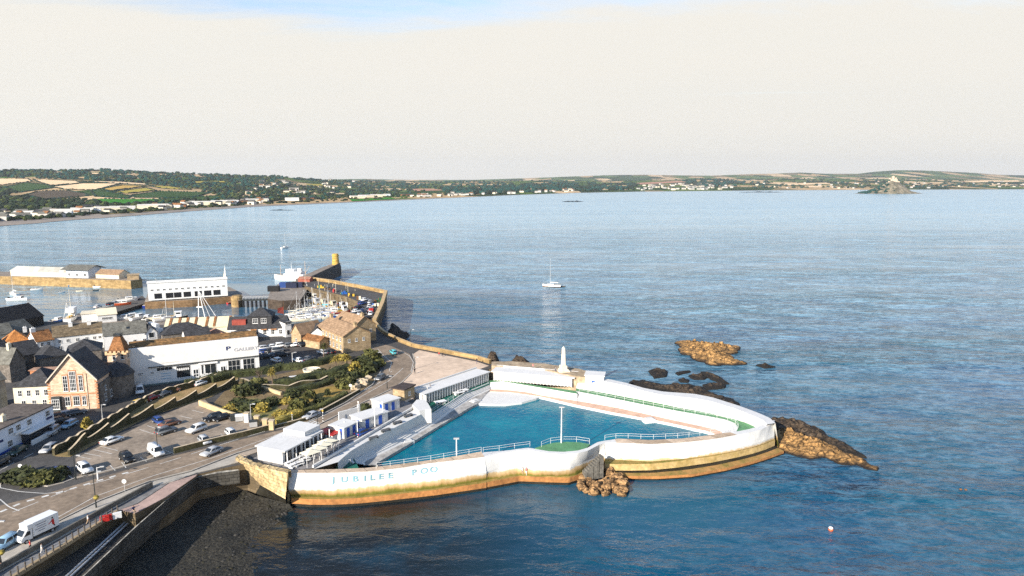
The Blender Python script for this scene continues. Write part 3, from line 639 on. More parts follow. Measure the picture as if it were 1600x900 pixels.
# sunken slip between the promenade and the sea wall, with two pale pipes
slab('slipway', [(-60, 1010), (-30, 940), (187, 806), (216, 808), (235, 797), (300, 749), (262, 781), (213, 823), (129, 903), (60, 958)], 3.6, [M('dark_slip_stone', (0.06, 0.052, 0.043), 0.9, 0.3, 0.5, fine=(2, 0.3))], 3)
for k, (a, b_) in enumerate((((102, 902), (206, 806)), ((109, 902), (210, 808)))):
    m_ = MB(); m_.tube(P(*a, 4.0), P(*b_, 4.0), 0.16, n=8)
    tag(m_.build('handrail_pipe', METAL), ['pale pipe along the sunken slip, on the landward side', 'pale pipe along the sunken slip, on the side next to the sea wall'][k], 'pipe')
# pebble beach
bl = [(130, 960), (173, 896), (222, 853), (282, 802), (313, 771), (345, 762), (366, 760), (400, 774), (452, 787)]; br = [(440, 990), (432, 925), (428, 890), (430, 862), (434, 842), (440, 826), (446, 815), (452, 808), (460, 800)]
mb = MB(); a, b_ = resample(PL(bl, 0.9), 50), resample(PL(br, -0.22), 50)
for i in range(50):
    for j in range(17):
        p = a[i].lerp(b_[i], j / 16); p.z += noise.fractal(p * 0.22, 0.8, 2.1, 5) * 0.16; mb.v.append(tuple(p))
for i in range(49):
    for j in range(16): q = i*17+j; mb.f.append((q, q+1, q+18, q+17)); mb.m.append(0)
kind(mb.build('beach', M('dark_pebbles', (0.016, 0.016, 0.013), 0.85, 0.4, 0.16, col2=(.046, .040, .028), detail=10, fine=(2.2, 0.7), bump=0.9), smooth=True), 'structure')

# loose stones and weed clumps strewn over the beach
st = MB()
for i in range(420):
    j = rnd.randrange(50); t = rnd.random()**.8; p = a[j].lerp(b_[j], t)
    if noise.noise(p * .12) < -.05 and rnd.random() < .7: continue
    r_ = rnd.uniform(.1, .3) * (1.5 if rnd.random() < .08 else 1); vs, fs = ICO[rnd.randrange(4)]
    st.add([(p.x + v.x*r_*1.3, p.y + v.y*r_, p.z + v.z*r_*.55) for v in vs], fs, rnd.choice((0, 0, 1)))
kind(st.build('beach_stones', [M('beach_stone', (.045, .042, .036), .9, .5, .8), M('beach_weed', (.022, .020, .010), .8, .4, .8)]), 'stuff')

# ================================================================== LIDO
LIDO = thing('lido', 'white walled triangular sea water lido on its stone footing', 'lido')
# ---- front wall
TOP = 6.2
F_o = [(451.7, 738.8), (474, 739), (524, 739), (573, 737), (623, 731.6), (670, 724), (715, 719), (757, 714)]
F_i = [(452.5, 734.5), (474, 734), (524, 733), (573, 731), (623, 725), (670, 719), (715, 712), (752, 705.5)]
F_wb = [(450.5, 764.6), (501, 763.5), (557.5, 759.5), (602.5, 754.8), (670, 748), (715, 743.5), (760, 738)]
F_li = [(455, 775), (512, 777), (558, 775), (602, 771.5), (680, 763), (760, 750)]
F_lo = [(455, 778), (487, 780), (520, 780), (560, 778), (602, 774), (680, 765.5), (760, 754)]
s1 = [lift(PL(F_i, TOP), 3.5), PL(F_i, TOP), PL(F_o, TOP), PL(F_wb, 3.6), PL(F_li, 1.75), PL(F_lo, 1.6), lift(PL(F_lo, 1.6), .5), lift(PL(F_lo, 1.6), -1.5)]
def mid(l0, l1, t): return between(l0, l1, t)
s1 = s1[:4] + [mid(s1[3], s1[4], 0.55)] + s1[4:]
mats_f = [WHITE, TANC, STAIN, ALGAE, RUST, GREENF, PINKL]
loft(MB(), [], [], 2) if False else None
mb = MB(); loft(mb, s1, [0, 1, 2, 2, 2, 3, 4, 5], 90, 2)
B_i = [(757, 712), (772, 708), (790, 704.5), (808, 701.5), (826, 699.5), (839.5, 702), (857.5, 705), (880, 706), (902.5, 704), (918, 699.6), (934, 690.6), (945, 688.4)]
B_o = [(757, 714), (772, 710.5), (790, 707.5), (808, 704.5), (826, 703), (839.5, 706), (857.5, 709), (880, 710), (902.5, 708), (919, 704), (936, 695), (945, 692)]
B_wb = [(757, 738.2), (780, 731), (808, 726), (826, 728), (844, 732), (860, 733), (875, 733), (891, 731), (908, 724), (925, 715), (934, 710.5), (945, 711.5)]
B_li = [(757, 750.3), (808, 742), (826, 743), (844, 744), (868, 744), (889, 744), (902, 741), (918, 732), (934, 724), (945, 722)]
B_lo = [(757, 754), (808, 744.5), (811, 743.8), (830, 744.5), (850, 745.2), (870, 745.8), (889, 746.2), (894, 744.5), (912, 739), (930, 730), (945, 724)]
s2 = [lift(PL(B_i, TOP), 3.5), PL(B_i, TOP), PL(B_o, TOP), PL(B_wb, 3.6)]; l_ = PL(B_li, 1.75); s2 += [mid(s2[3], l_, 0.55), l_, PL(B_lo, 1.6), lift(PL(B_lo, 1.6), .5), lift(PL(B_lo, 1.6), -1.5)]
loft(mb, s2, [0, 0, 2, 2, 2, 3, 4, 5], 110, 1)
R_i = [(945, 688.4), (956, 687), (966, 685.2), (1017, 687.5), (1063.6, 685.3), (1106, 680.2), (1134, 676.2), (1152, 674), (1170, 670.5), (1186, 666), (1197, 661), (1203, 656)]
R_o = [(945, 692), (956, 691.5), (966, 692), (1017, 694), (1063.6, 691.7), (1106, 687.3), (1127, 684), (1150, 679.8), (1170, 676), (1190, 670.8), (1203, 664.6), (1210.5, 657)]
R_wb = [(945, 710.5), (966, 711.8), (1017, 715), (1070, 711), (1105, 706.8), (1134, 702.4), (1158, 698), (1176, 694), (1195, 688), (1210, 681)]
R_l1 = [(945, 725), (985, 725.2), (1017, 724.7), (1060, 720.5), (1112.5, 713), (1150, 705.5), (1176, 699.5), (1197, 693), (1211, 687)]
R_l2 = [(945, 741), (985, 744), (1027.5, 744.4), (1080.6, 741), (1134, 731.5), (1176, 721), (1200, 713.5), (1225, 704.5)]
t0, t1 = PL(R_wb, 3.6), PL(R_l1, 2.7)
s3 = [lift(PL(R_i, TOP), 3.5), PL(R_i, TOP), PL(R_o, TOP), t0, mid(lift(t0, 2.9), t1, 0.2), t1, lift(t1, 1.3), mid(lift(t0, 1.25), lift(t1, 1.25), 0.6), mid(lift(t1, 1.15), PL(R_l2, 0.95), 0.35), PL(R_l2, 0.85), lift(PL(R_l2, 0.85), .3), lift(PL(R_l2, 0.85), -1.5)]
loft(mb, s3, [0, 1, 2, 2, 3, 7, 5, 5, 6, 4, 5], 110, 1)  # dark strip in the recess under the upper ledge
# white coping where the bare concrete stops, towards the point
for i in range(len(mb.f)):
    if mb.m[i] == 1:
        c = sum((Vector(mb.v[q]) for q in mb.f[i]), Vector()) / 4; px = to_px(c)[0]
        if 760 < px < 963 or px > 1146: mb.m[i] = 0
fw = mb.build('front_wall', [WHITE, TANC, FACE, ALGAE, RUST, WEEDD, M('low_footing', (0.42, 0.22, 0.08), 0.9, 0.3, 0.5, col2=(0.16, 0.13, 0.03), bump=0.4), M('tan_ledge_face', (.58, .42, .20), .9, .2, .4, col2=(.36, .25, .08), fine=(1.5, .2))], LIDO)
# lettering on the white face
top_l, bot_l = smooth_line(PL(F_o, TOP), 300, 2), smooth_line(PL(F_wb, 3.6), 300, 2)
lt = MB(); seg = sum((q - p).length for p, q in zip(top_l, top_l[1:])) / 299
bot_m = [min(bot_l, key=lambda q: abs(to_px(q)[0] - to_px(p)[0])) for p in top_l]
for ch, px in (('J', 521.5), ('U', 538.5), ('B', 555.5), ('I', 570), ('L', 581.5), ('E', 596), ('E', 610.5), ('P', 646.5), ('O', 662.5), ('O', 678)):
    i = min(range(300), key=lambda k: abs(to_px(top_l[k])[0] - px)); me = text_mesh(ch, 1.5, TEALP, 0.012, 1.3)
    vs = []
    for v in me.vertices:
        f = i + v.co.x / seg; k = int(f); t = f - k; a = top_l[k].lerp(top_l[k+1], t); up = (a - bot_m[k].lerp(bot_m[k+1], t)).normalized()
        tx = (top_l[k+1] - top_l[k]).normalized(); nn = tx.cross(up).normalized(); vs.append(a + up * (v.co.y - 1.75) + nn * (v.co.z + 0.045))
    lt.add(vs, [tuple(p.vertices) for p in me.polygons]); bpy.data.meshes.remove(me)
lt.build('lettering', TEALP, LIDO)
# stone corner at the left with a lumpy crest, and a dark weedy foot
c_top = PL([(368, 714), (376, 719), (392, 726), (412, 731), (432, 735), (449.5, 739)], 7.0)
c_mid = PL([(368, 735), (378, 741), (396, 752), (416, 763), (446, 780)], 2.6); c_bot = PL([(352, 762), (372, 768), (400, 780), (448, 793)], -0.6)
c_in = [p + Vector((0.2, 1.3, 0)) for p in c_top]
mb = MB(); loft(mb, [lift(c_in, 5.5), c_in, c_top, c_mid, c_bot], [0, 0, 0, 1], 40, 1)
for i in range(40):
    for k in (1, 2): q = mb.v[k*40+i]; mb.v[k*40+i] = (q[0], q[1], q[2] + 0.35 * noise.noise(Vector((i * .45, 0, 2))))
e = len(mb.v); a_, b2, c3 = c_top[-1], P(452, 738.8, 6.2), P(454, 790, -0.6); mb.add([a_ + Vector((0, 0, .05)), Vector((b2.x, b2.y, 7.0)) + Vector((0, .4, 0)), P(449, 793, -.6), c3], [(0, 2, 3, 1)], 0)
mb.build('corner_wall', [M('lit_corner_stone', (0.56, 0.42, 0.22), 0.9, 0.3, 0.6, fine=(1.6, 0.35), bump=0.6, stone=(1.3, .6, .05, .5)), WEEDD], LIDO)
# ---- back wall (seaward), green walk, terrace down to the water
K_o = [(905, 584), (926.6, 588.7), (952, 592.5), (978.6, 598.2), (1006, 606.2), (1036, 611.8), (1085, 615.3), (1112.5, 620.6), (1155, 634), (1184.8, 645), (1203, 653), (1211.5, 661)]
K_i = [(906, 588.5), (926.6, 593), (952, 597.5), (978.6, 603), (1006, 611), (1036, 617.5), (1085, 622.5), (1112.5, 627.5), (1150, 639), (1176, 649.5), (1192, 656), (1199, 663)]
G_o = [(900, 606.5), (926, 610.8), (953, 615.5), (1006, 625), (1059, 636.5), (1112.5, 646.4), (1144, 654), (1165.6, 660.5), (1181, 667.5), (1187, 674)]
G_i = [(900, 611), (942.5, 619.2), (1006, 632), (1059, 642), (1102, 649.4), (1133.7, 655.4), (1148.6, 661), (1153.5, 668), (1150, 676), (1143, 682)]
T_i = [(900, 626), (964, 637), (1027.5, 651), (1091, 665), (1119, 671), (1129, 674.5), (1127, 679), (1118, 684)]
E_o = [(900, 632.5), (953, 643.5), (1006, 653.2), (1049, 661.5), (1102, 673.2), (1117, 677.5), (1116, 682), (1108, 686)]
ko, ki, go, gi, ti, eo = PL(K_o, 6.6), PL(K_i, 6.7), PL(G_o, 4.2), PL(G_i, 4.22), PL(T_i, 2.75), PL(E_o, 2.65)
kb = [p + (p - q).normalized() * 2.2 for p, q in zip(ko, ki)]; kb = lift(kb, -1.5)
stairs = []; 
for k in range(1, 6): stairs += [lift(mid(gi, ti, k/6 - 0.02), 4.22 - 1.47*(k-1)/6), lift(mid(gi, ti, k/6), 4.22 - 1.47*k/6)]
mb = MB(); L_ = [kb, ko, ki, go, gi] + stairs + [ti, eo, lift(eo, 1.0)]
loft(mb, L_, [3, 0, 0, 1, 0] + [0]*10 + [2, 0], 90, 1)
mb.build('seaward_wall', [WHITE, GREENF, PINKL, FACE], LIDO)
# ---- back terrace below the rear changing rooms
G2o = [(764, 594.5), (784.5, 594), (825, 600), (870, 606.5), (902, 611)]; G2i = [(766, 597.5), (784, 595.6), (825, 602.5), (870, 610), (902, 615.5)]
T2 = [(764, 608), (791, 609), (825, 613), (845, 617.4), (902, 626.4)]; E2 = [(766, 612), (795, 613), (825, 617), (846, 620), (902, 633)]
a, b_, c, d = PL(G2o, 4.21), PL(G2i, 4.23), PL(T2, 2.8), PL(E2, 2.66)
mb = MB(); loft(mb, [a, b_, mid(b_, c, .4), c, d, lift(d, 1.0)], [1, 0, 0, 2, 0], 50, 1); mb.build('rear_terrace', [WHITE, GREENF, PINKL], LIDO)
# shallow white fan
FAN = [(720, 630), (748, 606), (772, 600), (800, 604), (846, 612), (848, 618.5), (838, 622.5), (815, 628.8), (790, 631.8), (764, 631.6), (747, 630.5)]
slab_o = MB().prism([(p.x, p.y) for p in PL(FAN, 2.5)], 1.0, 2.52).build('shallow_fan', WHITE, LIDO)
# ---- left terraces (in shade): upper terrace, walk, steps, rough ledge
l1 = [(528, 722), (548, 704.5), (572, 690.5), (600, 676.5), (640, 656.5), (668, 642)]
l2 = [(552, 724), (547, 720), (549, 713), (560, 706), (578, 697.5), (620, 676), (672, 647.5), (700, 629.5), (724, 614), (764, 597.5)]
l3 = [(571, 727), (569, 724), (571, 720), (584, 715), (630, 692.5), (640, 686), (682, 660.5), (705, 643), (739, 621), (766, 609)]
l4 = [(590, 727), (587, 724), (596, 719), (642, 692), (680, 669), (717, 647), (735, 636), (747, 630.5), (762, 613)]
a = PL([(490, 733), (560, 691), (648, 639)], 6.0); b_ = PL(l1, 6.02)
mb = MB(); loft(mb, [a, b_, lift(b_, 3.8)], [0, 0], 50, 0); mb.build('upper_terrace', [WHITE], LIDO)
mb = MB(); wall_run(mb, PL([(489, 731), (560, 690), (647, 637.5)], 6.0), 5.5, 1.05, 0.4); mb.build('yard_wall', WHITE, LIDO)
c, d, e_ = PL(l2, 4.2), PL(l3, 2.8), PL(l4, 2.6)
st = [PL(l2, 3.9)]; st = [lift(c, 3.7), c]
for k in range(1, 6): st += [lift(mid(c, d, k/6 - 0.02), 4.2 - 1.4*(k-1)/6), lift(mid(c, d, k/6), 4.2 - 1.4*k/6)]
mb = MB(); loft(mb, st + [d, e_, lift(e_, 1.0)], [0]*12 + [1, 1], 90, 1); mb.build('side_terrace', [WHITE, GREYC], LIDO)
COURTP = PL([(524, 733), (526, 722), (546, 707), (572, 694), (668, 645), (650, 640), (664, 630), (765, 594), (767, 599), (726, 616), (674, 649), (622, 678), (580, 700), (562, 708), (553, 716), (560, 730)], 4.0)
MB().prism([(p.x, p.y) for p in COURTP], 3.4, 4.02).build('court_floor', COURT, LIDO)
# ---- promenade inside the front wall, and the green floored bay
pr_i = PL([(573, 732), (623, 726.5), (670, 720.5), (752, 707), (826, 701), (880, 707), (918, 701), (945, 690), (1017, 689), (1063, 686.5), (1120, 680.5)], 3.9)
pr_x = PL([(500, 737), (573, 731), (670, 719), (752, 705.5), (826, 699.5), (880, 706), (918, 699.6), (945, 688.4), (1017, 687.5), (1063, 685), (1120, 679)], 3.9)
pr_o = [p + Vector((0, -4.5, 0)) for p in pr_i]
mb = MB(); loft(mb, [pr_o, pr_i, lift(pr_i, 1.0)], [0, 0], 90, 1); mb.build('promenade', [WHITE], LIDO)
bay = PL([(836, 700), (846, 703), (857.5, 705.6), (880, 706.6), (902.5, 704.6), (916, 700.5), (922, 694), (905, 691), (885, 690.2), (865, 691.6), (848, 695.5)], 5.4)
MB().prism([(p.x, p.y) for p in bay], 3.0, 5.4).build('bay_floor', GREENF, LIDO)
# ---- water
def pool_water():
    m = bpy.data.materials.new('pool_water'); m.use_nodes = True; nt = m.node_tree; b = nt.nodes['Principled BSDF']
    b.inputs['IOR'].default_value = 1.33; b.inputs['Roughness'].default_value = 0.05; b.inputs['Specular IOR Level'].default_value = 0.24
    g = nt.nodes.new('ShaderNodeTexCoord')
    n = nt.nodes.new('ShaderNodeTexNoise'); n.inputs['Scale'].default_value = 0.10; n.inputs['Detail'].default_value = 9; n.inputs['Roughness'].default_value = .8; nt.links.new(g.outputs['Object'], n.inputs['Vector'])
    mr = nt.nodes.new('ShaderNodeMapRange'); mr.inputs[1].default_value = .35; mr.inputs[2].default_value = .65; nt.links.new(n.outputs[0], mr.inputs[0])
    c = nt.nodes.new('ShaderNodeMix'); c.data_type = 'RGBA'; c.inputs[6].default_value = (0.0, 0.085, 0.155, 1); c.inputs[7].default_value = (0.001, 0.19, 0.235, 1)
    nt.links.new(mr.outputs[0], c.inputs[0]); nt.links.new(c.outputs[2], b.inputs['Base Color'])
    n2 = nt.nodes.new('ShaderNodeTexNoise'); n2.inputs['Scale'].default_value = 0.9; n2.inputs['Detail'].default_value = 4; nt.links.new(g.outputs['Object'], n2.inputs['Vector'])
    bp = nt.nodes.new('ShaderNodeBump'); bp.inputs['Strength'].default_value = 0.3; bp.inputs['Distance'].default_value = 0.3
    nt.links.new(n2.outputs[0], bp.inputs['Height']); nt.links.new(bp.outputs[0], b.inputs['Normal']); return m
WAT = PL([(560, 730), (600, 716), (640, 690), (690, 660), (745, 626), (790, 622), (840, 618), (905, 629), (1006, 650), (1112, 675), (1118, 686), (1060, 696), (950, 700), (880, 716), (757, 716), (660, 729), (590, 736)], 2.0)
MB().prism([(p.x, p.y) for p in WAT], 1.2, 2.0).build('pool_water', pool_water(), LIDO)

# ---- changing room wings
def wing(top_b, top_f, base, cat_label, cubicles, blue, z0=4.2, shade=(.2, .225, .26)):
    tf, bs, tb = PL(top_f, 7.0), PL(base, z0), PL(top_b, 7.05)
    A, B = bs[0], bs[-1]; d = (B - A); d.z = 0; L = d.length; rz = math.atan2(d.y, d.x)
    root = thing('changing_rooms', cat_label, 'changing rooms', A, rz)
    hgt = 2.45; dep = 5.0
    MB().box(0, L, 0.9, dep, -0.3, hgt).build('wall', WHITE, root)
    r = MB().box(-0.3, L+0.3, -0.1, dep+0.3, hgt, hgt+0.2); r.box(-0.3, L+0.3, dep, dep+0.35, hgt+.2, hgt+.6); r.build('roof', [WHITE], root)
    pil = MB().box(-0.16, 0.16, -0.05, 0.9, 0, hgt).mesh('pier', [WHITE])
    n = cubicles
    for i in range(n): obj('pier', pil, root, (0.6 + (L-1.2)*i/(n-1), 0, 0))
    dm = MB().box(0, 0.9, 0.8, 0.88, 0, 2.0).mesh('door', [BLUEP])
    for t in blue: obj('door', dm, root, (L*t, 0, 0))
    sp = (L - 1.2) / (n - 1); rc = .84 if shade[0] < .3 else .12; vd = MB().box(0.2, sp - 0.2, rc, 0.895, 0.05, 2.44 if rc < .5 else 2.1).mesh('opening_shade_panel', [M('cubicle_shade_%d' % cubicles, shade, 0.9, 0.1, 1.0)])  # flat panels; the dark inside of each cubicle is put into their colour
    for i in range(n - 1): obj('opening_shade_panel', vd, root, (0.6 + sp*i, 0, 0))
    return root
wing([(644, 614), (760, 572)], [(661, 621), (766.5, 578)], [(664, 631.5), (765, 595)], 'long flat roofed changing rooms along the left of the pool, facing away from the road', 26, (0.52, 0.80, 0.89))
wing([(768, 573), (895, 586)], [(767, 580), (895, 592)], [(769, 594), (896, 605)], 'white changing rooms across the head of the pool, with a row of piers', 24, (0.02,), shade=(.58, .55, .49))
# square white block with blue door at the end of the rear wing
def white_block(px, py, z0, w_, d_, h_, rz, lab, door=True, name='white_hut'):
    p = P(px, py, z0); root = thing(name, lab, 'hut', p, rz)
    MB().box(0, w_, 0, d_, -0.3, h_).build('wall', WHITE, root); MB().box(-.25, w_+.25, -.25, d_+.25, h_, h_+.25).build('roof', WHITE, root)
    if door: MB().box(w_*.35, w_*.35+1.0, -0.04, 0.02, 0.05, 2.1).build('door', BLUEP, root)
    return root
white_block(914, 606, 4.4, 5.0, 4.0, 3.4, R(-12), 'square white block with a blue door where the rear rooms meet the seaward wall')
# bulwark at the near end of the left wing
mb = MB(); loft(mb, [PL([(645, 640), (652, 633), (662, 632), (668, 638), (672, 645)], 6.6), PL([(650, 645), (655, 640), (661, 640), (664, 643), (668, 648)], 6.6)], [0], 12, 0)
q = PL([(644, 638), (651, 630), (663, 629), (669, 636), (674, 645), (664, 646), (655, 648)], 6.0); MB().prism([(p.x, p.y) for p in q], 3.5, 6.9).build('end_bulwark', WHITE, LIDO)
# monument platform and obelisk
MEMO = PL([(768, 571), (800, 572), (850, 576.5), (893, 586.5), (924, 591), (927, 583), (905, 576), (850, 568), (800, 564.5), (768, 565)], 7.2)
kind(MB().prism([(p.x, p.y) for p in MEMO], -1, 7.2).build('memorial_terrace', [M('memorial_paving', (0.34, 0.26, 0.17), 0.95, 0.3, 0.3, fine=(1, 0.3))]), 'structure')
p = P(880, 580, 7.2); ob = thing('obelisk', 'tall pale stone obelisk on a stepped base behind the pool', 'monument', p, 0.3)
hob = hh(880, 580, 7.2, 541)
b_ = MB(); b_.box(-1.5, 1.5, -1.5, 1.5, 0, .35).box(-1.15, 1.15, -1.15, 1.15, .35, .7).box(-.85, .85, -.85, .85, .7, 1.7).build('base', M('obelisk_stone', (0.72, 0.63, 0.48), .9, .15, .8), ob)
s_ = MB(); v = [(-.5, -.5, 1.7), (.5, -.5, 1.7), (.5, .5, 1.7), (-.5, .5, 1.7), (-.33, -.33, hob-.6), (.33, -.33, hob-.6), (.33, .33, hob-.6), (-.33, .33, hob-.6), (0, 0, hob)]
s_.add(v, [(0, 1, 5, 4), (1, 2, 6, 5), (2, 3, 7, 6), (3, 0, 4, 7), (4, 5, 8), (5, 6, 8), (6, 7, 8), (7, 4, 8)]).build('shaft', MATS['obelisk_stone'], ob)

# ---- rails
def railing(label, pts, h=1.05, gap=2.6, m=FRAMEW, rails=(1.0, 0.55), group=None, r=0.026):
    pts = [Vector(p) for p in pts]; L = sum((q - p).length for p, q in zip(pts, pts[1:])); n = max(2, min(95, int(L / gap) + 1)); q = resample(pts, n)
    o = q[0].copy(); root = thing('railing', label, 'railing', o, 0, group); mb = MB()
    for f in rails:
        for a, b_ in zip(q, q[1:]): mb.tube(a - o + Vector((0, 0, h*f)), b_ - o + Vector((0, 0, h*f)), r, n=5, caps=False)
    mb.build('rail', m, root); pm = MB().tube((0, 0, 0), (0, 0, h), r*1.1, n=5).mesh('post', [m])
    for a in q: obj('post', pm, root, a - o)
    return root
railing('white railing over the water along the lettered front wall', PL([(588, 731.5), (623, 727), (670, 720.5), (715, 713), (752, 706.5)], 6.2))
railing('white railing between the lettered wall and the green bay', PL([(755, 707), (772, 705.5), (800, 701), (828, 697.5)], 6.2))
railing('white railing curving round the green floored bay', PL([(846, 698.5), (850, 695.5), (866, 691.6), (885, 690.2), (905, 691), (921, 694)], 5.4), 1.2)
railing('white railing along the front wall towards the point', PL([(945, 687.5), (966, 684.3), (1017, 686.5), (1063.6, 684.3), (1106, 679.2), (1134, 675.2), (1144, 675)], 6.2))
railing('white railing along the inner edge of the green walk', PL([(905, 612), (942.5, 619.2), (1006, 632), (1059, 642), (1102, 649.4), (1133.7, 655.4), (1148.6, 661), (1153.5, 668), (1150, 674)], 4.22))
railing('thin railing along the dark green court beside the changing rooms', PL([(676, 645), (700, 629), (724, 613.5), (762, 598)], 4.2))
railing('thin white railing beside the sunken green court near the cafe', PL([(528, 728), (540, 727.5), (548, 726)], 4.2))
# steps and entry platform at the pool edge
for (px, py, rz, lab) in ((742, 627, 0.9, 'small white step block at the left corner of the shallow fan'), (1014, 656, 0.3, 'round white step jutting from the pink ledge into the pool'), (636, 690, .7, 'white step block half way along the rough ledge')):
    p = P(px, py, 2.6); o = MB().box(-1.4, 1.4, -.9, .9, -1, .25).box(-.9, .9, -.6, .6, .25, .5).build('pool_steps', WHITE, None, p, rz); tag(o, lab, 'steps')
# dark benches on the upper terrace, pale benches in the court
for i, (px, py) in enumerate([(584, 686), (603, 674), (621, 662), (638, 651)]):
    p = P(px, py, 6.02); r = thing('bench', ['dark bench on the white upper terrace, nearest the cafe', 'second dark bench on the white upper terrace from the cafe', 'third dark bench on the white upper terrace from the cafe', 'dark bench on the white upper terrace, nearest the changing rooms'][i], 'bench', p, .75, 'benches on the upper terrace')
    MB().box(-1.1, 1.1, -.5, .5, .42, .5).build('seat', M('bench_slats', (.10, .10, .10), .8, .2, 1), r); lg = MB().box(-.06, .06, -.4, .4, 0, .42).mesh('leg', [DMETAL])
    for sx in (-.9, .9): obj('leg', lg, r, (sx, 0, 0))
for i, (px, py) in enumerate([(688, 631), (717, 616.5), (723, 613.5)]):
    p = P(px, py, 4.02); r = thing('bench', ['pale table on the dark green court, nearest the bulwark', 'pale table on the green court, nearer of the pair below the blue door', 'pale table on the green court, farther of the pair below the blue door'][i], 'bench', p, .6, 'pale tables on the court')
    MB().box(-1.5, 1.5, -.8, .8, .68, .76).build('top', FRAMEW, r); lg = MB().box(-.08, .08, -.5, .5, 0, .68).mesh('leg', [FRAMEW])
    for sx in (-1.1, 1.1): obj('leg', lg, r, (sx, 0, 0))
# pool lamp posts
def pool_lamp(px, yb, yt, z0, lab):
    h = hh(px, yb, z0, yt); r = thing('lamp_post', lab, 'lamp post', P(px, yb, z0), 0, 'pool lamp posts')
    MB().tube((0, 0, 0), (0, 0, h), .14, .10, 8).build('pole', FRAMEW, r); MB().box(-.55, .55, -.22, .22, h, h+.22).build('lamp_head', METAL, r)
pool_lamp(877, 692, 637, 5.4, 'tall white lamp post standing on the green floored bay'); pool_lamp(713.5, 711, 686, 6.2, 'white lamp post on the lettered front wall')

# ---- rocks
def rockmat(name, dry, wet, zw):
    m = M(name, dry, 0.9, 0.3, 0.35, col2=tuple(c*0.30 for c in dry), fine=(1.0, 0.55), bump=1.0, detail=10); nt = m.node_tree; b = nt.nodes['Principled BSDF']
    src = b.inputs['Base Color'].links[0].from_socket
    g = nt.nodes.new('ShaderNodeNewGeometry'); sp = nt.nodes.new('ShaderNodeSeparateXYZ'); nt.links.new(g.outputs['Position'], sp.inputs[0])
    n = nt.nodes.new('ShaderNodeTexNoise'); n.inputs['Scale'].default_value = .5; n.inputs['Detail'].default_value = 4; nt.links.new(g.outputs['Position'], n.inputs['Vector'])
    mr = nt.nodes.new('ShaderNodeMapRange'); mr.inputs[1].default_value = zw; mr.inputs[2].default_value = zw + .5
    nt.links.new(mth(nt, 'ADD', sp.outputs[2], mth(nt, 'MULTIPLY', n.outputs[0], 1.0)), mr.inputs[0])
    mpc = nt.nodes.new('ShaderNodeMapping'); mpc.inputs['Rotation'].default_value = (.4, .3, .9); mpc.inputs['Scale'].default_value = (.32, .95, .8); nt.links.new(g.outputs['Position'], mpc.inputs[0])
    nd = nt.nodes.new('ShaderNodeMix'); nd.data_type = 'RGBA'; nd.inputs[0].default_value = .3; nt.links.new(mpc.outputs[0], nd.inputs[6]); nt.links.new(n.outputs[1], nd.inputs[7])
    vo = nt.nodes.new('ShaderNodeTexVoronoi'); vo.feature = 'DISTANCE_TO_EDGE'; vo.inputs['Scale'].default_value = 1.5; nt.links.new(nd.outputs[2], vo.inputs['Vector'])
    ck = nt.nodes.new('ShaderNodeMapRange'); ck.inputs[1].default_value = 0.0; ck.inputs[2].default_value = .11; ck.inputs[3].default_value = .12; ck.inputs[4].default_value = 1; nt.links.new(vo.outputs['Distance'], ck.inputs[0])
    cm = nt.nodes.new('ShaderNodeMix'); cm.data_type = 'RGBA'; cm.blend_type = 'MULTIPLY'; cm.inputs[0].default_value = 1; nt.links.new(src, cm.inputs[6]); nt.links.new(ck.outputs[0], cm.inputs[7]); src = cm.outputs[2]
    mx = nt.nodes.new('ShaderNodeMix'); mx.data_type = 'RGBA'; mx.inputs[6].default_value = (*wet, 1); nt.links.new(mr.outputs[0], mx.inputs[0]); nt.links.new(src, mx.inputs[7]); nt.links.new(mx.outputs[2], b.inputs['Base Color'])
    return m
ROCK = rockmat('shore_rock', (0.46, 0.26, 0.095), (0.016, 0.012, 0.009), 0.75)
ROCKD = rockmat('weedy_rock', (0.10, 0.07, 0.045), (0.014, 0.012, 0.010), 1.2)
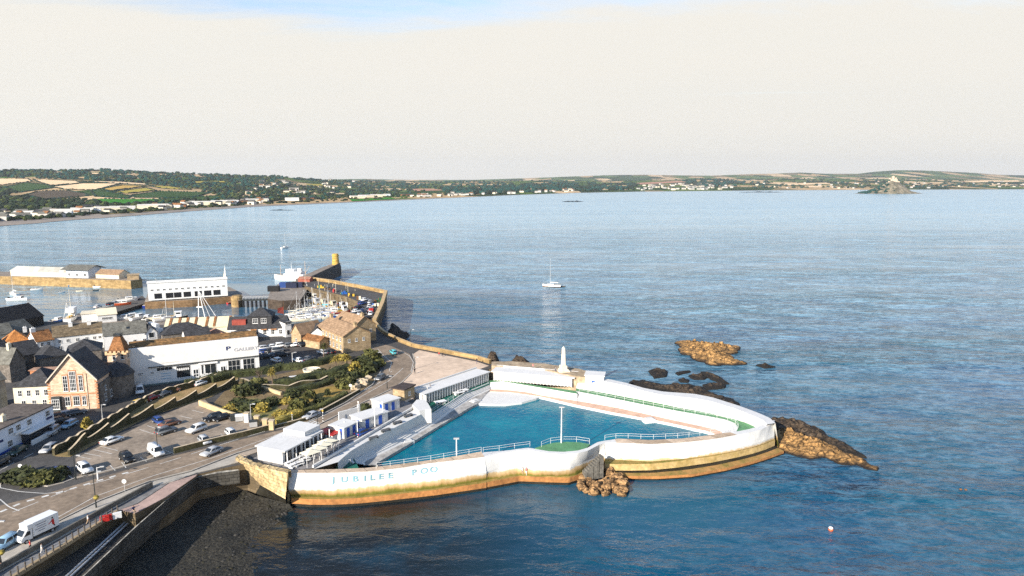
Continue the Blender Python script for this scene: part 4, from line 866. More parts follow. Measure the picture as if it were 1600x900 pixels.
def reef(name, label, outline, h, seed, mat, n=46, tilt=(0.0, 0.0), power=0.6, strat=0.5, zb=0.0):
    # height field rock over an outline traced on the water
    W = PL(outline, zb); cx_ = sum(p.x for p in W)/len(W); cy_ = sum(p.y for p in W)/len(W)
    x0, x1 = min(p.x for p in W), max(p.x for p in W); y0, y1 = min(p.y for p in W), max(p.y for p in W); poly = [(p.x, p.y) for p in W]
    nx = n*2; ny = max(8, int(n * min(2, (y1-y0)/(x1-x0) + .4))); mb = MB(); ex = (x1-x0)*.06; ey = (y1-y0)*.06
    def dist(x, y):
        d = 1e9
        for (ax, ay), (bx, by) in zip(poly, poly[1:]+poly[:1]):
            vx, vy = bx-ax, by-ay; t = max(0, min(1, ((x-ax)*vx+(y-ay)*vy)/(vx*vx+vy*vy+1e-9))); d = min(d, math.hypot(x-ax-t*vx, y-ay-t*vy))
        return d if in_poly(x, y, poly) else -d
    half = min(x1-x0, y1-y0)*.3
    for i in range(nx+1):
        for j in range(ny+1):
            x = x0-ex+(x1-x0+2*ex)*i/nx; y = y0-ey+(y1-y0+2*ey)*j/ny
            q = Vector((x*.16+seed, y*.16, 0)); d = dist(x, y) + noise.noise(q*1.7)*half*.28
            if d < 0: z = -0.9*min(1, -d/half*2)
            else:
                t = min(1, d/half)**power; r_ = abs(noise.fractal(q*2.0, .75, 2.2, 6)); ridge = 1 - abs(noise.noise(Vector((x*.25+y*.5, y*.12-x*.1, seed))))
                cr_ = noise.voronoi(Vector((x*.28+y*.1+seed, y*.55-x*.12, 0)))[0]; edge = min(1, (cr_[1]-cr_[0])*2.2)
                z = h*t*(.35 + .45*ridge + .35*edge) + r_*h*.6*t + tilt[0]*(x-cx_)*t + tilt[1]*(y-cy_)*t
                z += strat*.5*noise.noise(Vector((x*.9, y*.9, seed)))*t; st_ = .7; z = z*.6 + .4*(math.floor(z/st_)*st_ + min(1, (z/st_ % 1)*2.5)*st_)
            mb.v.append((x-cx_, y-cy_, z))
    for i in range(nx):
        for j in range(ny):
            a = i*(ny+1)+j; f = (a, a+ny+1, a+ny+2, a+1)
            if max(mb.v[k][2] for k in f) > -.55: mb.f.append(f); mb.m.append(0)
    return tag(mb.build(name, mat, None, (cx_, cy_, zb)), label, 'rock')
reef('rock_islet', 'tan rock islet standing alone in the sea beyond the pool', [(1056, 536), (1075, 535), (1110, 539), (1140, 541), (1155, 543), (1152, 551), (1138, 554), (1150, 562), (1166, 568), (1140, 571), (1112, 571), (1085, 562), (1066, 552), (1062, 543)], 2.0, 3.1, ROCK, 60)
reef('rock', 'small dark rock awash to the right of the tan islet', [(1180, 571), (1195, 570), (1211, 574), (1195, 576)], 0.8, 8.1, ROCKD, 14)
for i, (o, h, lab) in enumerate([([(1012, 580), (1030, 577), (1044, 582), (1040, 590), (1022, 592)], .9, 'dark weedy rock awash, nearest the wall of the scattered group'), ([(1053, 583), (1078, 580), (1080, 582), (1060, 587)], .7, 'thin dark rock awash, farthest of the scattered group'),
        ([(1076, 588), (1092, 586), (1106, 591), (1100, 594), (1084, 594)], .9, 'dark rock awash in the middle of the scattered group'), ([(1092, 583), (1112, 584), (1128, 592), (1138, 600), (1130, 601), (1112, 594)], .9, 'long dark rock awash at the outer side of the scattered group'),
        ([(1060, 594), (1078, 594), (1076, 598), (1063, 598)], .6, 'smallest dark rock awash in the scattered group'), ([(1096, 602), (1112, 600), (1136, 602), (1134, 607), (1104, 610)], 1.0, 'brown and black rock awash just off the seaward wall')]):
    reef('rock', lab, o, h, 11+i*3, ROCKD, 16)
reef('rock_shelf', 'dark rock shelf along the outside of the seaward wall', [(985, 598), (1005, 596), (1040, 602), (1075, 601), (1100, 606), (1108, 614), (1140, 622), (1165, 640), (1150, 644), (1110, 630), (1060, 622), (1010, 612)], 1.6, 5.0, ROCKD)
reef('rock_point', 'jagged tan rock point running out from the tip of the pool', [(1200, 680), (1216, 675), (1240, 678), (1262, 686), (1290, 694), (1318, 707), (1340, 717), (1374, 732), (1372, 737), (1352, 733), (1338, 729), (1312, 727), (1290, 718), (1262, 716), (1240, 712), (1222, 708)], 1.9, 1.7, ROCK, 80, (-.05, .02))
reef('rock_shelf', 'black weedy rock shelf behind the tan rock point', [(1200, 656), (1222, 656), (1258, 663), (1288, 676), (1304, 687), (1334, 702), (1354, 716), (1320, 712), (1280, 698), (1240, 686), (1206, 680)], 1.7, 6.6, ROCKD)
reef('rock', 'dark rocks at the foot of the harbour wall', [(604, 528), (612, 505), (622, 512), (640, 525), (632, 536), (616, 536)], 1.6, 9.9, ROCKD, 24)
reef('rock', 'dark rock behind the memorial terrace, left of the obelisk', [(760, 566), (764, 558), (775, 557), (780, 564), (776, 570)], 2.2, 4.2, ROCKD, 16, zb=5.6)
reef('rock', 'long dark rock behind the memorial terrace, nearer the obelisk', [(796, 573), (800, 564), (815, 562), (828, 567), (826, 576)], 1.8, 2.2, ROCKD, 18, zb=5.6)
# boulders tipped against the front wall
bld = rockmat('boulder_rock', (0.46, 0.27, 0.12), (0.025, 0.018, 0.012), 0.35)
BM = []
for k in range(5):
    bm = bmesh.new(); bmesh.ops.create_icosphere(bm, subdivisions=3, radius=1)
    for v in bm.verts:
        c = v.co.copy(); m_ = max(abs(c.x), abs(c.y), abs(c.z)); v.co = c.lerp(c / m_ * .8, .75) * (1 + .34*noise.noise(c*1.3 + Vector((k*7, 0, 0))) + .22*noise.noise(c*3.0))
    me = bpy.data.meshes.new('boulder'); bm.to_mesh(me); bm.free(); me.materials.append(bld); BM.append(me)
nb = 0
for i in range(260):
    px, py = rnd.uniform(906, 979), rnd.uniform(726, 775)
    if not in_poly(px, py, [(917, 732), (932, 726), (948, 730), (966, 742), (978, 754), (980, 772), (958, 776), (930, 772), (906, 765), (904, 758)]): continue
    if nb >= 70: break
    nb += 1; t = (775 - py) / 48; z = 0.1 + 1.5*max(0, t) * rnd.uniform(.5, 1.0); p = P(px, py, z); s = rnd.uniform(.5, 1.15)
    tag(obj('boulder', BM[nb % 5], None, p, (rnd.random()*6, rnd.random()*6, rnd.random()*6), (s*1.15, s, s*.8)), 'orange brown boulder in the heap against the foot of the front wall', 'boulder', 'boulders heaped at the front wall')
# stone steps climbing the wall behind the boulders
mb = MB(); a, b_ = P(912, 735, 2.2), P(936, 711, 5.0)
for k in range(9):
    t = k/8; p = a.lerp(b_, t); d = Vector((b_.x-a.x, b_.y-a.y, 0)).normalized(); nn = Vector((d.y, -d.x, 0)); w2 = d * (b_-a).length / 14
    q = [p - w2, p + w2, p + w2 + nn*1.5, p - w2 + nn*1.5]; mb.prism([(v.x - a.x, v.y - a.y) for v in q], -1.5 - a.z*0, p.z - a.z + .2)
tag(mb.build('stone_steps', M('dark_step_stone', (.14, .13, .11), .9, .3, .8, fine=(2, .3)), None, a), 'worn dark stone steps up the white wall behind the boulders', 'steps')
# buoys in the sea at right
p = P(1298, 829, 0); r = thing('buoy', 'round white and orange mooring buoy floating at bottom right', 'buoy', p, 0, None, .52)
MB().lathe([(.05, .55), (.5, .6), (.75, .9), (.6, 1.25), (.1, 1.4)], 14).build('float', FRAMEW, r, smooth=True); MB().lathe([(.1, -.3), (.7, .0), (.8, .5), (.5, .6), (.05, .62)], 14).build('collar', M('orange_plastic', (.6, .12, .04), .5, .1, 1), r, smooth=True)
for k, (px, py, lab) in enumerate(((1501, 765, 'brown float adrift at right, left one of two'), (1509, 765.5, 'brown float adrift at right, right one of two'))):
    o = MB().lathe([(.05, -.2), (.25, -.05), (.3, .1), (.2, .22), (.05, .26)], 10).build('float', WOODB, None, P(px, py, 0), smooth=True); tag(o, lab, 'float', 'floats at right')

# ================================================================== ROADS, PAVINGS, GARDENS
def sheet(name, pts, dz, mat, z=ZL, kerb=0.0):
    return slab(name, pts, z + dz, [mat], max(0.02, dz + 0.01))
def kerb_line(mb, pts, z=ZL, h=0.13, th=0.28): wall_run(mb, PL(pts, z), z - 0.02, h + 0.02, th)
KERB = M('kerb_stone', (0.42, 0.38, 0.32), 0.9, 0.2, 0.5)
sheet('road', [(-80, 905), (0, 862), (104, 807), (155, 782), (235, 751), (300, 735), (372, 707), (416, 694), (454, 680), (500, 662), (560, 632), (612, 607), (628, 597), (642, 583), (648, 568), (640, 553), (612, 541), (590, 536),
    (576, 540), (598, 560), (600, 580), (588, 600), (540, 631), (480, 662), (425, 675), (272, 712), (160, 745), (60, 775), (0, 790), (-80, 810)], 0.012, ASPHW)
sheet('car_park', [(118, 716), (240, 655), (318, 622), (330, 634), (372, 650), (405, 661), (422, 669), (272, 706), (165, 738), (120, 748)], 0.012, M('car_park_tarmac', (0.27, 0.215, 0.16), 0.92, 0.25, 0.2, fine=(1.2, 0.2)))
sheet('gallery_car_park', [(409, 536), (480, 534), (530, 546), (520, 560), (470, 578), (409, 590)], 0.012, M('old_tarmac', (0.075, 0.066, 0.058), 0.92, 0.3, 0.25))
sheet('promenade_pavement', [(-80, 912), (0, 864), (104, 809), (155, 784), (235, 753), (300, 737), (372, 709), (385, 715), (372, 722), (330, 733), (309, 738), (270, 752), (238, 760), (0, 893), (-80, 938)], 0.12, PAVE)
sheet('ramp_path', [(-80, 944), (0, 896), (238, 762), (266, 753), (215, 786), (186, 797), (29, 893), (-80, 955)], 0.03, M('grey_path', (0.20, 0.19, 0.18), 0.9, 0.25, 0.4, fine=(1.5, .2)))
sheet('pink_path', [(187, 796.5), (216, 787), (266, 754), (308, 741), (306, 744), (258, 777), (211, 802)], 0.06, PINKP)
sheet('esplanade', [(614, 609), (628, 599), (643, 584), (650, 567), (646, 553), (655, 547), (700, 556), (745, 565), (764, 571.5), (644, 615), (646, 622), (634, 628)], 0.10, SANDP)
sheet('seafront_pavement', [(372, 709), (416, 696), (454, 682), (500, 664), (560, 634), (612, 609), (618, 614), (560, 641), (506, 669), (455, 688), (420, 700), (385, 712)], 0.11, M('warm_paving', (0.36, 0.29, 0.22), .9, .2, .4, fine=(1.5, .15)))
sheet('cafe_yard', [(395, 716), (455, 690), (508, 671), (560, 644), (618, 617), (642, 630), (648, 638), (560, 690), (492, 731), (450, 735)], 0.03, M('yard_tarmac', (0.20, 0.19, 0.185), .9, .25, .4, fine=(1.5, .2)))
sheet('grass_strip', [(86, 712), (236, 625), (293, 608), (350, 590), (372, 590), (372, 602), (350, 609), (330, 620), (236, 649), (110, 713)], 0.10, GRASS)
sheet('garden_lawn', [(330, 634), (352, 610), (375, 596), (420, 588), (480, 575), (545, 556), (585, 560), (594, 578), (580, 600), (540, 627), (480, 658), (428, 670), (405, 660), (370, 648)], 0.08, EARTH)
for i, (pts, m_) in enumerate([([(352, 632), (372, 624), (400, 622), (428, 630), (440, 642), (420, 654), (395, 652), (366, 644)], 'lawn_olive'), ([(450, 622), (480, 612), (530, 600), (540, 606), (520, 622), (480, 640), (455, 640)], 'lawn_gold'), ([(420, 598), (470, 586), (520, 576), (548, 566), (552, 574), (530, 584), (470, 596), (430, 606)], 'lawn_path')]):
    sheet('garden_bed', pts, 0.11, [M('lawn_olive', (.13, .13, .03), .95, .35, .3, col2=(.25, .2, .08), fine=(2, .3)), M('lawn_gold', (.30, .20, .05), .95, .3, .3, fine=(2, .25)), M('lawn_path', (.40, .24, .14), .95, .2, .4)][i])
# road markings
rm = MB()
def stripe(pts, wd=0.14, dash=None, z=ZL + 0.02):
    L = resample(PL(pts, z), max(2, int(sum((q-p).length for p, q in zip(PL(pts, z), PL(pts, z)[1:])) / 1.0)))
    for i, (p, q) in enumerate(zip(L, L[1:])):
        if dash and (i % dash[1]) >= dash[0]: continue
        d = (q - p).normalized(); n = Vector((-d.y, d.x, 0)) * wd / 2
        rm.add([p - n, q - n, q + n, p + n], [(0, 1, 2, 3)])
stripe([(-40, 828), (0, 808), (105, 766), (170, 749), (272, 718), (340, 696), (430, 669), (500, 642), (555, 617), (590, 600), (612, 580)], 0.16, (4, 6))
stripe([(0, 852), (80, 814), (150, 775), (240, 743), (330, 716), (420, 684), (500, 652), (560, 622), (606, 596), (630, 575)], 0.14)
stripe([(0, 800), (35, 785), (104, 766), (150, 752), (210, 735)], .55, (1, 2)); stripe([(0, 762), (30, 768), (70, 771), (104, 768)], .16); stripe([(0, 762), (2, 748), (14, 738), (40, 728)], .16)
stripe([(0, 735), (20, 724), (52, 708)], .14, (3, 5)); stripe([(0, 780), (14, 792), (30, 798)], .2)
stripe([(272, 704), (330, 691), (422, 668)], .14); stripe([(590, 545), (600, 556), (612, 566), (608, 580)], .14, None); stripe([(560, 533), (585, 545), (600, 560)], .14, (3, 5)); stripe([(626, 548), (640, 556), (646, 566), (642, 580)], .14)
for (a, b_) in [((122, 713), (142, 717)), ((132, 708), (158, 713)), ((145, 702), (175, 709)), ((156, 697), (184, 704)), ((230, 665), (252, 672)), ((218, 671), (240, 678)), ((282, 650), (300, 654)), ((300, 641), (318, 645)), ((172, 727), (180, 735)), ((190, 722), (197, 731)), ((219, 714), (229, 721)), ((254, 702), (272, 709)), ((276, 698), (284, 704)), ((291, 694), (298, 700)), ((306, 690), (312, 696)), ((330, 684), (337, 689)), ((345, 678), (352, 684)), ((52, 740), (58, 745)), ((66, 741), (73, 738)), ((94, 746), (104, 740)), ((107, 743), (114, 748))]:
    stripe([a, b_], .13)
for k in range(7):       # zebra crossing
    t = k / 6; x, y = 458 + 22*t, 660 + 11*t; stripe([(x, y), (x + 21, y - 9.5)], .6)
kind(rm.build('road_markings', LINEW), 'structure')
kb = MB()
for l in ([(0, 862.5), (104, 807.5), (155, 782.5), (235, 751.5), (300, 735.5), (372, 707.5), (416, 694.5), (454, 680.5), (500, 662.5), (560, 632.5), (613, 607.5), (628, 597.5), (643, 583), (649, 568), (645, 553)], [(20, 748), (45, 757), (75, 760), (100, 754), (118, 747), (160, 738), (272, 707)], [(0, 758), (4, 748), (20, 740)], [(425, 672), (480, 660), (540, 629), (582, 601), (596, 579)]): kerb_line(kb, l)
kind(kb.build('kerbs', KERB), 'structure')
# walls
def named_wall(label, pts, h, th, m_, z=ZL, top=None, name='stone_wall', sm=0, cat='wall'):
    l = PL(pts, z); l = smooth_line(l, sm, 2) if sm else l
    mb = MB(); ms = [m_] if top is None else [m_, top]; wall_run(mb, l, z - .2, (lambda s: h(s) + .2) if callable(h) else h + .2, th, 0, None if top is None else 1)
    return tag(mb.build(name, ms), label, cat)
COPE = M('pale_coping', (0.50, 0.40, 0.27), .9, .2, .5); GWALL = M('garden_wall_stone', (0.115, 0.095, 0.05), .9, .4, .6, col2=(.05, .055, .018), stone=(.7, .35, .04, .5), fine=(2, .3))
named_wall('low dark wall between the promenade pavement and the ramp path', [(-60, 934), (0, 892), (120, 824), (238, 760.5)], .95, .35, M('promenade_wall', (0.13, 0.12, .10), .9, .3, .6, fine=(2, .2)))
named_wall('rough stone wall under the fence beside the sunken slip', [(-60, 958), (29, 897), (110, 847), (184, 799.5)], .35, .6, M('rough_kerb_stone', (.33, .25, .15), .9, .3, .6))
named_wall('dark stone wall between the car park and the main road', [(272, 708.5), (330, 693.5), (380, 682), (424, 670.5)], 1.15, .5, GWALL, top=COPE)
sc1 = PL([(86, 711), (130, 686), (180, 657), (238, 624), (262, 616), (293, 608), (350, 590)], ZL)
named_wall('rough stone wall on the town side of the scalloped wall', [(84, 712), (130, 686), (180, 657), (238, 624), (262, 616), (293, 608), (350, 591)], lambda s: 1.5 + .35*abs(math.sin(s*.9)) + .2*noise.noise(Vector((s*.7, 0, 0))), .5, GWALL, top=COPE, sm=120)
named_wall('scalloped stone wall between the car park and the dry grass strip', [(108, 713), (130, 697), (165, 681), (200, 664), (236, 650), (275, 636), (318, 621), (352, 609), (372, 601)], lambda s: 1.3 + 1.3*((s/6.2) % 1)**1.6, .4, GWALL, top=COPE, sm=200)
named_wall('cream garden wall at the corner of the car park', [(312, 633), (328, 639.5), (345, 646), (372, 655)], 1.25, .45, M('cream_wall_stone', (.52, .40, .22), .9, .25, .6), sm=20)
for i, (px, py) in enumerate([(386, 659), (402, 664), (415, 669), (425, 671)]):
    p = P(px, py, ZL); r = thing('gate_pier', ['white gate pier nearest the bins at the car park exit', 'stone gate pier second from the bins at the car park exit', 'stone gate pier third from the bins at the car park exit', 'stone gate pier on the road corner of the car park exit'][i], 'gate pier', p)
    MB().box(-.5, .5, -.5, .5, -.1, 2.0).build('shaft', WHITEW if i == 0 else MATS['cream_wall_stone'], r); MB().box(-.6, .6, -.6, .6, 2.0, 2.2).build('cap', COPE, r)
named_wall('serpentine stone wall through the upper garden', [(376, 596), (392, 604), (420, 609), (450, 608), (470, 603), (490, 601), (512, 594)], lambda s: .9 + .5*abs(math.sin(s*.35)), .6, GWALL, top=COPE, sm=90)
named_wall('curved cream wall at the left end of the gardens', [(392, 602), (408, 607), (425, 613), (440, 618)], .9, .6, MATS['cream_wall_stone'], sm=30)
named_wall('low stone wall along the garden edge of the main road', [(428, 670), (480, 657), (530, 630), (562, 612)], .8, .5, GWALL, top=COPE, sm=40)
# quay and seafront parapets
named_wall('sunlit parapet wall round the harbour quay', [(478, 436), (520, 442), (560, 449.5), (603, 458.5), (597, 478), (588, 498), (585, 504)], 1.5, 1.6, QSTONE, z=ZL, top=M('parapet_top', (.50, .35, .18), .9, .2, .4))
named_wall('tan sea wall curving from the harbour to the esplanade', [(585, 504.5), (592, 514), (600, 522), (622, 533), (646, 542.5), (700, 552.5), (745, 561.5), (766, 568)], 1.2, .8, QSTONE, top=MATS['parapet_top'], sm=70)
# fence beside the sunken slip
fp = PL([(-30, 936), (29, 897), (110, 847), (184, 800)], ZL + .3); fq = resample(fp, 22); fr = thing('post_fence', 'wooden post fence between the ramp path and the sunken slip', 'fence', fq[0])
pm = MB().box(-.08, .08, -.08, .08, 0, 1.2).mesh('post', [M('weathered_post', (.10, .085, .07), .9, .3, 1)]); fm = MB()
for q in fq: obj('post', pm, fr, q - fq[0])
for hh_ in (.55, 1.05):
    for a, b_ in zip(fq, fq[1:]): fm.tube(a - fq[0] + Vector((0, 0, hh_)), b_ - fq[0] + Vector((0, 0, hh_)), .03, n=5)
fm.build('rail', METAL, fr)

# ================================================================== PLANTS
def leaf_cloud(mb, n, fn, s, m=0):
    for _ in range(n):
        c = fn(); a = Vector((rnd.gauss(0, 1), rnd.gauss(0, 1), rnd.gauss(0, 1))).normalized(); b_ = a.orthogonal().normalized(); c2 = a.cross(b_); t = s * rnd.uniform(.6, 1.4)
        mb.add([c - b_*t, c - c2*t*.6, c + b_*t, c + c2*t*.6], [(0, 1, 2, 3)], m)
def bush_mesh(name, mat, n=360, s=.2, rough=.35, seed=0):
    mb = MB()
    bm = bmesh.new(); bmesh.ops.create_icosphere(bm, subdivisions=2, radius=.8)
    mb.add([(v.co.x*(1+rough*noise.noise(v.co*2+Vector((seed, 0, 0)))), v.co.y*(1+rough*noise.noise(v.co*2+Vector((seed, 5, 0)))), max(-.1, v.co.z*.9*(1+rough*noise.noise(v.co*2+Vector((seed, 9, 0)))) + .35)) for v in bm.verts], [tuple(q.index for q in f.verts) for f in bm.faces]); bm.free()
    def fn():
        d = Vector((rnd.gauss(0, 1), rnd.gauss(0, 1), abs(rnd.gauss(0, 1)))).normalized(); r = .72 + .35*noise.noise(d*2.2 + Vector((seed, 0, 3))) + rnd.uniform(-.1, .22)
        return Vector((d.x*r*1.05, d.y*r*1.05, d.z*r*.95 + .2))
    leaf_cloud(mb, n, fn, s); return mb.mesh(name, [mat])
BUSH = {k: [bush_mesh('bush', m_, seed=i*5+j) for j in range(3)] for i, (k, m_) in enumerate((('dark', LEAF), ('bright', LEAFB), ('yellow', LEAFY)))}
def bush(px, py, k, sx, sz, label, z=ZL, name='bush', group=None, sy=None):
    o = obj(name, rnd.choice(BUSH[k]), None, P(px, py, z), rnd.random()*6, (sx, sy or sx, sz)); return tag(o, label, 'bush', group)
def hedge(label, pts, wd, h, k, name='hedge'):
    l = PL(pts, ZL); L = sum((q-p).length for p, q in zip(l, l[1:])); n = max(4, int(L/.8)); q = resample(l, n); mb = MB()
    nr = [Vector((-(q[min(n-1, i+1)]-q[max(0, i-1)]).y, (q[min(n-1, i+1)]-q[max(0, i-1)]).x, 0)).normalized() for i in range(n)]
    o = len(mb.v)
    prof = [(-.5, 0), (-.5, .75), (-.3, .97), (.3, .97), (.5, .75), (.5, 0)]
    for i in range(n):
        for u, v in prof:
            f = 1 + .22*noise.noise(Vector((q[i].x*.5, q[i].y*.5, u*3 + v))); mb.v.append(tuple(q[i] + nr[i]*u*wd*f + Vector((0, 0, v*h*(1+.25*noise.noise(q[i]*.35))))))
    for i in range(n-1):
        for j in range(5): a = o+i*6+j; mb.f.append((a, a+1, a+7, a+6)); mb.m.append(0)
    mb.f += [tuple(o+j for j in range(6)), tuple(o+(n-1)*6+j for j in range(6))[::-1]]; mb.m += [0, 0]
    def fn():
        i = rnd.randrange(n); u, v = rnd.choice(((-.52, rnd.random()), (.52, rnd.random()), (rnd.uniform(-.5, .5), 1.0), (rnd.uniform(-.5, .5), 1.0)))
        return q[i] + nr[i]*u*wd*rnd.uniform(.9, 1.15) + Vector((0, 0, v*h*rnd.uniform(.9, 1.18)))
    leaf_cloud(mb, int(L*9), fn, .22); return tag(mb.build(name, {'dark': LEAF, 'bright': LEAFB, 'yellow': LEAFY}[k]), label, 'hedge')
hedge('long dark hedge below the gallery front', [(330, 598), (360, 590), (410, 584), (440, 578), (470, 576), (500, 570), (520, 563)], 2.2, 1.9, 'dark')
hedge('dark hedge above the serpentine garden wall', [(428, 604), (460, 600), (490, 592), (520, 588), (545, 578)], 3.0, 2.0, 'dark')
hedge('dark hedge along the edge of the upper garden terrace', [(450, 616), (470, 611), (495, 606), (520, 598)], 2.0, 1.4, 'dark')
hedge('yellowish hedge beside the main road near the zebra crossing', [(430, 666), (450, 656), (470, 648)], 2.4, 1.5, 'yellow')
hedge('low green hedge along the road edge of the gardens', [(476, 645), (500, 637), (520, 628), (540, 617)], 1.6, 1.0, 'bright')
hedge('dark hedge behind the scalloped wall near the gallery', [(290, 604), (312, 600), (335, 594), (356, 588)], 2.0, 1.8, 'dark')
GB = [(388, 616, 'dark', 3.2, 2.6, 'large dark green bush inside the curved cream wall'), (404, 604, 'bright', 2.6, 2.0, 'bright green bush behind the curved cream wall'), (378, 612, 'bright', 2.4, 1.8, 'green bush at the left end of the gardens'),
      (390, 640, 'dark', 3.0, 1.8, 'dark bush on the olive lawn, nearest the car park'), (408, 642, 'yellow', 2.2, 1.6, 'yellow green bush on the olive lawn, nearest the road'), (374, 634, 'dark', 2.6, 1.7, 'dark bush at the car park end of the olive lawn'), (424, 632, 'dark', 2.4, 1.6, 'rounded dark bush at the far side of the olive lawn'),
      (468, 640, 'bright', 2.6, 2.4, 'round bright green bush beside the road opposite the kiosks'), (456, 620, 'dark', 2.2, 1.6, 'dark bush at the centre of the gardens'), (484, 622, 'bright', 1.6, 1.8, 'small bright bush at the centre of the gardens'), (512, 618, 'dark', 0.8, 1.6, 'small dark upright shrub on the golden lawn'),
      (540, 606, 'bright', 2.6, 2.4, 'rounded green bush at the right end of the gardens'), (552, 596, 'dark', 2.6, 2.4, 'dark bush at the right end of the gardens, nearest the hedge'), (562, 590, 'bright', 2.6, 2.2, 'green bush in the corner bed by the road bend'), (576, 580, 'dark', 3.4, 3.0, 'large dark bush at the road bend'), (580, 566, 'bright', 3.2, 3.4, 'tall green bush at the top of the road bend'),
      (566, 572, 'dark', 3.0, 2.6, 'dark bush at the top of the gardens below the stone houses'), (590, 572, 'bright', 2.2, 1.8, 'small green bush on the outside of the road bend'), (556, 580, 'yellow', 2.2, 2.4, 'yellow green bush near the stone planter'), (534, 590, 'dark', 2.4, 1.8, 'dark bush beside the pink garden path'), (500, 586, 'dark', 2.2, 1.6, 'dark bush above the long garden hedge'),
      (446, 630, 'yellow', 1.8, 1.2, 'low yellow bush by the garden path'), (360, 641, 'yellow', 2.0, 1.2, 'low yellow bush behind the cream garden wall'), (440, 650, 'yellow', 2.0, 1.2, 'low yellow bush behind the roadside hedge'), (500, 628, 'dark', 1.6, 1.0, 'low dark bush near the golden lawn edge'), (605, 628, 'dark', 1.8, 1.4, 'dark shrub behind the rearmost kiosk'), (570, 640, 'dark', 1.6, 1.3, 'dark shrub between two white kiosks'),
      (336, 588, 'dark', 1.8, 1.8, 'dark bush under the right half of the gallery front'), (136, 669, 'yellow', 1.1, 2.2, 'small yellow tree in the pavement by the rough stone wall'), (70, 625, 'bright', 1.1, 1.6, 'bright green shrub in the yard of the peach granite hall'), (536, 562, 'yellow', 2.4, 1.6, 'yellow bush in front of the stone houses')]
for b_ in GB: bush(*b_[:5], b_[5])
for i, (px, py, s, k) in enumerate([(30, 748, 3.0, 'dark'), (46, 752, 3.0, 'dark'), (62, 753, 3.2, 'bright'), (80, 750, 2.6, 'dark'), (94, 744, 1.6, 'dark')]):
    bush(px, py, k, s, 1.7, ['dark bush at the left end of the roundabout bed', 'dark bush second from the left in the roundabout bed', 'brighter bush in the middle of the roundabout bed', 'dark bush fourth from the left in the roundabout bed', 'small dark bush at the right end of the roundabout bed'][i], name='shrub')
def palm_mesh():
    mb = MB()
    for i in range(70):
        a = rnd.random()*6.28; e = rnd.uniform(-.5, 1.3); L = rnd.uniform(.9, 1.4); d = Vector((math.cos(a)*math.cos(e), math.sin(a)*math.cos(e), math.sin(e))); s = Vector((-math.sin(a), math.cos(a), 0))*.06
        m_ = d*L*.6; tip = d*L + Vector((0, 0, -.35*L)); mb.add([s, -s, m_-s, m_+s, tip], [(0, 1, 2, 3), (3, 2, 4)])
    return mb
PALMC = palm_mesh().mesh('crown', [LEAFY]); PALMD = palm_mesh().mesh('crown', [LEAFB])
def palm(px, yb, yt, label, c=PALMC, z=ZL):
    h = hh(px, yb, z, yt); r = thing('palm_tree', label, 'palm tree', P(px, yb, z), rnd.random()*6); 
    mb = MB(); mb.tube((0, 0, -.1), (.1, 0, h*.55), .2, .14, 7).tube((.1, 0, h*.5), (.5, .2, h*.82), .12, .09, 6).tube((.1, 0, h*.5), (-.35, -.2, h*.76), .12, .09, 6); mb.build('trunk', BARK, r)
    for q in ((.5, .2, h*.82), (-.35, -.2, h*.76)): obj('crown', c, r, q, rnd.random()*6, (1.35, 1.35, 1.2))
palm(426, 605, 575, 'cabbage palm standing in the upper garden, leftmost with a full crown'); palm(525, 580, 556, 'cabbage palm beside the pink garden path'); palm(543, 577, 554, 'bushy cabbage palm nearest the stone houses'); palm(506, 561, 536, 'tall thin palm at the edge of the gallery car park', PALMD); palm(480, 632, 614, 'small palm near the centre of the gardens', PALMD)
def bare_tree(px, yb, yt, label):
    h = hh(px, yb, ZL, yt); r = thing('bare_tree', label, 'tree', P(px, yb, ZL)); mb = MB().tube((0, 0, 0), (0, 0, h*.5), .14, .1, 6); tw = MB()
    for i in range(14):
        a = rnd.random()*6.28; b0 = Vector((0, 0, h*rnd.uniform(.35, .5))); d = b0 + Vector((math.cos(a)*h*.22, math.sin(a)*h*.22, h*rnd.uniform(.2, .5))); tw.tube(b0, d, .06, .02, 4)
        for _ in range(3): tw.tube(b0.lerp(d, .6), d + Vector((rnd.uniform(-.8, .8), rnd.uniform(-.8, .8), rnd.uniform(.1, .9))), .03, .01, 3)
    mb.build('trunk', BARK, r); tw.build('branches', BARK, r)
bare_tree(407, 601, 576, 'thin bare tree at the right corner of the gallery')
# round planter and garden ornaments
p = P(487, 581, ZL); o = MB().lathe([(2.2, 0), (2.4, .5), (2.5, .9), (2.2, .9), (2.0, .55), (.1, .5)], 24).build('stone_planter', CREAMW, None, p); tag(o, 'round pale stone basin at the top of the gardens', 'planter')
for i, (px, py, s) in enumerate([(548, 588, 1.3), (556, 606, 1.2), (566, 600, 1.5), (574, 592, .9)]):
    o = obj('garden_rock', BM[i], None, P(px, py, ZL + .2), i*1.3, (s*1.3, s, s*1.0)); o.data = o.data.copy(); o.data.materials[0] = COPE
    tag(o, ['pale rock in the bed below the right hand palms', 'pale rock on the road side of the garden, nearest the bushes', 'large pale rock at the roadside corner of the gardens', 'small pale rock by the road bend'][i], 'rock')
for i, (px, py) in enumerate([(442, 596), (458, 592)]):
    r = thing('picnic_table', ['pale picnic table in the upper garden, left one', 'pale picnic table in the upper garden, right one'][i], 'table', P(px, py, ZL + .1), .4); MB().box(-1, 1, -.45, .45, .7, .78).build('top', FRAMEW, r); lg = MB().box(-.06, .06, -.5, .5, 0, .7).mesh('leg', [FRAMEW]); bn = MB().box(-1, 1, -.15, .15, .4, .46).mesh('seat', [FRAMEW])
    for s in (-.7, .7): obj('leg', lg, r, (s, 0, 0))
    for s in (-.8, .8): obj('seat', bn, r, (0, s, 0))

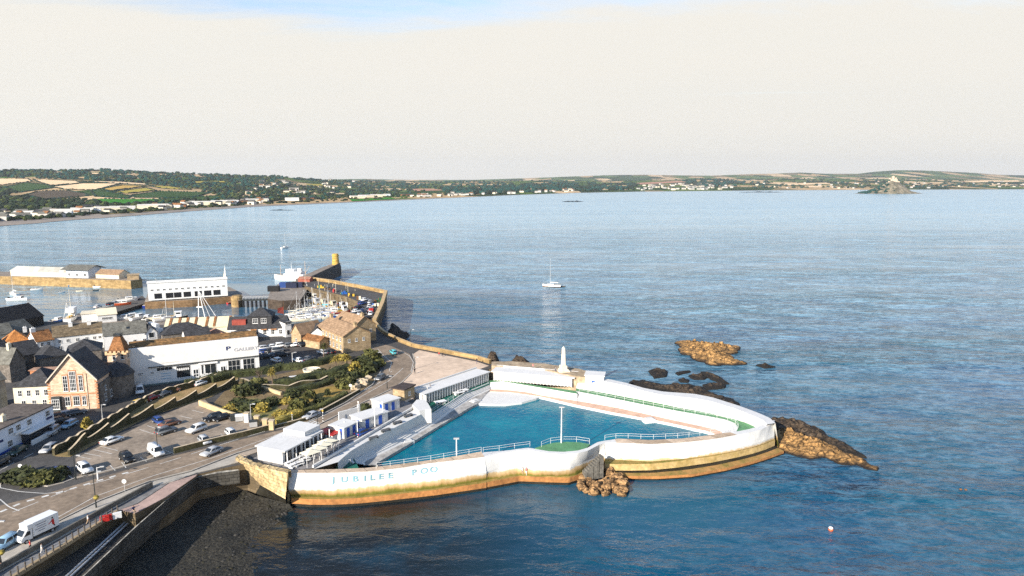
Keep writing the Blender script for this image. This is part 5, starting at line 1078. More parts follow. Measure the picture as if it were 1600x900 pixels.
# ================================================================== BUILDINGS
WINC = {}
def win_mesh(w_, h_, nx, ny, fm, gm=None):
    k = (round(w_, 2), round(h_, 2), nx, ny, fm.name, gm.name if gm else 0)
    if k not in WINC:
        t = .09 if w_ > .9 else .07; mb = MB()
        mb.box(-w_/2, w_/2, -.05, 0, 0, t).box(-w_/2, w_/2, -.05, 0, h_-t, h_).box(-w_/2, -w_/2+t, -.05, 0, t, h_-t).box(w_/2-t, w_/2, -.05, 0, t, h_-t)
        for i in range(1, nx): x = -w_/2 + w_*i/nx; mb.box(x-t*.35, x+t*.35, -.045, -.005, t, h_-t)
        for j in range(1, ny): z = h_*j/ny; mb.box(-w_/2+t, w_/2-t, -.047, -.007, z-t*.35, z+t*.35)
        mb.box(-w_/2-.08, w_/2+.08, -.12, 0, -.1, -.005)
        mb.add([(-w_/2+t, -.02, t), (w_/2-t, -.02, t), (w_/2-t, -.02, h_-t), (-w_/2+t, -.02, h_-t)], [(0, 1, 2, 3)], 1)
        WINC[k] = mb.mesh('window', [fm, gm or GLASS])
    return WINC[k]
def put_windows(root, lst, face, L, D, fm=FRAMEW, y0=0.0, x0=0.0):
    for wdef in lst:
        u, v, w_, h_ = wdef[:4]; nx, ny = (wdef[4], wdef[5]) if len(wdef) > 5 else (2, 2); me = win_mesh(w_, h_, nx, ny, fm)
        if face == 'f': obj('window', me, root, (x0 + u, y0 - .012, v), 0)
        elif face == 'r': obj('window', me, root, (x0 + L + .012, y0 + u, v), math.pi/2)
        elif face == 'l': obj('window', me, root, (x0 - .012, y0 + u, v), -math.pi/2)
def block(root, x, y, L, D, h, roof, rh, wm, rm, ov=.3, front=(), right=(), left=(), fm=FRAMEW, base=-.6, names=('wall', 'roof'), sk=None):
    b = MB(); r = MB()
    if roof == 'flat':
        b.box(x, x+L, y, y+D, base, h); r.box(x-ov, x+L+ov, y-ov, y+D+ov, h, h+rh)
    elif roof == 'gx':        # ridge along x
        b.xprism([(y, base), (y, h), (y+D/2, h+rh), (y+D, h), (y+D, base)][::-1], x, x+L)
        s = rh/(D/2); t = .16
        r.xprism([(y-ov, h-ov*s+.02), (y-ov, h-ov*s+t+.02), (y+D/2, h+rh+t+.02), (y+D/2, h+rh+.02)], x-ov, x+L+ov)
        r.xprism([(y+D/2, h+rh+.02), (y+D/2, h+rh+t+.02), (y+D+ov, h-ov*s+t+.02), (y+D+ov, h-ov*s+.02)], x-ov, x+L+ov)
    elif roof == 'gy':        # ridge running back, gable to the front
        b.yprism([(x, base), (x+L, base), (x+L, h), (x+L/2, h+rh), (x, h)], y, y+D)
        s = rh/(L/2); t = .16
        r.yprism([(x-ov, h-ov*s+.02), (x+L/2, h+rh+.02), (x+L/2, h+rh+t+.02), (x-ov, h-ov*s+t+.02)], y-ov, y+D+ov)
        r.yprism([(x+L/2, h+rh+.02), (x+L+ov, h-ov*s+.02), (x+L+ov, h-ov*s+t+.02), (x+L/2, h+rh+t+.02)], y-ov, y+D+ov)
    elif roof == 'hip':
        b.box(x, x+L, y, y+D, base, h); x0, x1, y0, y1 = x-ov, x+L+ov, y-ov, y+D+ov; q = min((x1-x0), (y1-y0))/2
        if (x1-x0) > (y1-y0): a, c = (x0+q, (y0+y1)/2, h+rh), (x1-q, (y0+y1)/2, h+rh); fs = [(0, 1, 5, 4), (1, 2, 5), (2, 3, 4, 5), (3, 0, 4)]
        else: a, c = ((x0+x1)/2, y0+q, h+rh), ((x0+x1)/2, y1-q, h+rh); fs = [(0, 1, 4), (1, 2, 5, 4), (2, 3, 5), (3, 0, 4, 5)]
        z = h + .02; r.add([(x0, y0, z), (x1, y0, z), (x1, y1, z), (x0, y1, z), a, c], fs + [(3, 2, 1, 0)])
    wo = b.build(names[0], wm, root); ro = r.build(names[1], rm, root)
    put_windows(root, front, 'f', L, D, fm, y, x); put_windows(root, right, 'r', L, D, fm, y, x); put_windows(root, left, 'l', L, D, fm, y, x)
    if sk:
        for (u, t) in sk:      # rooflights on the front slope
            s = rh/(D/2); yy = y + D/2*t; zz = h + rh*t + .2
            me = MB().add([(-.5, -.45, -.45*s), (.5, -.45, -.45*s), (.5, .45, .45*s), (-.5, .45, .45*s)], [(0, 1, 2, 3)]).mesh('rooflight', [GLASS]); obj('rooflight', me, ro, (x+u, yy, zz))
    return wo, ro
def site(A, B, z=ZL):
    a, b = P(A[0], A[1], z), P(B[0], B[1], z); d = b - a; return a, d.length, math.atan2(d.y, d.x)
def chimney(ro, x, y, z0, h, m_=CREAMW, w_=.7):
    mb = MB().box(x-w_/2, x+w_/2, y-w_/3, y+w_/3, z0, z0+h); mb.box(x-w_/2-.07, x+w_/2+.07, y-w_/3-.07, y+w_/3+.07, z0+h, z0+h+.12)
    for s in (-.2, .2): mb.lathe([(.11, z0+h+.12), (.09, z0+h+.5)], 8, (x+s, y))
    return mb.build('chimney', m_, ro)
def building(name, label, cat, A, B, D, eave, roof, rh, wm, rm, z=ZL, group=None, **kw):
    a, L, rz = site(A, B, z); root = thing(name, label, cat, a, rz, group)
    h = hh(A[0], A[1], z, eave[0]) if isinstance(eave, tuple) else eave
    for f in ('front', 'right', 'left'):
        if callable(kw.get(f)): kw[f] = kw[f](L, h)
    wo, ro = block(root, 0, 0, L, D, h, roof, rh, wm, rm, **kw); return root, L, h, wo, ro
def row(u0, u1, n, v, w_, h_, nx=2, ny=2): return [(u0 + (u1-u0)*i/max(1, n-1), v, w_, h_, nx, ny) for i in range(n)]

# --- gallery
a, L, rz = site((206, 605), (406, 581)); root = thing('gallery_building', 'long white gallery with shop windows below and a mossy roof behind its parapet', 'building', a, rz)
hG = hh(206, 605, ZL, 545.5)
block(root, 0, .6, L, 8, hG-.5, 'gx', 1.3, WHITEW, MOSSR, ov=.0)
MB().box(0, L, 0, .6, -.6, hG).build('parapet_wall', WHITEW, root)
def fu(x): return L*(x-165)/1330.0
for (x0, x1, v0, v1, nx, ny) in ((232, 287, 3.1, 3.6, 3, 1), (360, 392, 3.0, 3.5, 2, 1), (418, 578, 3.5, 4.5, 4, 1), (612, 758, 1.0, 4.4, 1, 1), (905, 1028, 1.3, 4.0, 2, 1), (868, 892, 1.3, 3.9, 1, 1), (1152, 1286, .9, 4.3, 3, 2), (1314, 1444, .9, 4.3, 3, 2)):
    obj('window', win_mesh(fu(x1)-fu(x0), v1-v0, nx, ny, FRAMEW), root, ((fu(x0)+fu(x1))/2, -.012, v0))
for x in (810, 1098): 
    d_ = MB().box(-.75, .75, -.07, 0, .05, 2.6); d_.box(-.55, -.08, -.09, -.05, 1.2, 2.3, 1).box(.08, .55, -.09, -.05, 1.2, 2.3, 1).box(-.55, -.08, -.09, -.05, .4, 1.0, 1).box(.08, .55, -.09, -.05, .4, 1.0, 1); d_.build('door', [FRAMEW, GLASS], root, (fu(x), 0, .5))
MB().box(fu(335), L-.02, -.5, -.005, 4.75, 4.9).build('canopy', DMETAL, root); MB().box(fu(845), fu(1042), -.35, -.01, 4.05, 4.6).build('fascia_board', FRAMEW, root)
MB().box(-.05, L+.3, -.9, -.002, -.5, .25).build('plinth', M('teal_grey_plinth', (.12, .16, .15), .9, .2, .5), root)
mb = MB(); 
for k, v in enumerate((1.2, 1.9, 2.6)): mb.box(fu(455), fu(555), -.04, -.005, v, v+.22)
mb.build('sign_board', M('pale_blue_sign', (.30, .45, .55), .7, .1, 1), root)
mb = MB()
for i in range(6): x0 = fu(622) + (fu(750)-fu(622))*i/6; mb.box(x0, x0+.28, -.09, -.065, 3.0, 3.7); mb.box(x0-.1, x0+.38, -.085, -.066, 3.25, 3.42)
mb.build('window_lettering', FRAMEW, root)
vent = M('render_stain', (.45, .42, .36), .9, .2, 1)
MB().box(fu(478), fu(650), -.012, -.004, 5.5, 5.62).build('damp_mark', vent, root)
o = obj('lettering', text_mesh('P', 1.5, DBLUE, .03, 1.7), root, (fu(1165), -.04, 7.3), (math.pi/2, 0, 0)); o = obj('lettering', text_mesh('GALLERY', 1.25, M('pale_grey_letters', (.42, .42, .44), .8, .1, 1), .03, 1.25), root, (fu(1356), -.04, 6.75), (math.pi/2, 0, 0))

# --- granite hall with tower
a, L, rz = site((80, 642), (154, 638)); root = thing('granite_hall', 'peach granite hall with a steep gable, tall mullioned windows and a corner tower', 'building', a, rz)
he = hh(80, 642, ZL, 596); ha = hh(117, 640, ZL, 555)
wo, ro = block(root, 0, 0, L, 8.5, he, 'gy', ha-he, BRICKW, SLATE, ov=.35); block(root, .4, 8.6, L-.6, 7.2, he-1.2, 'hip', 3.0, GRANG, SLATE, names=('rear_wall', 'rear_slate_roof'))
mb = MB(); 
for s in (0, 1):
    x0, x1 = (-.4, L/2) if s == 0 else (L+.4, L/2); q = [(x0, he-.35), (x1, ha+.05), (x1, ha+.45), (x0, he+.05)]; mb.yprism(q if s == 0 else q[::-1], -.5, -.15)
mb.build('gable_coping', M('gable_coping_stone', (.60, .52, .42), .8, .1, 1), root)
MB().box(-.06, L+.06, -.08, -.01, 3.7, 4.0).build('brick_band', REDB, root)
mb = MB()
for (u0, u1, v0, v1) in ((.29, .42, 4.5, 8.6), (.43, .60, 4.5, 9.6), (.62, .74, 4.5, 8.6), (.30, .44, .9, 3.4), (.47, .64, .9, 3.5), (.66, .78, .9, 3.4)): mb.box(L*u0, L*u1, -.06, -.012, v0-.08, v1+.14)
mb.build('window_surround', REDB, root)
for (u0, u1, v0, v1, nx, ny) in ((.305, .405, 4.6, 8.4, 2, 4), (.445, .585, 4.6, 9.4, 4, 5), (.635, .725, 4.6, 8.4, 2, 4), (.315, .425, 1.0, 3.3, 2, 2), (.485, .625, 1.0, 3.4, 3, 2), (.675, .765, 1.0, 3.3, 2, 2)):
    obj('window', win_mesh(L*(u1-u0), v1-v0, nx, ny, FRAMEW), root, (L*(u0+u1)/2, -.07, v0))
MB().box(L*.06, L*.24, -.9, -.012, 0, 3.5).build('porch', M('porch_dark', (.05, .06, .06), .6, .3, 1), root); obj('window', win_mesh(L*.16, 2.4, 4, 3, FRAMEW), root, (L*.15, -.91, .6))
MB().tube((L*.80, -.12, 0), (L*.80, -.12, he+1.6), .07, n=6).build('drainpipe', CREAMW, root)
mb = MB()
for k in range(12):
    for xx in (0, L): mb.box(xx-.3, xx+.3, -.05, -.006, k*.65, k*.65+(.35 if k % 2 else .5))
mb.build('brick_quoins', REDB, root)
block(root, L, .8, .5, 15, 5.4, 'flat', .4, GRANG, GRANG, ov=.1, right=row(2.5, 13, 4, .9, 1.2, 1.8)+row(3, 12, 3, 3.4, .9, 1.2, 2, 1), names=('side_wall', 'side_coping'))
ap = MB(); n = 14                                            # rounded stone apse with a conical slate roof on the right flank
ap.lathe([(3.6, -.5), (3.6, 5.2), (3.75, 5.2), (3.75, 5.5)], 20, (L+.8, 11)); ap.build('apse', GRANG, root); MB().lathe([(3.9, 5.5), (2.4, 7.4), (.1, 8.6)], 20, (L+.8, 11)).build('apse_roof', SLATE, root)
tw, tx, ty = 4.4, L-2.6, 14.4; zt = 9.6
MB().box(tx, tx+tw, ty, ty+tw, -.6, zt).build('tower', BRICKW, root); c_ = MB().box(tx-.35, tx+tw+.35, ty-.35, ty+tw+.35, zt, zt+.5)
for i in range(6):
    for yy in (ty-.35, ty+tw): c_.box(tx-.35+i*1.0, tx+.2+i*1.0, yy, yy+.35, zt+.5, zt+.95)
c_.build('tower_parapet', M('tower_parapet_stone', (.62, .42, .24), .9, .2, 1), root)
pr = MB(); x0, x1, y0, y1 = tx+.1, tx+tw-.1, ty+.1, ty+tw-.1; cxm, cym = tx+tw/2, ty+tw/2
pr.add([(x0, y0, zt+.5), (x1, y0, zt+.5), (x1, y1, zt+.5), (x0, y1, zt+.5), (cxm-.8, cym-.8, zt+4.3), (cxm+.8, cym-.8, zt+4.3), (cxm+.8, cym+.8, zt+4.3), (cxm-.8, cym+.8, zt+4.3)], [(0, 1, 5, 4), (1, 2, 6, 5), (2, 3, 7, 6), (3, 0, 4, 7), (4, 5, 6, 7)]); to = pr.build('tower_roof', BROWNR, root)
ir = MB()
for i in range(5):
    for s in (-.8, .8): ir.tube((cxm-.8+.4*i, cym+s, zt+4.3), (cxm-.8+.4*i, cym+s, zt+5.2), .05, n=4); ir.tube((cxm+s, cym-.8+.4*i, zt+4.3), (cxm+s, cym-.8+.4*i, zt+5.2), .05, n=4)
ir.box(cxm-.85, cxm+.85, cym-.85, cym+.85, zt+4.85, zt+4.95); ir.build('iron_cresting', DMETAL, to)
put_windows(root, [(1.6, 8.2, .8, 1.8, 1, 2), (3.6, 8.2, .8, 1.8, 1, 2)], 'f', tw, tw, FRAMEW, ty, tx); put_windows(root, [(1.6, 8.2, .8, 1.8, 1, 2), (3.6, 8.2, .8, 1.8, 1, 2), (2.6, 3.2, 1.0, 1.8)], 'r', tw, tw, FRAMEW, ty, tx)
# left wing of the hall: slate front slope, orange hip
block(root, -8.6, 2.0, 8.5, 9.5, 5.6, 'hip', 3.4, CREAMW, SLATE, ov=.3, front=row(1.4, 7, 4, 3.3, .9, 1.5)+row(2, 6.5, 3, .7, 1.0, 1.6), left=row(2, 7, 4, 3.2, .7, 1.3), names=('wing_wall', 'wing_roof'))
h1 = MB(); h1.add([(-8.95, 1.65, 5.66), (-8.95, 11.85, 5.66), (-4.2, 6.8, 9.1)], [(0, 2, 1)]); h1.build('hip_tiles', ORANGE, root)
MB().box(-8.4, .1, 10.0, 12.5, 5.0, 7.4).build('rear_range', REDB, root); MB().box(-8.7, .2, 9.8, 12.7, 7.4, 7.6).build('rear_roof', M('weathered_tile', (.34, .2, .13), .9, .4, .6), root)
# --- white and blue guest house at the left edge
pA, pB = P(0, 712, ZL), P(86, 668, ZL); ext = pA + (pA-pB).normalized()*10; ea = to_px(ext)
root, L, h, wo, ro = building('guest_house', 'white guest house with a blue base at the left edge of the photo', 'building', ea, (86, 668), 9, 5.1, 'flat', .25, BLUEW, FLATB, ov=.25,
    front=lambda L, h: [(u, 3.25, 1.3, 1.25, 3, 2) for u in (2.5, 5.2, L*.52, L*.60, L*.72, L*.93)] + [(u, .75, 1.3, 1.35, 3, 2) for u in (2.5, 5.2, L*.5, L*.80, L*.94)], right=row(2, 7, 3, 3.2, 1.1, 1.2))
MB().box(.05, L-.02, -.06, -.004, -.3, .45).build('blue_base', BLUEP, root); MB().box(L*.60, L*.90, -2.2, -.004, 2.35, 2.6).build('porch_roof', FRAMEW, root); MB().box(L*.62, L*.88, -1.6, -.01, .05, 2.3).build('bay_front', GLASS, root); MB().box(L*.60, L*.93, -2.6, -2.3, -.1, 1.0).build('forecourt_wall', WHITEW, root)
for u in (L*.40, L*.945): MB().box(u-.9, u+.9, -.1, -.03, 2.55, 3.0).build('sign_board', DBLUE, root)
MB().box(L*.55, L*.70, -.5, -.03, 2.75, 3.15).build('fascia_sign', FRAMEW, root)
chimney(ro, L*.58, 2.6, 5.3, 1.2, CREAMW, 1.0)
# --- rows of houses behind
root, L, h, wo, ro = building('terrace_house', 'long white terrace with many small windows and a lichened roof', 'house', (86, 552), (163, 543), 8, (527,), 'gx', 2.7, WHITEW, M('lichen_roof', (.19, .145, .09), .9, .3, .6, stone=(.6, .35, .03, .6), fine=(2, .3)),
    front=lambda L, h: [(L*u, 3.1, 1.0, 1.0, 2, 2) for u in (.12, .28, .47, .66, .82, .93)] + [(L*u, .9, 1.1, 1.2, 2, 2) for u in (.12, .3, .47, .66, .82, .93)])
for t in (.36, .74): chimney(ro, L*t, 3.4, h+1.6, 1.9, WHITEW, 1.1)
for t in (.55, .88): block(root, L*t-2.6, 1.8, 5.0, 4.2, h+1.3, 'flat', .15, SLATE, SLATE, ov=.1, base=h+.3, names=('dormer', 'dormer_roof'))
root, L, h, wo, ro = building('terrace_house', 'white house with a dark orange tiled roof left of the long white terrace', 'house', (60, 557), (85.5, 552.5), 7.5, (534,), 'gx', 2.6, WHITEW, BROWNR, front=lambda L, h: [(L*u, 3.0, 1.0, 1.1) for u in (.3, .7)] + [(L*u, .8, 1.0, 1.2) for u in (.3, .7)]); chimney(ro, .4, 3.7, h+2.0, 1.6, WHITEW, 1.3)
root, L, h, wo, ro = building('cottage', 'cottage with a bright orange hipped roof near the left edge', 'house', (10, 557), (48, 552), 8, (537,), 'hip', 3.2, GRANG, ORANGE, front=lambda L, h: row(1.5, L-1.5, 4, 2.6, .9, 1.1)); chimney(ro, L-.6, 3.5, h+2.2, 1.5, WHITEW, 1.0)
root, L, h, wo, ro = building('workshop', 'white fronted building with a pale grey slate roof and two rooflights', 'building', (164, 548), (230, 541), 10, (525,), 'gx', 3.0, WHITEW, GSLATE, sk=[(7, .45), (15, .5)], front=lambda L, h: row(L*.25, L*.95, 4, 1.2, 1.0, 1.5))
building('gabled_store', 'small white gable with one dark opening at the end of the slate roof', 'building', (229, 541), (247, 538.5), 9, (521,), 'gy', 2.0, WHITEW, SLATE, front=lambda L, h: [(L*.5, 2.6, 1.7, 1.8, 1, 1), (L*.5, .5, 1.1, 1.4, 2, 2)])
a, L, rz = site((246, 538), (257, 536)); o = MB().box(0, L*.5, 0, 6, -.5, 6.8).box(L*.5, L, 0, 6, -.5, 5.0).build('white_wall', WHITEW, None, a, rz); tag(o, 'stepped white end wall beside the dark slate roofs', 'wall')
building('slate_house', 'dark slate roofed house behind the left half of the gallery roof', 'house', (255, 541), (322, 533), 9, (524,), 'hip', 2.8, GRANG, SLATE)
building('slate_house', 'low dark slate roof with a white gable directly behind the gallery', 'house', (292, 546), (330, 541), 7, (530,), 'gx', 2.6, WHITEW, SLATE)
building('glazed_lean_to', 'small pale glazed outbuilding behind the gallery roof', 'outbuilding', (266, 546), (292, 543), 5, (535,), 'gx', .8, WHITEW, GSLATE)
building('tile_house', 'house with a pinkish tiled roof behind the gallery', 'house', (322, 540), (358, 536), 8, (531,), 'hip', 2.8, CREAMW, M('pink_tile', (.32, .16, .1), .85, .3, .6))
building('slate_house', 'dark roofed house at the right end behind the gallery', 'house', (352, 539), (402, 535), 8, (530,), 'hip', 2.0, GRANG, SLATE)
a_ = building('cream_shed', 'long shed with a cream sheet roof at the edge of the dock', 'shed', (258, 527), (362, 522), 9, (514,), 'gx', 2.6, CREAMW, CREAMR)
mb = MB(); L = a_[1]; h = a_[2]
for t in (.05, .18, .3, .43, .6, .72, .95): mb.add([(L*t, -.28, h-.05), (L*t+.8, -.28, h-.05), (L*t+.8, 4.4, h+2.74), (L*t, 4.4, h+2.74)], [(0, 1, 2, 3)])
for i, v in enumerate(mb.v): mb.v[i] = (v[0], v[1], v[2] + .22)
[MB().add([mb.v[4*i+q] for q in range(4)], [(0, 1, 2, 3)]).build('roof_strip', BROWNR, a_[4]) for i in range(len(mb.v)//4)]
# harbour office with mansard block
root, L, h, wo, ro = building('harbour_office', 'black roofed harbour office with a mansard block in the middle and a white front', 'building', (357, 528), (446, 525), 9, (514.5,), 'gx', 3.4, WHITEW, SLATE, front=lambda L, h: row(L*.08, L*.92, 7, .8, 1.2, 1.6))
block(root, L*.34, 1.0, L*.42, 7.2, h+4.0, 'hip', 2.6, SLATE, SLATE, base=h, front=[(L*.13, h+1.6, 1.8, 1.7, 3, 2), (L*.28, h+1.6, 1.8, 1.7, 3, 2)], names=('mansard', 'mansard_roof'))
MB().box(L*.06, L*.30, 1.2, 3.4, h+.6, h+2.8).build('red_roof_panel', M('faded_red_sheet', (.30, .06, .04), .7, .2, 1), root)
aw = MB().add([(-1.0, -.7, 0), (1.0, -.7, 0), (1.0, -.03, .6), (-1.0, -.03, .6)], [(0, 1, 2, 3)]).mesh('awning', [BROWNR])
for t in (.45, .63, .8): obj('awning', aw, root, (L*t, 0, 2.5))
building('white_tower_house', 'narrow white house at the right end of the harbour office', 'house', (446, 527), (456, 525.5), 5, (505,), 'flat', .3, WHITEW, SLATE, front=lambda L, h: [(L*.32, 4.2, .8, 1.2), (L*.7, 4.2, .8, 1.2), (L*.5, .6, 1.2, 1.9, 1, 1)])
# granite houses
root, L, h, wo, ro = building('granite_house', 'long granite house with two rows of windows facing the gallery car park', 'house', (497, 534), (537, 552), 9.5, 5.4, 'gx', 2.6, TSTONE, TANR, front=lambda L, h: row(2, L-2, 7, 3.5, .9, 1.2) + row(2, L-2, 7, .9, .9, 1.4), right=row(2, 7, 3, 3.2, .8, 1.1)); chimney(ro, 1, 4.7, h+2.2, 1.5, TSTONE, 1.2); chimney(ro, L-1, 4.7, h+2.2, 1.5, TSTONE, 1.2)
root, L, h, wo, ro = building('granite_house', 'granite house with a sand-coloured gabled roof behind the long granite house', 'house', (520, 528), (552, 538), 9, 5.6, 'gx', 3.2, TSTONE, TANR, right=row(2, 7, 2, 3.2, .8, 1.1)); chimney(ro, L-1, 4.4, h+2.8, 1.4, TSTONE, 1.2)
root, L, h, wo, ro = building('granite_cottage', 'small granite cottage with a tan gable beside the car park wall', 'house', (456, 538), (471, 541), 9, (520,), 'gy', 3.0, TSTONE, TANR, front=lambda L, h: [(L*.5, 1.0, .9, 1.3)])
root, L, h, wo, ro = building('granite_cottage', 'granite cottage with a white gabled dormer next to the long granite house', 'house', (472, 538), (496, 537), 8, (523,), 'gx', 2.8, TSTONE, SLATE); block(root, L*.55, -.3, 4.6, 4, h+.4, 'gy', 1.8, WHITEW, SLATE, base=.5, front=[(2.3, h-1.4, 1.0, 1.0)], names=('dormer', 'dormer_roof'))
building('granite_annexe', 'low granite wing with a brown roof in front of the long granite house', 'house', (474, 541), (500, 546), 4, 2.6, 'gx', 1.2, TSTONE, BROWNR)
building('stone_hut', 'dark stone block between the granite houses and the quay', 'building', (551, 533), (566, 527), 8, 4.2, 'flat', .3, GRANG, FLATB)
building('quay_kiosk', 'small bright cream shed beside the quay wall', 'shed', (566, 523), (578, 521), 4, (509.5,), 'flat', .25, M('bright_cream', (.78, .70, .5), .8, .05, 1), FRAMEW)
# old slate roofs at the far left
root, L, h, wo, ro = building('fish_shed', 'big black roofed shed by the harbour at the left edge', 'shed', (-30, 528), (69, 507), 14, (513,), 'gx', 4.4, BLACKP, M('tarred_roof', (.012, .012, .013), .8, .3, .5))
building('slate_house', 'grey slate roofed house in front of the black harbour shed', 'house', (20, 533), (53, 525), 8, (520,), 'gx', 3.0, GRANG, GSLATE)
building('slate_house', 'pale slate roofed house at the left edge below the black shed', 'house', (-20, 541), (22, 534), 7, (526,), 'gx', 2.8, CREAMW, GSLATE)
building('slate_house', 'grey slate house with one window at the left edge beside the orange roof', 'house', (-20, 592), (26, 580), 8, (562,), 'gx', 3.2, WHITEW, SLATE, front=lambda L, h: [(L*.55, 2.4, 1.1, 1.2)])
root, L, h, wo, ro = building('slate_house', 'old slate roofs with white verges and a cream chimney left of the hall', 'house', (18, 598), (42, 590), 9, (568,), 'gy', 3.6, GRANG, GSLATE); chimney(ro, L*.5, 2, h+2.6, 2.2, CREAMW, 1.0)
building('slate_house', 'slate cross roof among the old houses left of the hall', 'house', (36, 580), (66, 574), 9, (556,), 'gx', 3.2, GRANG, SLATE)
building('slate_house', 'low black slate roof between the hall and the white terrace', 'house', (64, 582), (110, 574), 10, (561,), 'hip', 2.6, GRANG, SLATE)
building('slate_house', 'dark hipped roof just left of the tower', 'house', (106, 572), (160, 566), 10, (552,), 'hip', 2.8, GRANG, SLATE)
building('slate_house', 'grey rendered house at the left edge under the slate roofs', 'house', (-20, 646), (13, 637), 7, (600,), 'gx', 2.4, M('grey_render', (.2, .2, .18), .9, .3, .6), GSLATE)
building('slate_house', 'pale blue rendered house end at the far left', 'house', (-12, 560), (4, 556), 6, (536,), 'gx', 2.6, BLUEW, SLATE)
# ---- pool side buildings
a = P(403, 718, ZL); c2 = P(442, 726, ZL); c3 = P(513, 693, ZL); Lc = (c2-a).length; Dc = (c3-c2).length; d = c2 - a; rz = math.atan2(d.y, d.x)
root = thing('cafe', 'white flat roofed poolside cafe with a row of openings', 'cafe', a, rz)
MB().box(0, Lc, 0, Dc, -.3, 2.7).build('wall', WHITE, root); ro = MB().box(-.3, Lc+.9, -.3, Dc*.62, 2.7, 2.95).build('roof', WHITE, root); MB().box(-.2, Lc*.85, Dc*.62+.02, Dc+.2, 2.7, 3.7).build('raised_roof', WHITE, root)
op = MB().box(0, .03, -.95, .95, .1, 2.2).mesh('opening', [GLASS])
for k in range(7): obj('opening', op, root, (Lc, 1.6 + k*2.55, .05))
pil = MB().box(.75, .9, -.08, .08, -.1, 2.7).mesh('post', [FRAMEW])
for k in range(8): obj('post', pil, root, (Lc, .4 + k*2.55, 0))
def kiosk(A, B, D, h_, lab, doors, name='kiosk', base=ZL, rm=WHITE):
    a, L, rz = site(A, B); r = thing(name, lab, 'kiosk', a, rz); MB().box(0, L, 0, D, -.2, h_).build('wall', WHITE, r); MB().box(-.25, L+.25, -.25, D+.25, h_, h_+.22).build('roof', rm, r)
    for f, u in doors:
        m_ = MB().box(-.45, .45, -.05, .02, .05, 2.1).mesh('door', [BLUEP]); obj('door', m_, r, (u*L, 0, 0) if f == 'f' else (L, u*D, 0), 0 if f == 'f' else math.pi/2)
    return r, L
kiosk((516, 681), (538, 686), 4.2, 2.3, 'white kiosk with blue doors nearest the cafe', [('r', .3), ('r', .75), ('f', .75)])
kiosk((549, 665), (566, 672), 7.0, 2.3, 'white kiosk with a blue door in the middle of the yard', [('r', .2), ('r', .7), ('f', .6)])
kiosk((581, 640), (599, 646), 5.0, 2.4, 'white kiosk with blue arched doors at the back of the yard', [('r', .2), ('r', .6), ('f', .8)])
o = kiosk((500, 684), (520, 690), 2.0, 1.3, 'low white serving counter with a red top beside the cafe', [], 'counter', rm=REDP)[0]
a, L, rz = site((614, 624), (632, 627)); r = thing('stone_shelter', 'small tan stone shelter at the back of the yard', 'shelter', a, rz); block(r, 0, 0, L, 4.5, 2.8, 'flat', .3, TSTONE, M('dark_felt', (.06, .045, .04), .9, .3, 1), right=[(2.2, .9, 1, 1)])
a, L, rz = site((604, 621), (616, 612)); o = MB().box(0, L, 0, .5, -.1, 1.5).build('white_block', WHITE, None, P(642, 618, ZL), .6); tag(o, 'low white block beside the end of the changing rooms', 'wall')
r = thing('white_screen', 'tall white screen wall by the yard entrance', 'wall', P(530, 660, ZL), .75); MB().box(0, 5, 0, .3, -.1, 2.4).build('panel', WHITE, r); MB().box(4.9, 5.4, -.1, .4, -.1, 3.0).build('pier', WHITE, r)
# cafe tables, benches and cream canopies
def cafe_table(px, py, i):
    r = thing('cafe_table', 'white cafe table with benches on the terrace beside the cafe', 'table', P(px, py, ZL + .03), .9 + rnd.uniform(-.2, .2), 'cafe tables on the terrace')
    MB().box(-.8, .8, -.35, .35, .7, .76).build('top', FRAMEW, r); s_ = MB().box(-.8, .8, -.15, .15, .4, .46).mesh('seat', [FRAMEW]); lg = MB().box(-.05, .05, -.6, .6, 0, .42).box(-.05, .05, -.08, .08, .42, .7).mesh('leg', [FRAMEW])
    for s in (-.55, .55): obj('leg', lg, r, (s, 0, 0)); obj('seat', s_, r, (0, s, 0))
for i, (px, py) in enumerate([(452, 727), (462, 722), (472, 717), (482, 712), (492, 706), (501, 701), (458, 731), (468, 727), (478, 721), (510, 696), (518, 692)]): cafe_table(px, py, i)
def canopy(px, py, lab):
    r = thing('canopy', lab, 'canopy', P(px, py, ZL + .03), .85); c = MB(); c.add([(-1.7, -1.3, 2.3), (1.7, -1.3, 2.3), (1.7, 1.3, 2.3), (-1.7, 1.3, 2.3), (0, 0, 2.9)], [(0, 1, 4), (1, 2, 4), (2, 3, 4), (3, 0, 4), (3, 2, 1, 0)]); c.build('cloth', CANVAS, r)
    lg = MB().tube((0, 0, 0), (0, 0, 2.3), .05, n=6).mesh('leg', [FRAMEW])
    for sx in (-1.6, 1.6):
        for sy in (-1.2, 1.2): obj('leg', lg, r, (sx, sy, 0))
for i, (px, py) in enumerate([(486, 724), (496, 718), (505, 712), (513, 706)]): canopy(px, py, ['cream canopy on the cafe terrace, nearest the lettered wall', 'second cream canopy on the cafe terrace from the lettered wall', 'third cream canopy on the cafe terrace from the lettered wall', 'cream canopy on the cafe terrace, nearest the kiosks'][i])
r = thing('umbrella', 'closed white parasol standing beside the yard wall', 'umbrella', P(531, 692, ZL + .03)); MB().tube((0, 0, 0), (0, 0, 2.9), .05, n=6).build('pole', FRAMEW, r); MB().lathe([(.42, .8), (.40, 1.4), (.22, 2.4), (.05, 2.95)], 10).build('cloth', FRAMEW, r)
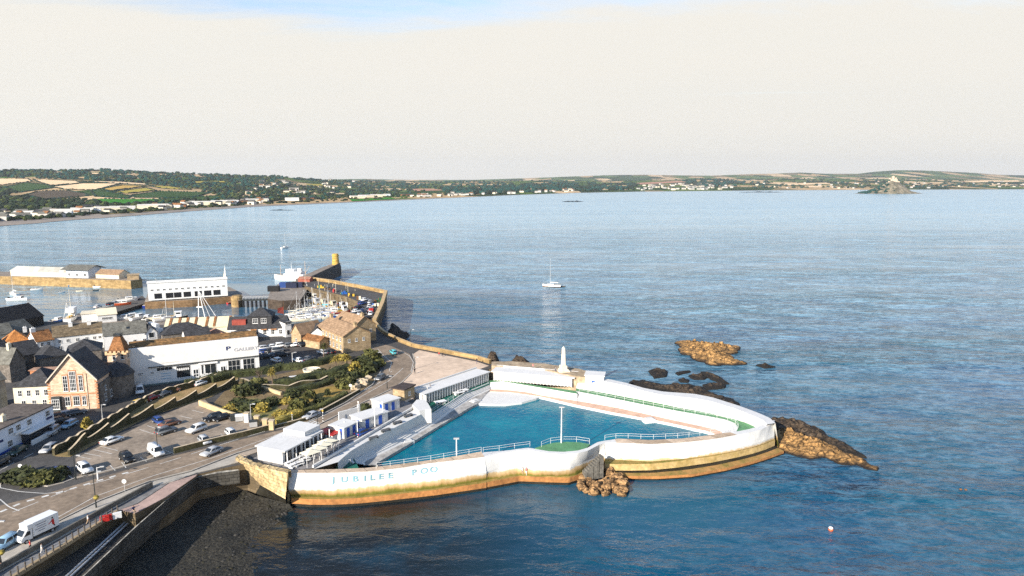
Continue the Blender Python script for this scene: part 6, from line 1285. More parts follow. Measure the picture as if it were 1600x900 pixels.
for i, (px, yb, yt) in enumerate([(559, 683, 656), (586, 667, 636), (598.6, 660, 629)]):
    h = hh(px, yb, ZL, yt); r = thing('flagpole', ['white flagpole nearest the blue car in the yard', 'white flagpole in the middle of the yard', 'white flagpole nearest the changing rooms'][i], 'flagpole', P(px, yb, ZL)); MB().tube((0, 0, 0), (0, 0, h), .12, .07, 8).build('pole', FRAMEW, r); MB().lathe([(.16, h), (.16, h+.2), (.03, h+.3)], 8).build('finial', FRAMEW, r)
# harbour-side town detail on the quays
root, L, h, wo, ro = building('quay_shed', 'long white transit shed on the inner quay with open bays below', 'shed', (232, 468), (356, 460), 7, (443,), 'gx', 0.5, WHITEW, M('white_sheet_roof', (.70, .68, .62), .7, .08, .5), z=4.5)
op = MB().box(-1.6, 1.6, -.05, .0, .1, 2.6).mesh('bay_opening', [BLACKP]); 
for t in (.12, .26, .36, .48, .62, .74, .86): obj('bay_opening', op, root, (L*t, -.015, 0))
put_windows(root, [(L*t, 3.9, 1.3, .8, 2, 1) for t in [.05 + .075*k for k in range(13)]], 'f', L, 12)
r = thing('flag_sail', 'tall white pole with a pale triangular flag at the end of the white transit shed', 'flag', P(354, 458, 4.5)); MB().tube((0, 0, 0), (0, 0, 14), .14, .08, 6).build('pole', FRAMEW, r); MB().add([(-.1, 0, 7), (-.1, .05, 13), (-1.3, 0, 7), (-.1, -.05, 7)], [(0, 2, 1), (3, 1, 2), (0, 1, 3), (0, 3, 2)]).build('flag', CANVAS, r)

# ================================================================== HARBOUR
QTOP = M('quay_top', (.24, .20, .16), .9, .25, .3, fine=(1, .25))
def pier(name, label, pts, z, side=QSTONE, top=QTOP):
    w_ = PL(pts, z); o = MB().prism([(p.x, p.y) for p in w_], -2, z, 0, 1).build(name, [top, side]); return tag(o, label, 'pier')
pier('stone_pier', 'long golden stone pier across the left side of the harbour', [(-500, 425), (-500, 433), (0, 431.5), (204, 438.5), (222, 436), (218, 430), (0, 424)], 4.8)
pier('inner_quay', 'brown stone quay carrying the white transit shed', [(226, 472), (300, 468.5), (360, 463), (372, 470), (381, 468), (378, 458), (358, 448), (232, 455)], 3.4, M('brown_quay_stone', (.26, .16, .08), .9, .3, .5, stone=(1.5, .6, .04, .5)))
pier('dark_quay', 'dark quay carrying the blue containers beside the dock gate', [(418, 467), (440, 470), (470, 468), (480, 452), (478, 438), (440, 441), (424, 450)], 4.6, M('dark_quay_stone', (.075, .055, .04), .9, .4, .5, stone=(1.5, .6, .04, .5)))
pier('outer_pier', 'dark sided pier arm running out to the drum tower', [(474, 441), (500, 429), (533, 415.5), (528, 409), (505, 417), (462, 436)], 6.0, M('shaded_pier_stone', (.10, .085, .075), .9, .3, .5, stone=(1.5, .6, .04, .5)))  # shade on the pier's side put into its dark stone colour
kind(slab('boatyard', [(60, 512), (104, 494), (150, 490), (226, 497), (284, 500), (290, 512)], 2.4, [QTOP], 4), 'structure')
pier('slip_pier', 'black boat slip slanting out into the left basin', [(112, 492), (150, 484), (200, 471), (222, 462), (230, 468), (226, 474), (180, 488), (150, 496)], 1.6, WEEDD, M('slip_top', (.09, .08, .07), .9, .3, .4))
# drum tower at the pier end
p = P(524.5, 413.5, 6.0); h = hh(524.5, 413.5, 6.0, 396.5); r = thing('drum_tower', 'round golden stone drum tower at the very end of the pier arm', 'tower', p)
MB().lathe([(2.5, -.1), (2.35, .8), (2.1, h*.55), (2.0, h*.8)], 18).build('wall', M('golden_stone', (.62, .40, .10), .9, .25, .6, stone=(.9, .45, .03, .55)), r, smooth=False); MB().lathe([(2.3, h*.8), (2.3, h*.87), (2.0, h*.88), (2.0, h)], 18).build('parapet', MATS['golden_stone'], r)
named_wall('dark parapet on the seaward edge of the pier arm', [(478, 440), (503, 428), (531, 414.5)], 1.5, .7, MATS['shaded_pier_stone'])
# pier sheds
root, *_ = building('pier_shed', 'long pale roofed shed on the golden pier', 'shed', (17, 431), (104, 433.5), 10, (423,), 'gx', 2.0, CREAMW, M('ribbed_pale_roof', (.60, .58, .5), .7, .12, .3, stone=(3.2, 60, .08, .7)), z=4.8)
root, *_ = building('pier_house', 'white and blue building under a wide grey roof on the golden pier', 'building', (104, 433.5), (138, 434.5), 10, (419.5,), 'gx', 1.6, BLUEW, GSLATE, z=4.8, ov=2.0, front=lambda L, h: row(2, L-2, 3, 1.0, 1.6, 1.6))
building('pier_hut', 'tan roofed hut standing alone near the end of the golden pier', 'hut', (150, 434.5), (186, 436), 8, (428,), 'gx', 2.2, CREAMW, TANR, z=4.8)
building('stone_block', 'low stone block at the very end of the golden pier', 'building', (199, 437.5), (217, 436.5), 7, 2.4, 'flat', .2, TSTONE, TSTONE, z=4.8)
# dock gate bridge
a, b_ = P(380, 467.5, 3.8), P(420, 466.5, 3.8); d = b_-a; L = d.length; r = thing('dock_bridge', 'low footbridge on dark legs across the dock entrance', 'bridge', a, math.atan2(d.y, d.x))
MB().box(0, L, -1.2, 1.2, -.7, 0).build('deck', DMETAL, r); lg = MB().box(-.3, .3, -1, 1, -6, -.7).mesh('pile', [BLACKP]); rl = MB()
for k in range(7): obj('pile', lg, r, (L*k/6, 0, 0))
for s in (-1.15, 1.15):
    rl.box(0, L, s-.05, s+.05, 1.05, 1.15)
    for k in range(9): rl.box(L*k/8-.05, L*k/8+.05, s-.05, s+.05, 0, 1.05)
rl.build('railing', METAL, r)
o = MB().lathe([(2.6, -5.5), (2.6, .6), (2.2, .9), (2.2, 1.4), (.2, 1.5)], 16).build('dock_bastion', QSTONE, None, P(370, 466, 4.0)); tag(o, 'round golden bastion at the left end of the dock bridge', 'bastion')
# containers
for i, (px, py, m_, lab) in enumerate([(446, 449, M('container_blue', (.02, .06, .22), .6, .15, .5), 'bright blue container at the left of the dark quay'), (456, 449.5, M('container_navy', (.015, .02, .05), .6, .15, .5), 'navy container in the middle of the dark quay'), (465, 449, MATS['container_navy'], 'navy container at the right of the dark quay, by the rust shed'), (428, 455, BLACKP, 'black machinery box beside the dock bridge')]):
    p = P(px, py, 4.6); b_ = MB().box(-2.8, 2.8, -1.3, 1.3, 0, 2.7)
    for k in range(11): b_.box(-2.7+k*.5, -2.45+k*.5, -1.36, -1.3, .15, 2.55)
    tag(b_.build('container', m_, None, p, .05), lab, 'container')
o = building('rust_shed', 'low red brown shed at the root of the pier arm', 'shed', (466, 443), (484, 443.5), 4, 2.6, 'gx', .8, M('rust_sheet', (.30, .09, .06), .8, .3, .5), M('rust_roof', (.33, .16, .11), .8, .3, .5), z=5)

# ---- boats
def hull_mesh(L, B, H, m=0, sheer=.35, stern=.75, n=14):
    mb = MB(); rings = []
    for i in range(n+1):
        t = i/n; x = -L/2 + L*t; w_ = B/2 * (stern + (1-stern)*min(1, t/.35)) * (1 - max(0, (t-.45)/.55)**2.3); zt = H + sheer*H*(max(0, t-.4)/.6)**2 + .12*H*max(0, .3-t)
        w_ = max(w_, .02); rings.append([(x, -w_, zt), (x, -w_*.92, zt*.45), (x - .02*L*(t), -w_*.45, -.35*H), (x - .02*L*t, w_*.45, -.35*H), (x, w_*.92, zt*.45), (x, w_, zt)])
    for rg in rings: mb.v += rg
    for i in range(n):
        for j in range(5): a = i*6+j; mb.f.append((a, a+6, a+7, a+1)[::-1]); mb.m.append(0)
        mb.f.append((i*6, i*6+5, i*6+11, i*6+6)[::-1]); mb.m.append(1)
    mb.f.append((0, 1, 2, 3, 4, 5)[::-1]); mb.m.append(0)
    return mb
DECK = M('boat_deck', (.62, .54, .42), .7, .1, 1)
def boat(name, label, px, py, L, rz, hull=FRAMEW, kind_='motor', cab=FRAMEW, z=0.0, group=None, mast=0, cat='boat', trim=None):
    B = L*.31; H = L*.10 + .25; r = thing(name, label, cat, P(px, py, z), rz, group)
    hull_mesh(L, B, H).build('hull', [hull, DECK], r)
    if trim: 
        q = hull_mesh(L*1.004, B*1.03, H*.35, sheer=.2); q.build('boot_stripe', [trim, trim], r)
    if kind_ == 'yacht':
        c = MB().xprism([(-B*.28, H), (-B*.22, H+.5), (B*.22, H+.5), (B*.28, H)], -L*.12, L*.24); c.build('cabin', cab, r)
        MB().box(-L*.05, L*.2, -B*.285, -B*.25, H+.15, H+.35).box(-L*.05, L*.2, B*.25, B*.285, H+.15, H+.35).build('window', GLASS, r)
        mh = mast or L*1.25; MB().tube((L*.08, 0, H), (L*.08, 0, mh), .09, .05, 6).build('mast', METAL if group else FRAMEW, r); MB().tube((L*.08, 0, H+1.3), (-L*.36, 0, H+1.25), .09, n=6).build('boom', FRAMEW, r); MB().tube((L*.05, 0, H+1.48), (-L*.34, 0, H+1.42), .17, .1, 6).build('furled_sail', CANVAS, r)
        st = MB()
        for q in ((L*.48, 0, H*1.3), (-L*.48, 0, H), (L*.06, B*.45, H), (L*.06, -B*.45, H)): st.tube((L*.08, 0, mh*.97), q, .025, n=3)
        st.build('stay', METAL, r)
    elif kind_ == 'motor':
        MB().xprism([(-B*.36, H-.05), (-B*.30, H+1.0), (B*.30, H+1.0), (B*.36, H-.05)], -L*.08, L*.26).build('cabin', cab, r)
        MB().box(L*.262, L*.285, -B*.28, B*.28, H+.25, H+.8).box(-L*.04, L*.22, -B*.36, -B*.33, H+.4, H+.8).build('window', GLASS, r)
        MB().box(-L*.46, -L*.40, -B*.15, B*.15, H*.5, H+.5).build('outboard_motor', DMETAL, r)
    elif kind_ == 'fishing':
        MB().box(L*.05, L*.28, -B*.28, B*.28, H, H+2.3).box(L*.02, L*.30, -B*.32, B*.32, H+2.3, H+2.45).build('wheelhouse', cab, r)
        MB().box(L*.281, L*.286, -B*.25, B*.25, H+1.3, H+2.0).box(L*.08, L*.25, -B*.285, -B*.28, H+1.3, H+2.0).build('window', GLASS, r)
        mh = mast or L*.75; MB().tube((L*.02, 0, H), (L*.02, 0, mh), .12, .07, 6).build('mast', CREAMW, r); MB().tube((-L*.32, 0, H), (-L*.32, 0, mh*.75), .1, .06, 6).tube((-L*.42, -B*.35, H), (-L*.36, 0, mh*.62), .08, n=5).tube((-L*.42, B*.35, H), (-L*.36, 0, mh*.62), .08, n=5).tube((L*.02, 0, mh*.6), (-L*.34, 0, mh*.7), .06, n=5).build('gantry', METAL, r)
        mb = MB()
        for k in range(5): x = -L*.3+k*L*.06; mb.box(x, x+.7, -.5-.2*(k % 2), .4, H, H+.6)
        mb.build('deck_gear', YELP, r); hull_mesh(L*.99, B*.99, H+.18).build('gunwale', [trim or hull, DECK], r) if False else None
    elif kind_ == 'open':
        MB().box(-L*.05, L*.02, -B*.38, B*.38, H*.7, H*.8+.25).box(-L*.3, -L*.22, -B*.38, B*.38, H*.7, H*.8+.25).build('thwart', WOODB, r); MB().box(-L*.5, -L*.44, -.15, .15, H*.4, H+.45).build('outboard_motor', DMETAL, r)
    return r
boat('sailing_yacht', 'white sailing yacht at anchor alone in the bay, right of the drum tower', 862, 448.5, 10.5, math.pi*.93, kind_='yacht', mast=hh(862, 447, 0, 403), trim=WOODB)
boat('sailing_yacht', 'distant white sailing yacht beyond the pier, left of the drum tower', 445, 388, 9.5, 1.2, kind_='yacht', mast=hh(445, 388, 0, 363))
boat('dinghy', 'small grey dinghy tied behind the anchored white yacht', 879, 448.5, 3.2, math.pi*.9, DMETAL, 'open')
boat('sailing_yacht', 'white yacht with a mast moored in the left basin, farther of two', 22, 461, 9, 2.6, kind_='yacht', mast=hh(22, 461, 0, 430))
boat('motor_boat', 'white yacht with a cockpit moored in the left basin, nearest the camera', 27, 469.5, 10, .0, kind_='motor')
for i, (px, py, L, k, m_, lab) in enumerate([(34, 442, 9, 'motor', CREAMW, 'cream motor boat under the golden pier, leftmost'), (76, 445, 9, 'motor', FRAMEW, 'white motor boat under the golden pier below the long shed'), (119, 447, 8, 'motor', M('hull_blue_grey', (.2, .28, .4), .5, .1, 1), 'blue grey boat under the golden pier below the grey roof'), (158, 449.5, 8, 'motor', FRAMEW, 'white motor boat under the golden pier below the tan hut'), (58, 453, 6, 'open', FRAMEW, 'white open boat moored in the middle of the left basin'), (97, 457, 3, 'open', FRAMEW, 'tiny white dinghy in the middle of the left basin'), (124, 455.5, 3.4, 'open', CREAMW, 'small cream dinghy floating off the golden pier'), (150, 454, 3.0, 'open', DMETAL, 'small dark dinghy floating off the golden pier')]):
    boat('motor_boat' if k == 'motor' else 'dinghy', lab, px, py, L, .1 + .3*(i % 3), m_, k)
boat('sailing_yacht', 'dark blue hulled yacht in the wet dock below the white shed', 244, 481, 11.5, .15, M('hull_navy', (.02, .04, .22), .4, .1, 1), 'yacht')
boat('sailing_yacht', 'white ketch alongside the brown quay, left one', 292, 476.5, 12, .2, FRAMEW, 'yacht', mast=13); boat('sailing_yacht', 'slim white yacht alongside the brown quay, right one', 333, 473, 11, .25, FRAMEW, 'yacht', mast=12)
boat('fishing_boat', 'dark fishing boat at the boatyard corner of the wet dock', 272, 500, 11, .4, BLACKP, 'fishing', FRAMEW)
r = thing('sheer_legs', 'tall white mast crane leaning over the wet dock', 'crane', P(322, 503, 3)); MB().tube((-3, 0, 0), (-2.2, 0, 13), .22, .16, 7).tube((0, 0, 0), (-2.0, 0, 13), .22, .16, 7).tube((5, 1, 0), (-2.1, 0, 13), .12, .1, 6).tube((3, -1, 0), (-2.1, 0, 13), .1, .08, 6).build('legs', FRAMEW, r); MB().box(-3.4, -1.0, -.3, .3, 6.0, 6.4).build('crossbar', FRAMEW, r)
boat('ferry', 'small red hulled boat at the foot of the golden bastion', 361, 474, 5, 1.2, REDP, 'open')
# the white passenger ship behind the dark quay
r = thing('passenger_ship', 'white passenger ship with a tall foremast lying behind the dark quay', 'ship', P(459, 438.5, 0), math.pi*.92 - .1, None, .62)
hull_mesh(46, 9, 4.2, sheer=.3).build('hull', [M('ship_hull', (.74, .74, .72), .5, .05, 1), DECK], r)
s_ = MB().box(-14, 9, -3.6, 3.6, 4.2, 6.8).box(-11, 7, -3.4, 3.4, 6.8, 9.2).box(-3, 6.5, -3.3, 3.3, 9.2, 11.4).box(-10, -6, -1.3, 1.3, 9.2, 12.4); s_.build('superstructure', FRAMEW, r)
wv = MB()
for k in range(12):
    for z in (5.2, 7.7): wv.box(-12.5+k*1.7, -11.6+k*1.7, -3.66 if z < 6 else -3.46, -3.4, z, z+.7); wv.box(-12.5+k*1.7, -11.6+k*1.7, 3.4, 3.66 if z < 6 else 3.46, z, z+.7)
wv.box(6.5, 6.56, -3, 3, 10, 10.8).build('window', GLASS, r); MB().tube((2, 0, 11.4), (2, 0, 18), .18, .1, 6).build('mast', FRAMEW, r); MB().tube((-14, 0, 4), (-14, 0, 20), .35, .15, 7).tube((-14, 0, 8), (-19, 0, 15), .14, n=5).tube((15, 0, 5), (15, 0, 15), .25, .12, 7).build('crane_mast', M('mast_buff', (.55, .42, .3), .6, .1, 1), r)
# fishing boats and yachts in the south dock
TURQ = M('turquoise_hull', (.02, .42, .52), .5, .1, 1); HREDP = M('boat_red', (.55, .04, .03), .5, .1, 1); HGREEN = M('boat_green', (.03, .18, .09), .5, .1, 1); HBLUE = M('boat_blue', (.03, .12, .4), .5, .1, 1)
FB = [(478, 462, 15, 2.0, CREAMW, 'fishing', CREAMW, 'cream wooden trawler with tan masts moored nearest the dark quay', WOODB), (498, 463, 13, 1.4, FRAMEW, 'fishing', BLUEW, 'white fishing boat beside the cream trawler', HBLUE), (508, 473, 10, 1.2, FRAMEW, 'fishing', CREAMW, 'white trawler between the turquoise boat and the quay wall', None),
      (525, 477, 15, 1.1, TURQ, 'fishing', FRAMEW, 'large turquoise trawler in the middle of the fishing fleet', None), (544, 476, 14, 1.1, HREDP, 'fishing', FRAMEW, 'red and white trawler at the right end of the fishing fleet', FRAMEW), (514, 461, 11, .4, HGREEN, 'fishing', FRAMEW, 'dark green fishing boat under the sunlit parapet', None), (533, 463, 12, .3, HBLUE, 'fishing', FRAMEW, 'blue fishing boat under the sunlit parapet', None), (552, 467, 11, .5, FRAMEW, 'fishing', FRAMEW, 'white fishing boat in the far corner of the dock', HGREEN),
      (490, 478, 9, .8, CREAMW, 'fishing', FRAMEW, 'small cream fishing boat in the open part of the dock', WOODB), (462, 494, 9, .2, FRAMEW, 'yacht', FRAMEW, 'white yacht nearest the white tower house', None), (474, 491, 9, .3, FRAMEW, 'yacht', FRAMEW, 'white yacht second from the white tower house', None), (486, 489, 9.5, .3, FRAMEW, 'yacht', FRAMEW, 'white yacht in the middle of the pontoon row', HBLUE), (498, 487, 9, .3, CREAMW, 'yacht', FRAMEW, 'cream yacht in the middle of the pontoon row', None), (510, 486, 10, .4, FRAMEW, 'yacht', FRAMEW, 'white yacht near the right end of the pontoon row', HREDP),
      (520, 489, 9, .4, HBLUE, 'motor', FRAMEW, 'blue motor boat at the right end of the pontoon row', None), (480, 498, 9, .1, FRAMEW, 'motor', BLUEW, 'white motor boat below the pontoon row, left', HBLUE), (494, 497, 8.5, .1, HBLUE, 'motor', FRAMEW, 'blue hulled motor boat below the pontoon row, middle', None), (507, 495, 9, .2, FRAMEW, 'motor', FRAMEW, 'white motor boat below the pontoon row, right', HREDP), (534, 490, 9, .8, HREDP, 'fishing', FRAMEW, 'small red fishing boat nearest the quay steps', None), (466, 500, 7, .1, FRAMEW, 'motor', FRAMEW, 'small white motor boat behind the granite cottages', None), (541, 484, 8, .9, HGREEN, 'fishing', FRAMEW, 'small green fishing boat beside the quay cars', None)]
for (px, py, L, rz, hm_, k, cb, lab, tr) in FB: boat('fishing_boat' if k == 'fishing' else 'sailing_yacht' if k == 'yacht' else 'motor_boat', lab, px, py, L, rz, hm_, k, cb, trim=tr)
MOOR = [(456, 499), (460, 497), (466, 495.5), (470, 494), (479, 492.5), (483, 491), (491, 490), (494.5, 489), (503, 488), (515, 487.5), (470, 502), (476, 501), (487, 500.5), (500, 499), (513, 497), (519, 495)]
for i, (px, py) in enumerate(MOOR): boat('sailing_yacht', 'small yacht moored among the masts of the crowded pontoons', px + rnd.uniform(-1, 1), py, rnd.uniform(6.5, 8.5), rnd.uniform(.1, .5) + (math.pi if i % 3 == 0 else 0), (FRAMEW, CREAMW, HBLUE)[i % 3], 'yacht', mast=rnd.uniform(6, 9), group='small yachts on the pontoons')
for i, (px, py, L, k, lab) in enumerate([(508, 467, 10, 'fishing', 'white fishing boat rafted behind the white trawler'), (520, 466, 10, 'fishing', 'white fishing boat rafted in the second line under the parapet'), (541, 470, 11, 'fishing', 'white fishing boat rafted behind the red trawler'), (488, 470, 9, 'fishing', 'white fishing boat astern of the cream trawler'), (517, 482, 9, 'fishing', 'white fishing boat on the camera side of the turquoise trawler'), (532, 484, 8, 'fishing', 'white fishing boat on the camera side of the red trawler'), (555, 473, 9, 'fishing', 'white fishing boat against the quay in the far dock corner'), (502, 479, 8, 'fishing', 'white fishing boat between the pontoons and the trawlers')]):
    boat('fishing_boat', lab, px, py, L, .5 + .35*(i % 3), FRAMEW, k, (FRAMEW, CREAMW, BLUEW)[i % 3], trim=(HBLUE, HREDP, HGREEN)[i % 3])
CR = [('fish_crate_stack', (560, 468)), ('fish_crate_stack', (549, 463)), ('fish_crate_stack', (537, 459.5)), ('fish_crate_stack', (524, 456)), ('fish_crate_stack', (512, 453)), ('fish_crate_stack', (500, 450)), ('fish_crate_stack', (586, 479)), ('fish_crate_stack', (583, 488)), ('fish_crate_stack', (588, 472))]
for i, (nm, (px, py)) in enumerate(CR):
    b_ = MB(); 
    for k in range(7): x, y = rnd.uniform(-1.6, 1.6), rnd.uniform(-.8, .8); b_.box(x, x+.9, y, y+.7, 0, rnd.uniform(.6, 1.8), k % 2)
    tag(b_.build('fishing_gear', [(WOODB, YELP, HBLUE, HREDP)[i % 4], (CANVAS, DMETAL, HGREEN)[i % 3]], None, P(px, py, ZL), rnd.random()), 'pile of boxes and fishing gear at the foot of the sunlit parapet', 'gear', 'fishing gear along the quay')
r = boat('lugger', 'boat with a dark red furled sail beside the harbour office', 444, 501, 5, .3, BLACKP, 'open'); MB().tube((0, 0, .8), (0, 0, 9), .1, .06, 6).build('mast', WOODB, r); MB().add([(-.1, .0, 3), (-2.6, .1, 3.6), (-2.4, 0, 5.5), (-.1, 0, 6.2), (-1.2, .2, 4.6)], [(0, 1, 4), (1, 2, 4), (2, 3, 4), (3, 0, 4)]).build('sail', M('red_brown_sail', (.16, .03, .02), .9, .2, 1), r)
# boatyard
r = boat('trawler', 'tall white trawler hauled out in the boatyard, with a high mast', 112, 500, 13, 1.9, FRAMEW, 'fishing', FRAMEW, z=2.4, mast=13); MB().box(-2, 3.5, -1.5, 1.5, 3.4, 5.2).build('upper_deck', FRAMEW, r)
building('boat_shed', 'cream roofed boat shed with three small windows in the boatyard', 'shed', (153, 505), (183, 502), 8, 3.2, 'gx', 2.0, WHITEW, CREAMW, z=2.4, front=lambda L, h: row(2, L-2, 4, 1.2, 1.0, 1.0))
building('boat_shed', 'small white shed beside the hauled out trawler', 'shed', (128, 504), (152, 502), 7, 3.4, 'flat', .3, WHITEW, CREAMW, z=2.4)
for i, (px, py, L, m_, k, lab) in enumerate([(192, 499, 7, FRAMEW, 'motor', 'white motor boat on the boatyard hard, leftmost of the row'), (204, 497, 8, DMETAL, 'motor', 'grey motor boat on the boatyard hard, second in the row'), (216, 498, 8, FRAMEW, 'motor', 'white motor boat on the boatyard hard, third in the row'), (229, 500, 8, FRAMEW, 'motor', 'white motor boat on the boatyard hard, fourth in the row'), (243, 500, 9, CREAMW, 'motor', 'cream motor boat on the boatyard hard, fifth in the row'), (258, 501, 9, FRAMEW, 'yacht', 'white yacht ashore at the right end of the boatyard row'), (90, 503, 7, HBLUE, 'motor', 'blue boat ashore at the left end of the boatyard'), (80, 505, 7, WOODB, 'open', 'brown open boat ashore near the black shed')]):
    boat('motor_boat' if k == 'motor' else 'sailing_yacht' if k == 'yacht' else 'dinghy', lab, px, py, L, .3 + .5*(i % 4), m_, k, z=2.6)
boat('lifeboat', 'orange red boat drawn up on the black slip', 192, 476, 7, .5, M('orange_red', (.55, .10, .03), .5, .1, 1), 'motor', z=1.8); boat('motor_boat', 'white cabin boat drawn up at the outer end of the black slip', 199, 470.5, 9, .5, FRAMEW, 'motor', z=1.8); boat('dinghy', 'cream dinghy on the inner end of the black slip', 160, 485, 5, .4, CREAMW, 'open', z=1.8)

# ================================================================== VEHICLES
def car_meshes(kind_, paint):
    b = MB()
    if kind_ == 'van':
        L, W, zb, zr = 4.9, 1.9, 1.05, 1.95; cab = [(-2.40, zb), (-2.36, zr), (1.0, zr), (1.75, zb)]; low = [(-2.42, .35), (2.35, .35), (2.42, .75), (1.85, zb), (-2.42, zb)]
    elif kind_ == 'suv':
        L, W, zb, zr = 4.4, 1.85, 1.02, 1.68; cab = [(-2.1, zb), (-1.75, zr), (.35, zr), (1.05, zb)]; low = [(-2.15, .38), (2.1, .38), (2.18, .75), (1.95, .98), (-2.15, zb)]
    elif kind_ == 'saloon':
        L, W, zb, zr = 4.5, 1.78, .90, 1.42; cab = [(-1.75, zb), (-1.0, zr), (.35, zr), (1.15, zb)]; low = [(-2.22, .32), (2.2, .32), (2.25, .62), (1.9, .86), (-2.2, zb)]
    else:
        L, W, zb, zr = 4.0, 1.75, .92, 1.48; cab = [(-1.92, zb), (-1.6, zr), (.35, zr), (1.1, zb)]; low = [(-1.98, .32), (1.95, .32), (2.0, .65), (1.7, .88), (-1.98, zb)]
    b.xz = None
    bm = bmesh.new(); n = len(low)
    for sgn in (-1, 1): pass
    vs = [bm.verts.new((x, -W/2, z)) for x, z in low] + [bm.verts.new((x, W/2, z)) for x, z in low]
    bm.faces.new(vs[:n]); bm.faces.new(vs[n:][::-1])
    for i in range(n): bm.faces.new((vs[(i+1) % n], vs[i], vs[n+i], vs[n+(i+1) % n]))
    ti = W*.12
    cv = [bm.verts.new((x, s*(W/2-.03 - (ti if z > zb+.1 else 0)), z - (.01 if z < zb+.1 else 0))) for s in (-1, 1) for x, z in cab]
    bm.faces.new(cv[:4][::-1]); bm.faces.new(cv[4:])
    for i in range(4): bm.faces.new((cv[i], cv[(i+1) % 4], cv[4+(i+1) % 4], cv[4+i]))
    bmesh.ops.recalc_face_normals(bm, faces=bm.faces[:]); bmesh.ops.bevel(bm, geom=bm.edges[:], offset=.07, segments=2, affect='EDGES')
    body = bpy.data.meshes.new('body'); bm.to_mesh(body); bm.free(); body.materials.append(paint)
    for p in body.polygons: p.use_smooth = True
    g = MB()
    def lerp(a, c, t): return a + (c-a)*t
    x0, x1, x2, x3 = cab[0][0], cab[1][0], cab[2][0], cab[3][0]
    def at(t, xa, xb): return lerp(xa, xb, t)
    for s in (-1, 1):
        y0, y1 = s*(W/2-.015), s*(W/2-.02-ti); zlo, zhi = lerp(zb, zr, .12), lerp(zb, zr, .82); ya, yb = lerp(y0, y1, .12), lerp(y0, y1, .82)
        def X(t, xa, xb): return lerp(xa, xb, t)
        xb0, xt0 = lerp(x0, x1, .12)+.14, lerp(x0, x1, .82)+.14; xb3, xt3 = lerp(x3, x2, .12)-.16, lerp(x3, x2, .82)-.16; xm = (x1+x2)/2 + .05
        if kind_ == 'van': xb0 = xt0 = .1
        for (p, q, u, v) in (((xb0, xm-.06, xm-.06, xt0) if kind_ != 'van' else (xb0, xm+.9, xm+.9, xt0)), ((xm+.06, xb3, xt3, xm+.06) if kind_ != 'van' else (xm+1.0, xb3, xt3, xm+1.0))):
            f = [(p, ya, zlo), (q, ya, zlo), (u, yb, zhi), (v, yb, zhi)]; g.add(f if s < 0 else f[::-1], [(0, 1, 2, 3)])
    for (xa, xb, o) in ((x3, x2, .025), (x0, x1, -.025)):
        if kind_ == 'van' and o < 0: continue
        wl, wh = W/2-.16, W/2-.16-ti*.9; f = [(lerp(xa, xb, .1)+o, -wl, lerp(zb, zr, .1)+.02), (lerp(xa, xb, .1)+o, wl, lerp(zb, zr, .1)+.02), (lerp(xa, xb, .88)+o, wh, lerp(zb, zr, .88)+.02), (lerp(xa, xb, .88)+o, -wh, lerp(zb, zr, .88)+.02)]
        g.add(f if o > 0 else f[::-1], [(0, 1, 2, 3)])
    glass = g.mesh('window', [GLASS]); xf = low[1][0]; xr = low[0][0]
    return body, glass, xf, xr, W
WHEEL = MB().tube((0, -.1, 0), (0, .1, 0), .33, n=14).tube((0, -.115, 0), (0, .115, 0), .19, n=10, m=1).mesh('wheel', [TYRE, METAL])
HL = MB().box(-.04, .06, -.18, .18, 0, .14).mesh('headlight', [M('lamp_glass', (.7, .7, .68), .2, .05, 1)]); TL = MB().box(-.05, .05, -.14, .14, 0, .2).mesh('tail_light', [REDP])
PAINT = {k: M('car_' + k, c, .3, .02, .3, spec=.5) for k, c in dict(white=(.76, .76, .74), silver=(.42, .43, .44), grey=(.12, .13, .14), black=(.012, .013, .015), blue=(.02, .05, .18), lightblue=(.28, .45, .58), red=(.22, .02, .015), green=(.02, .05, .035), gold=(.50, .36, .10), brown=(.16, .08, .05), teal=(.08, .38, .42)).items()}
CC = {}
def car(label, px, py, dpx, k, col, z=ZL + .02, group=None, name=None, s=1.0):
    # dpx: a second pixel in the direction the car points
    if (k, col) not in CC: CC[(k, col)] = car_meshes(k, PAINT[col])
    body, glass, xf, xr, W = CC[(k, col)]; a, b_ = P(px, py, z), P(px + dpx[0], py + dpx[1], z); d = b_ - a
    r = thing(name or ('van' if k == 'van' else 'parked_car'), label, 'van' if k == 'van' else 'car', a, math.atan2(d.y, d.x), group, s)
    obj('body', body, r); obj('window', glass, r)
    for x in (xf*.66, xr*.62):
        for y in (-W/2+.08, W/2-.08): obj('wheel', WHEEL, r, (x, y, .33))
    for y in (-W/2+.3, W/2-.3): obj('headlight', HL, r, (xf, y, .58)); obj('tail_light', TL, r, (xr-.01, y, .62))
    return r
RD = (14, -6); BK = (5, 4)
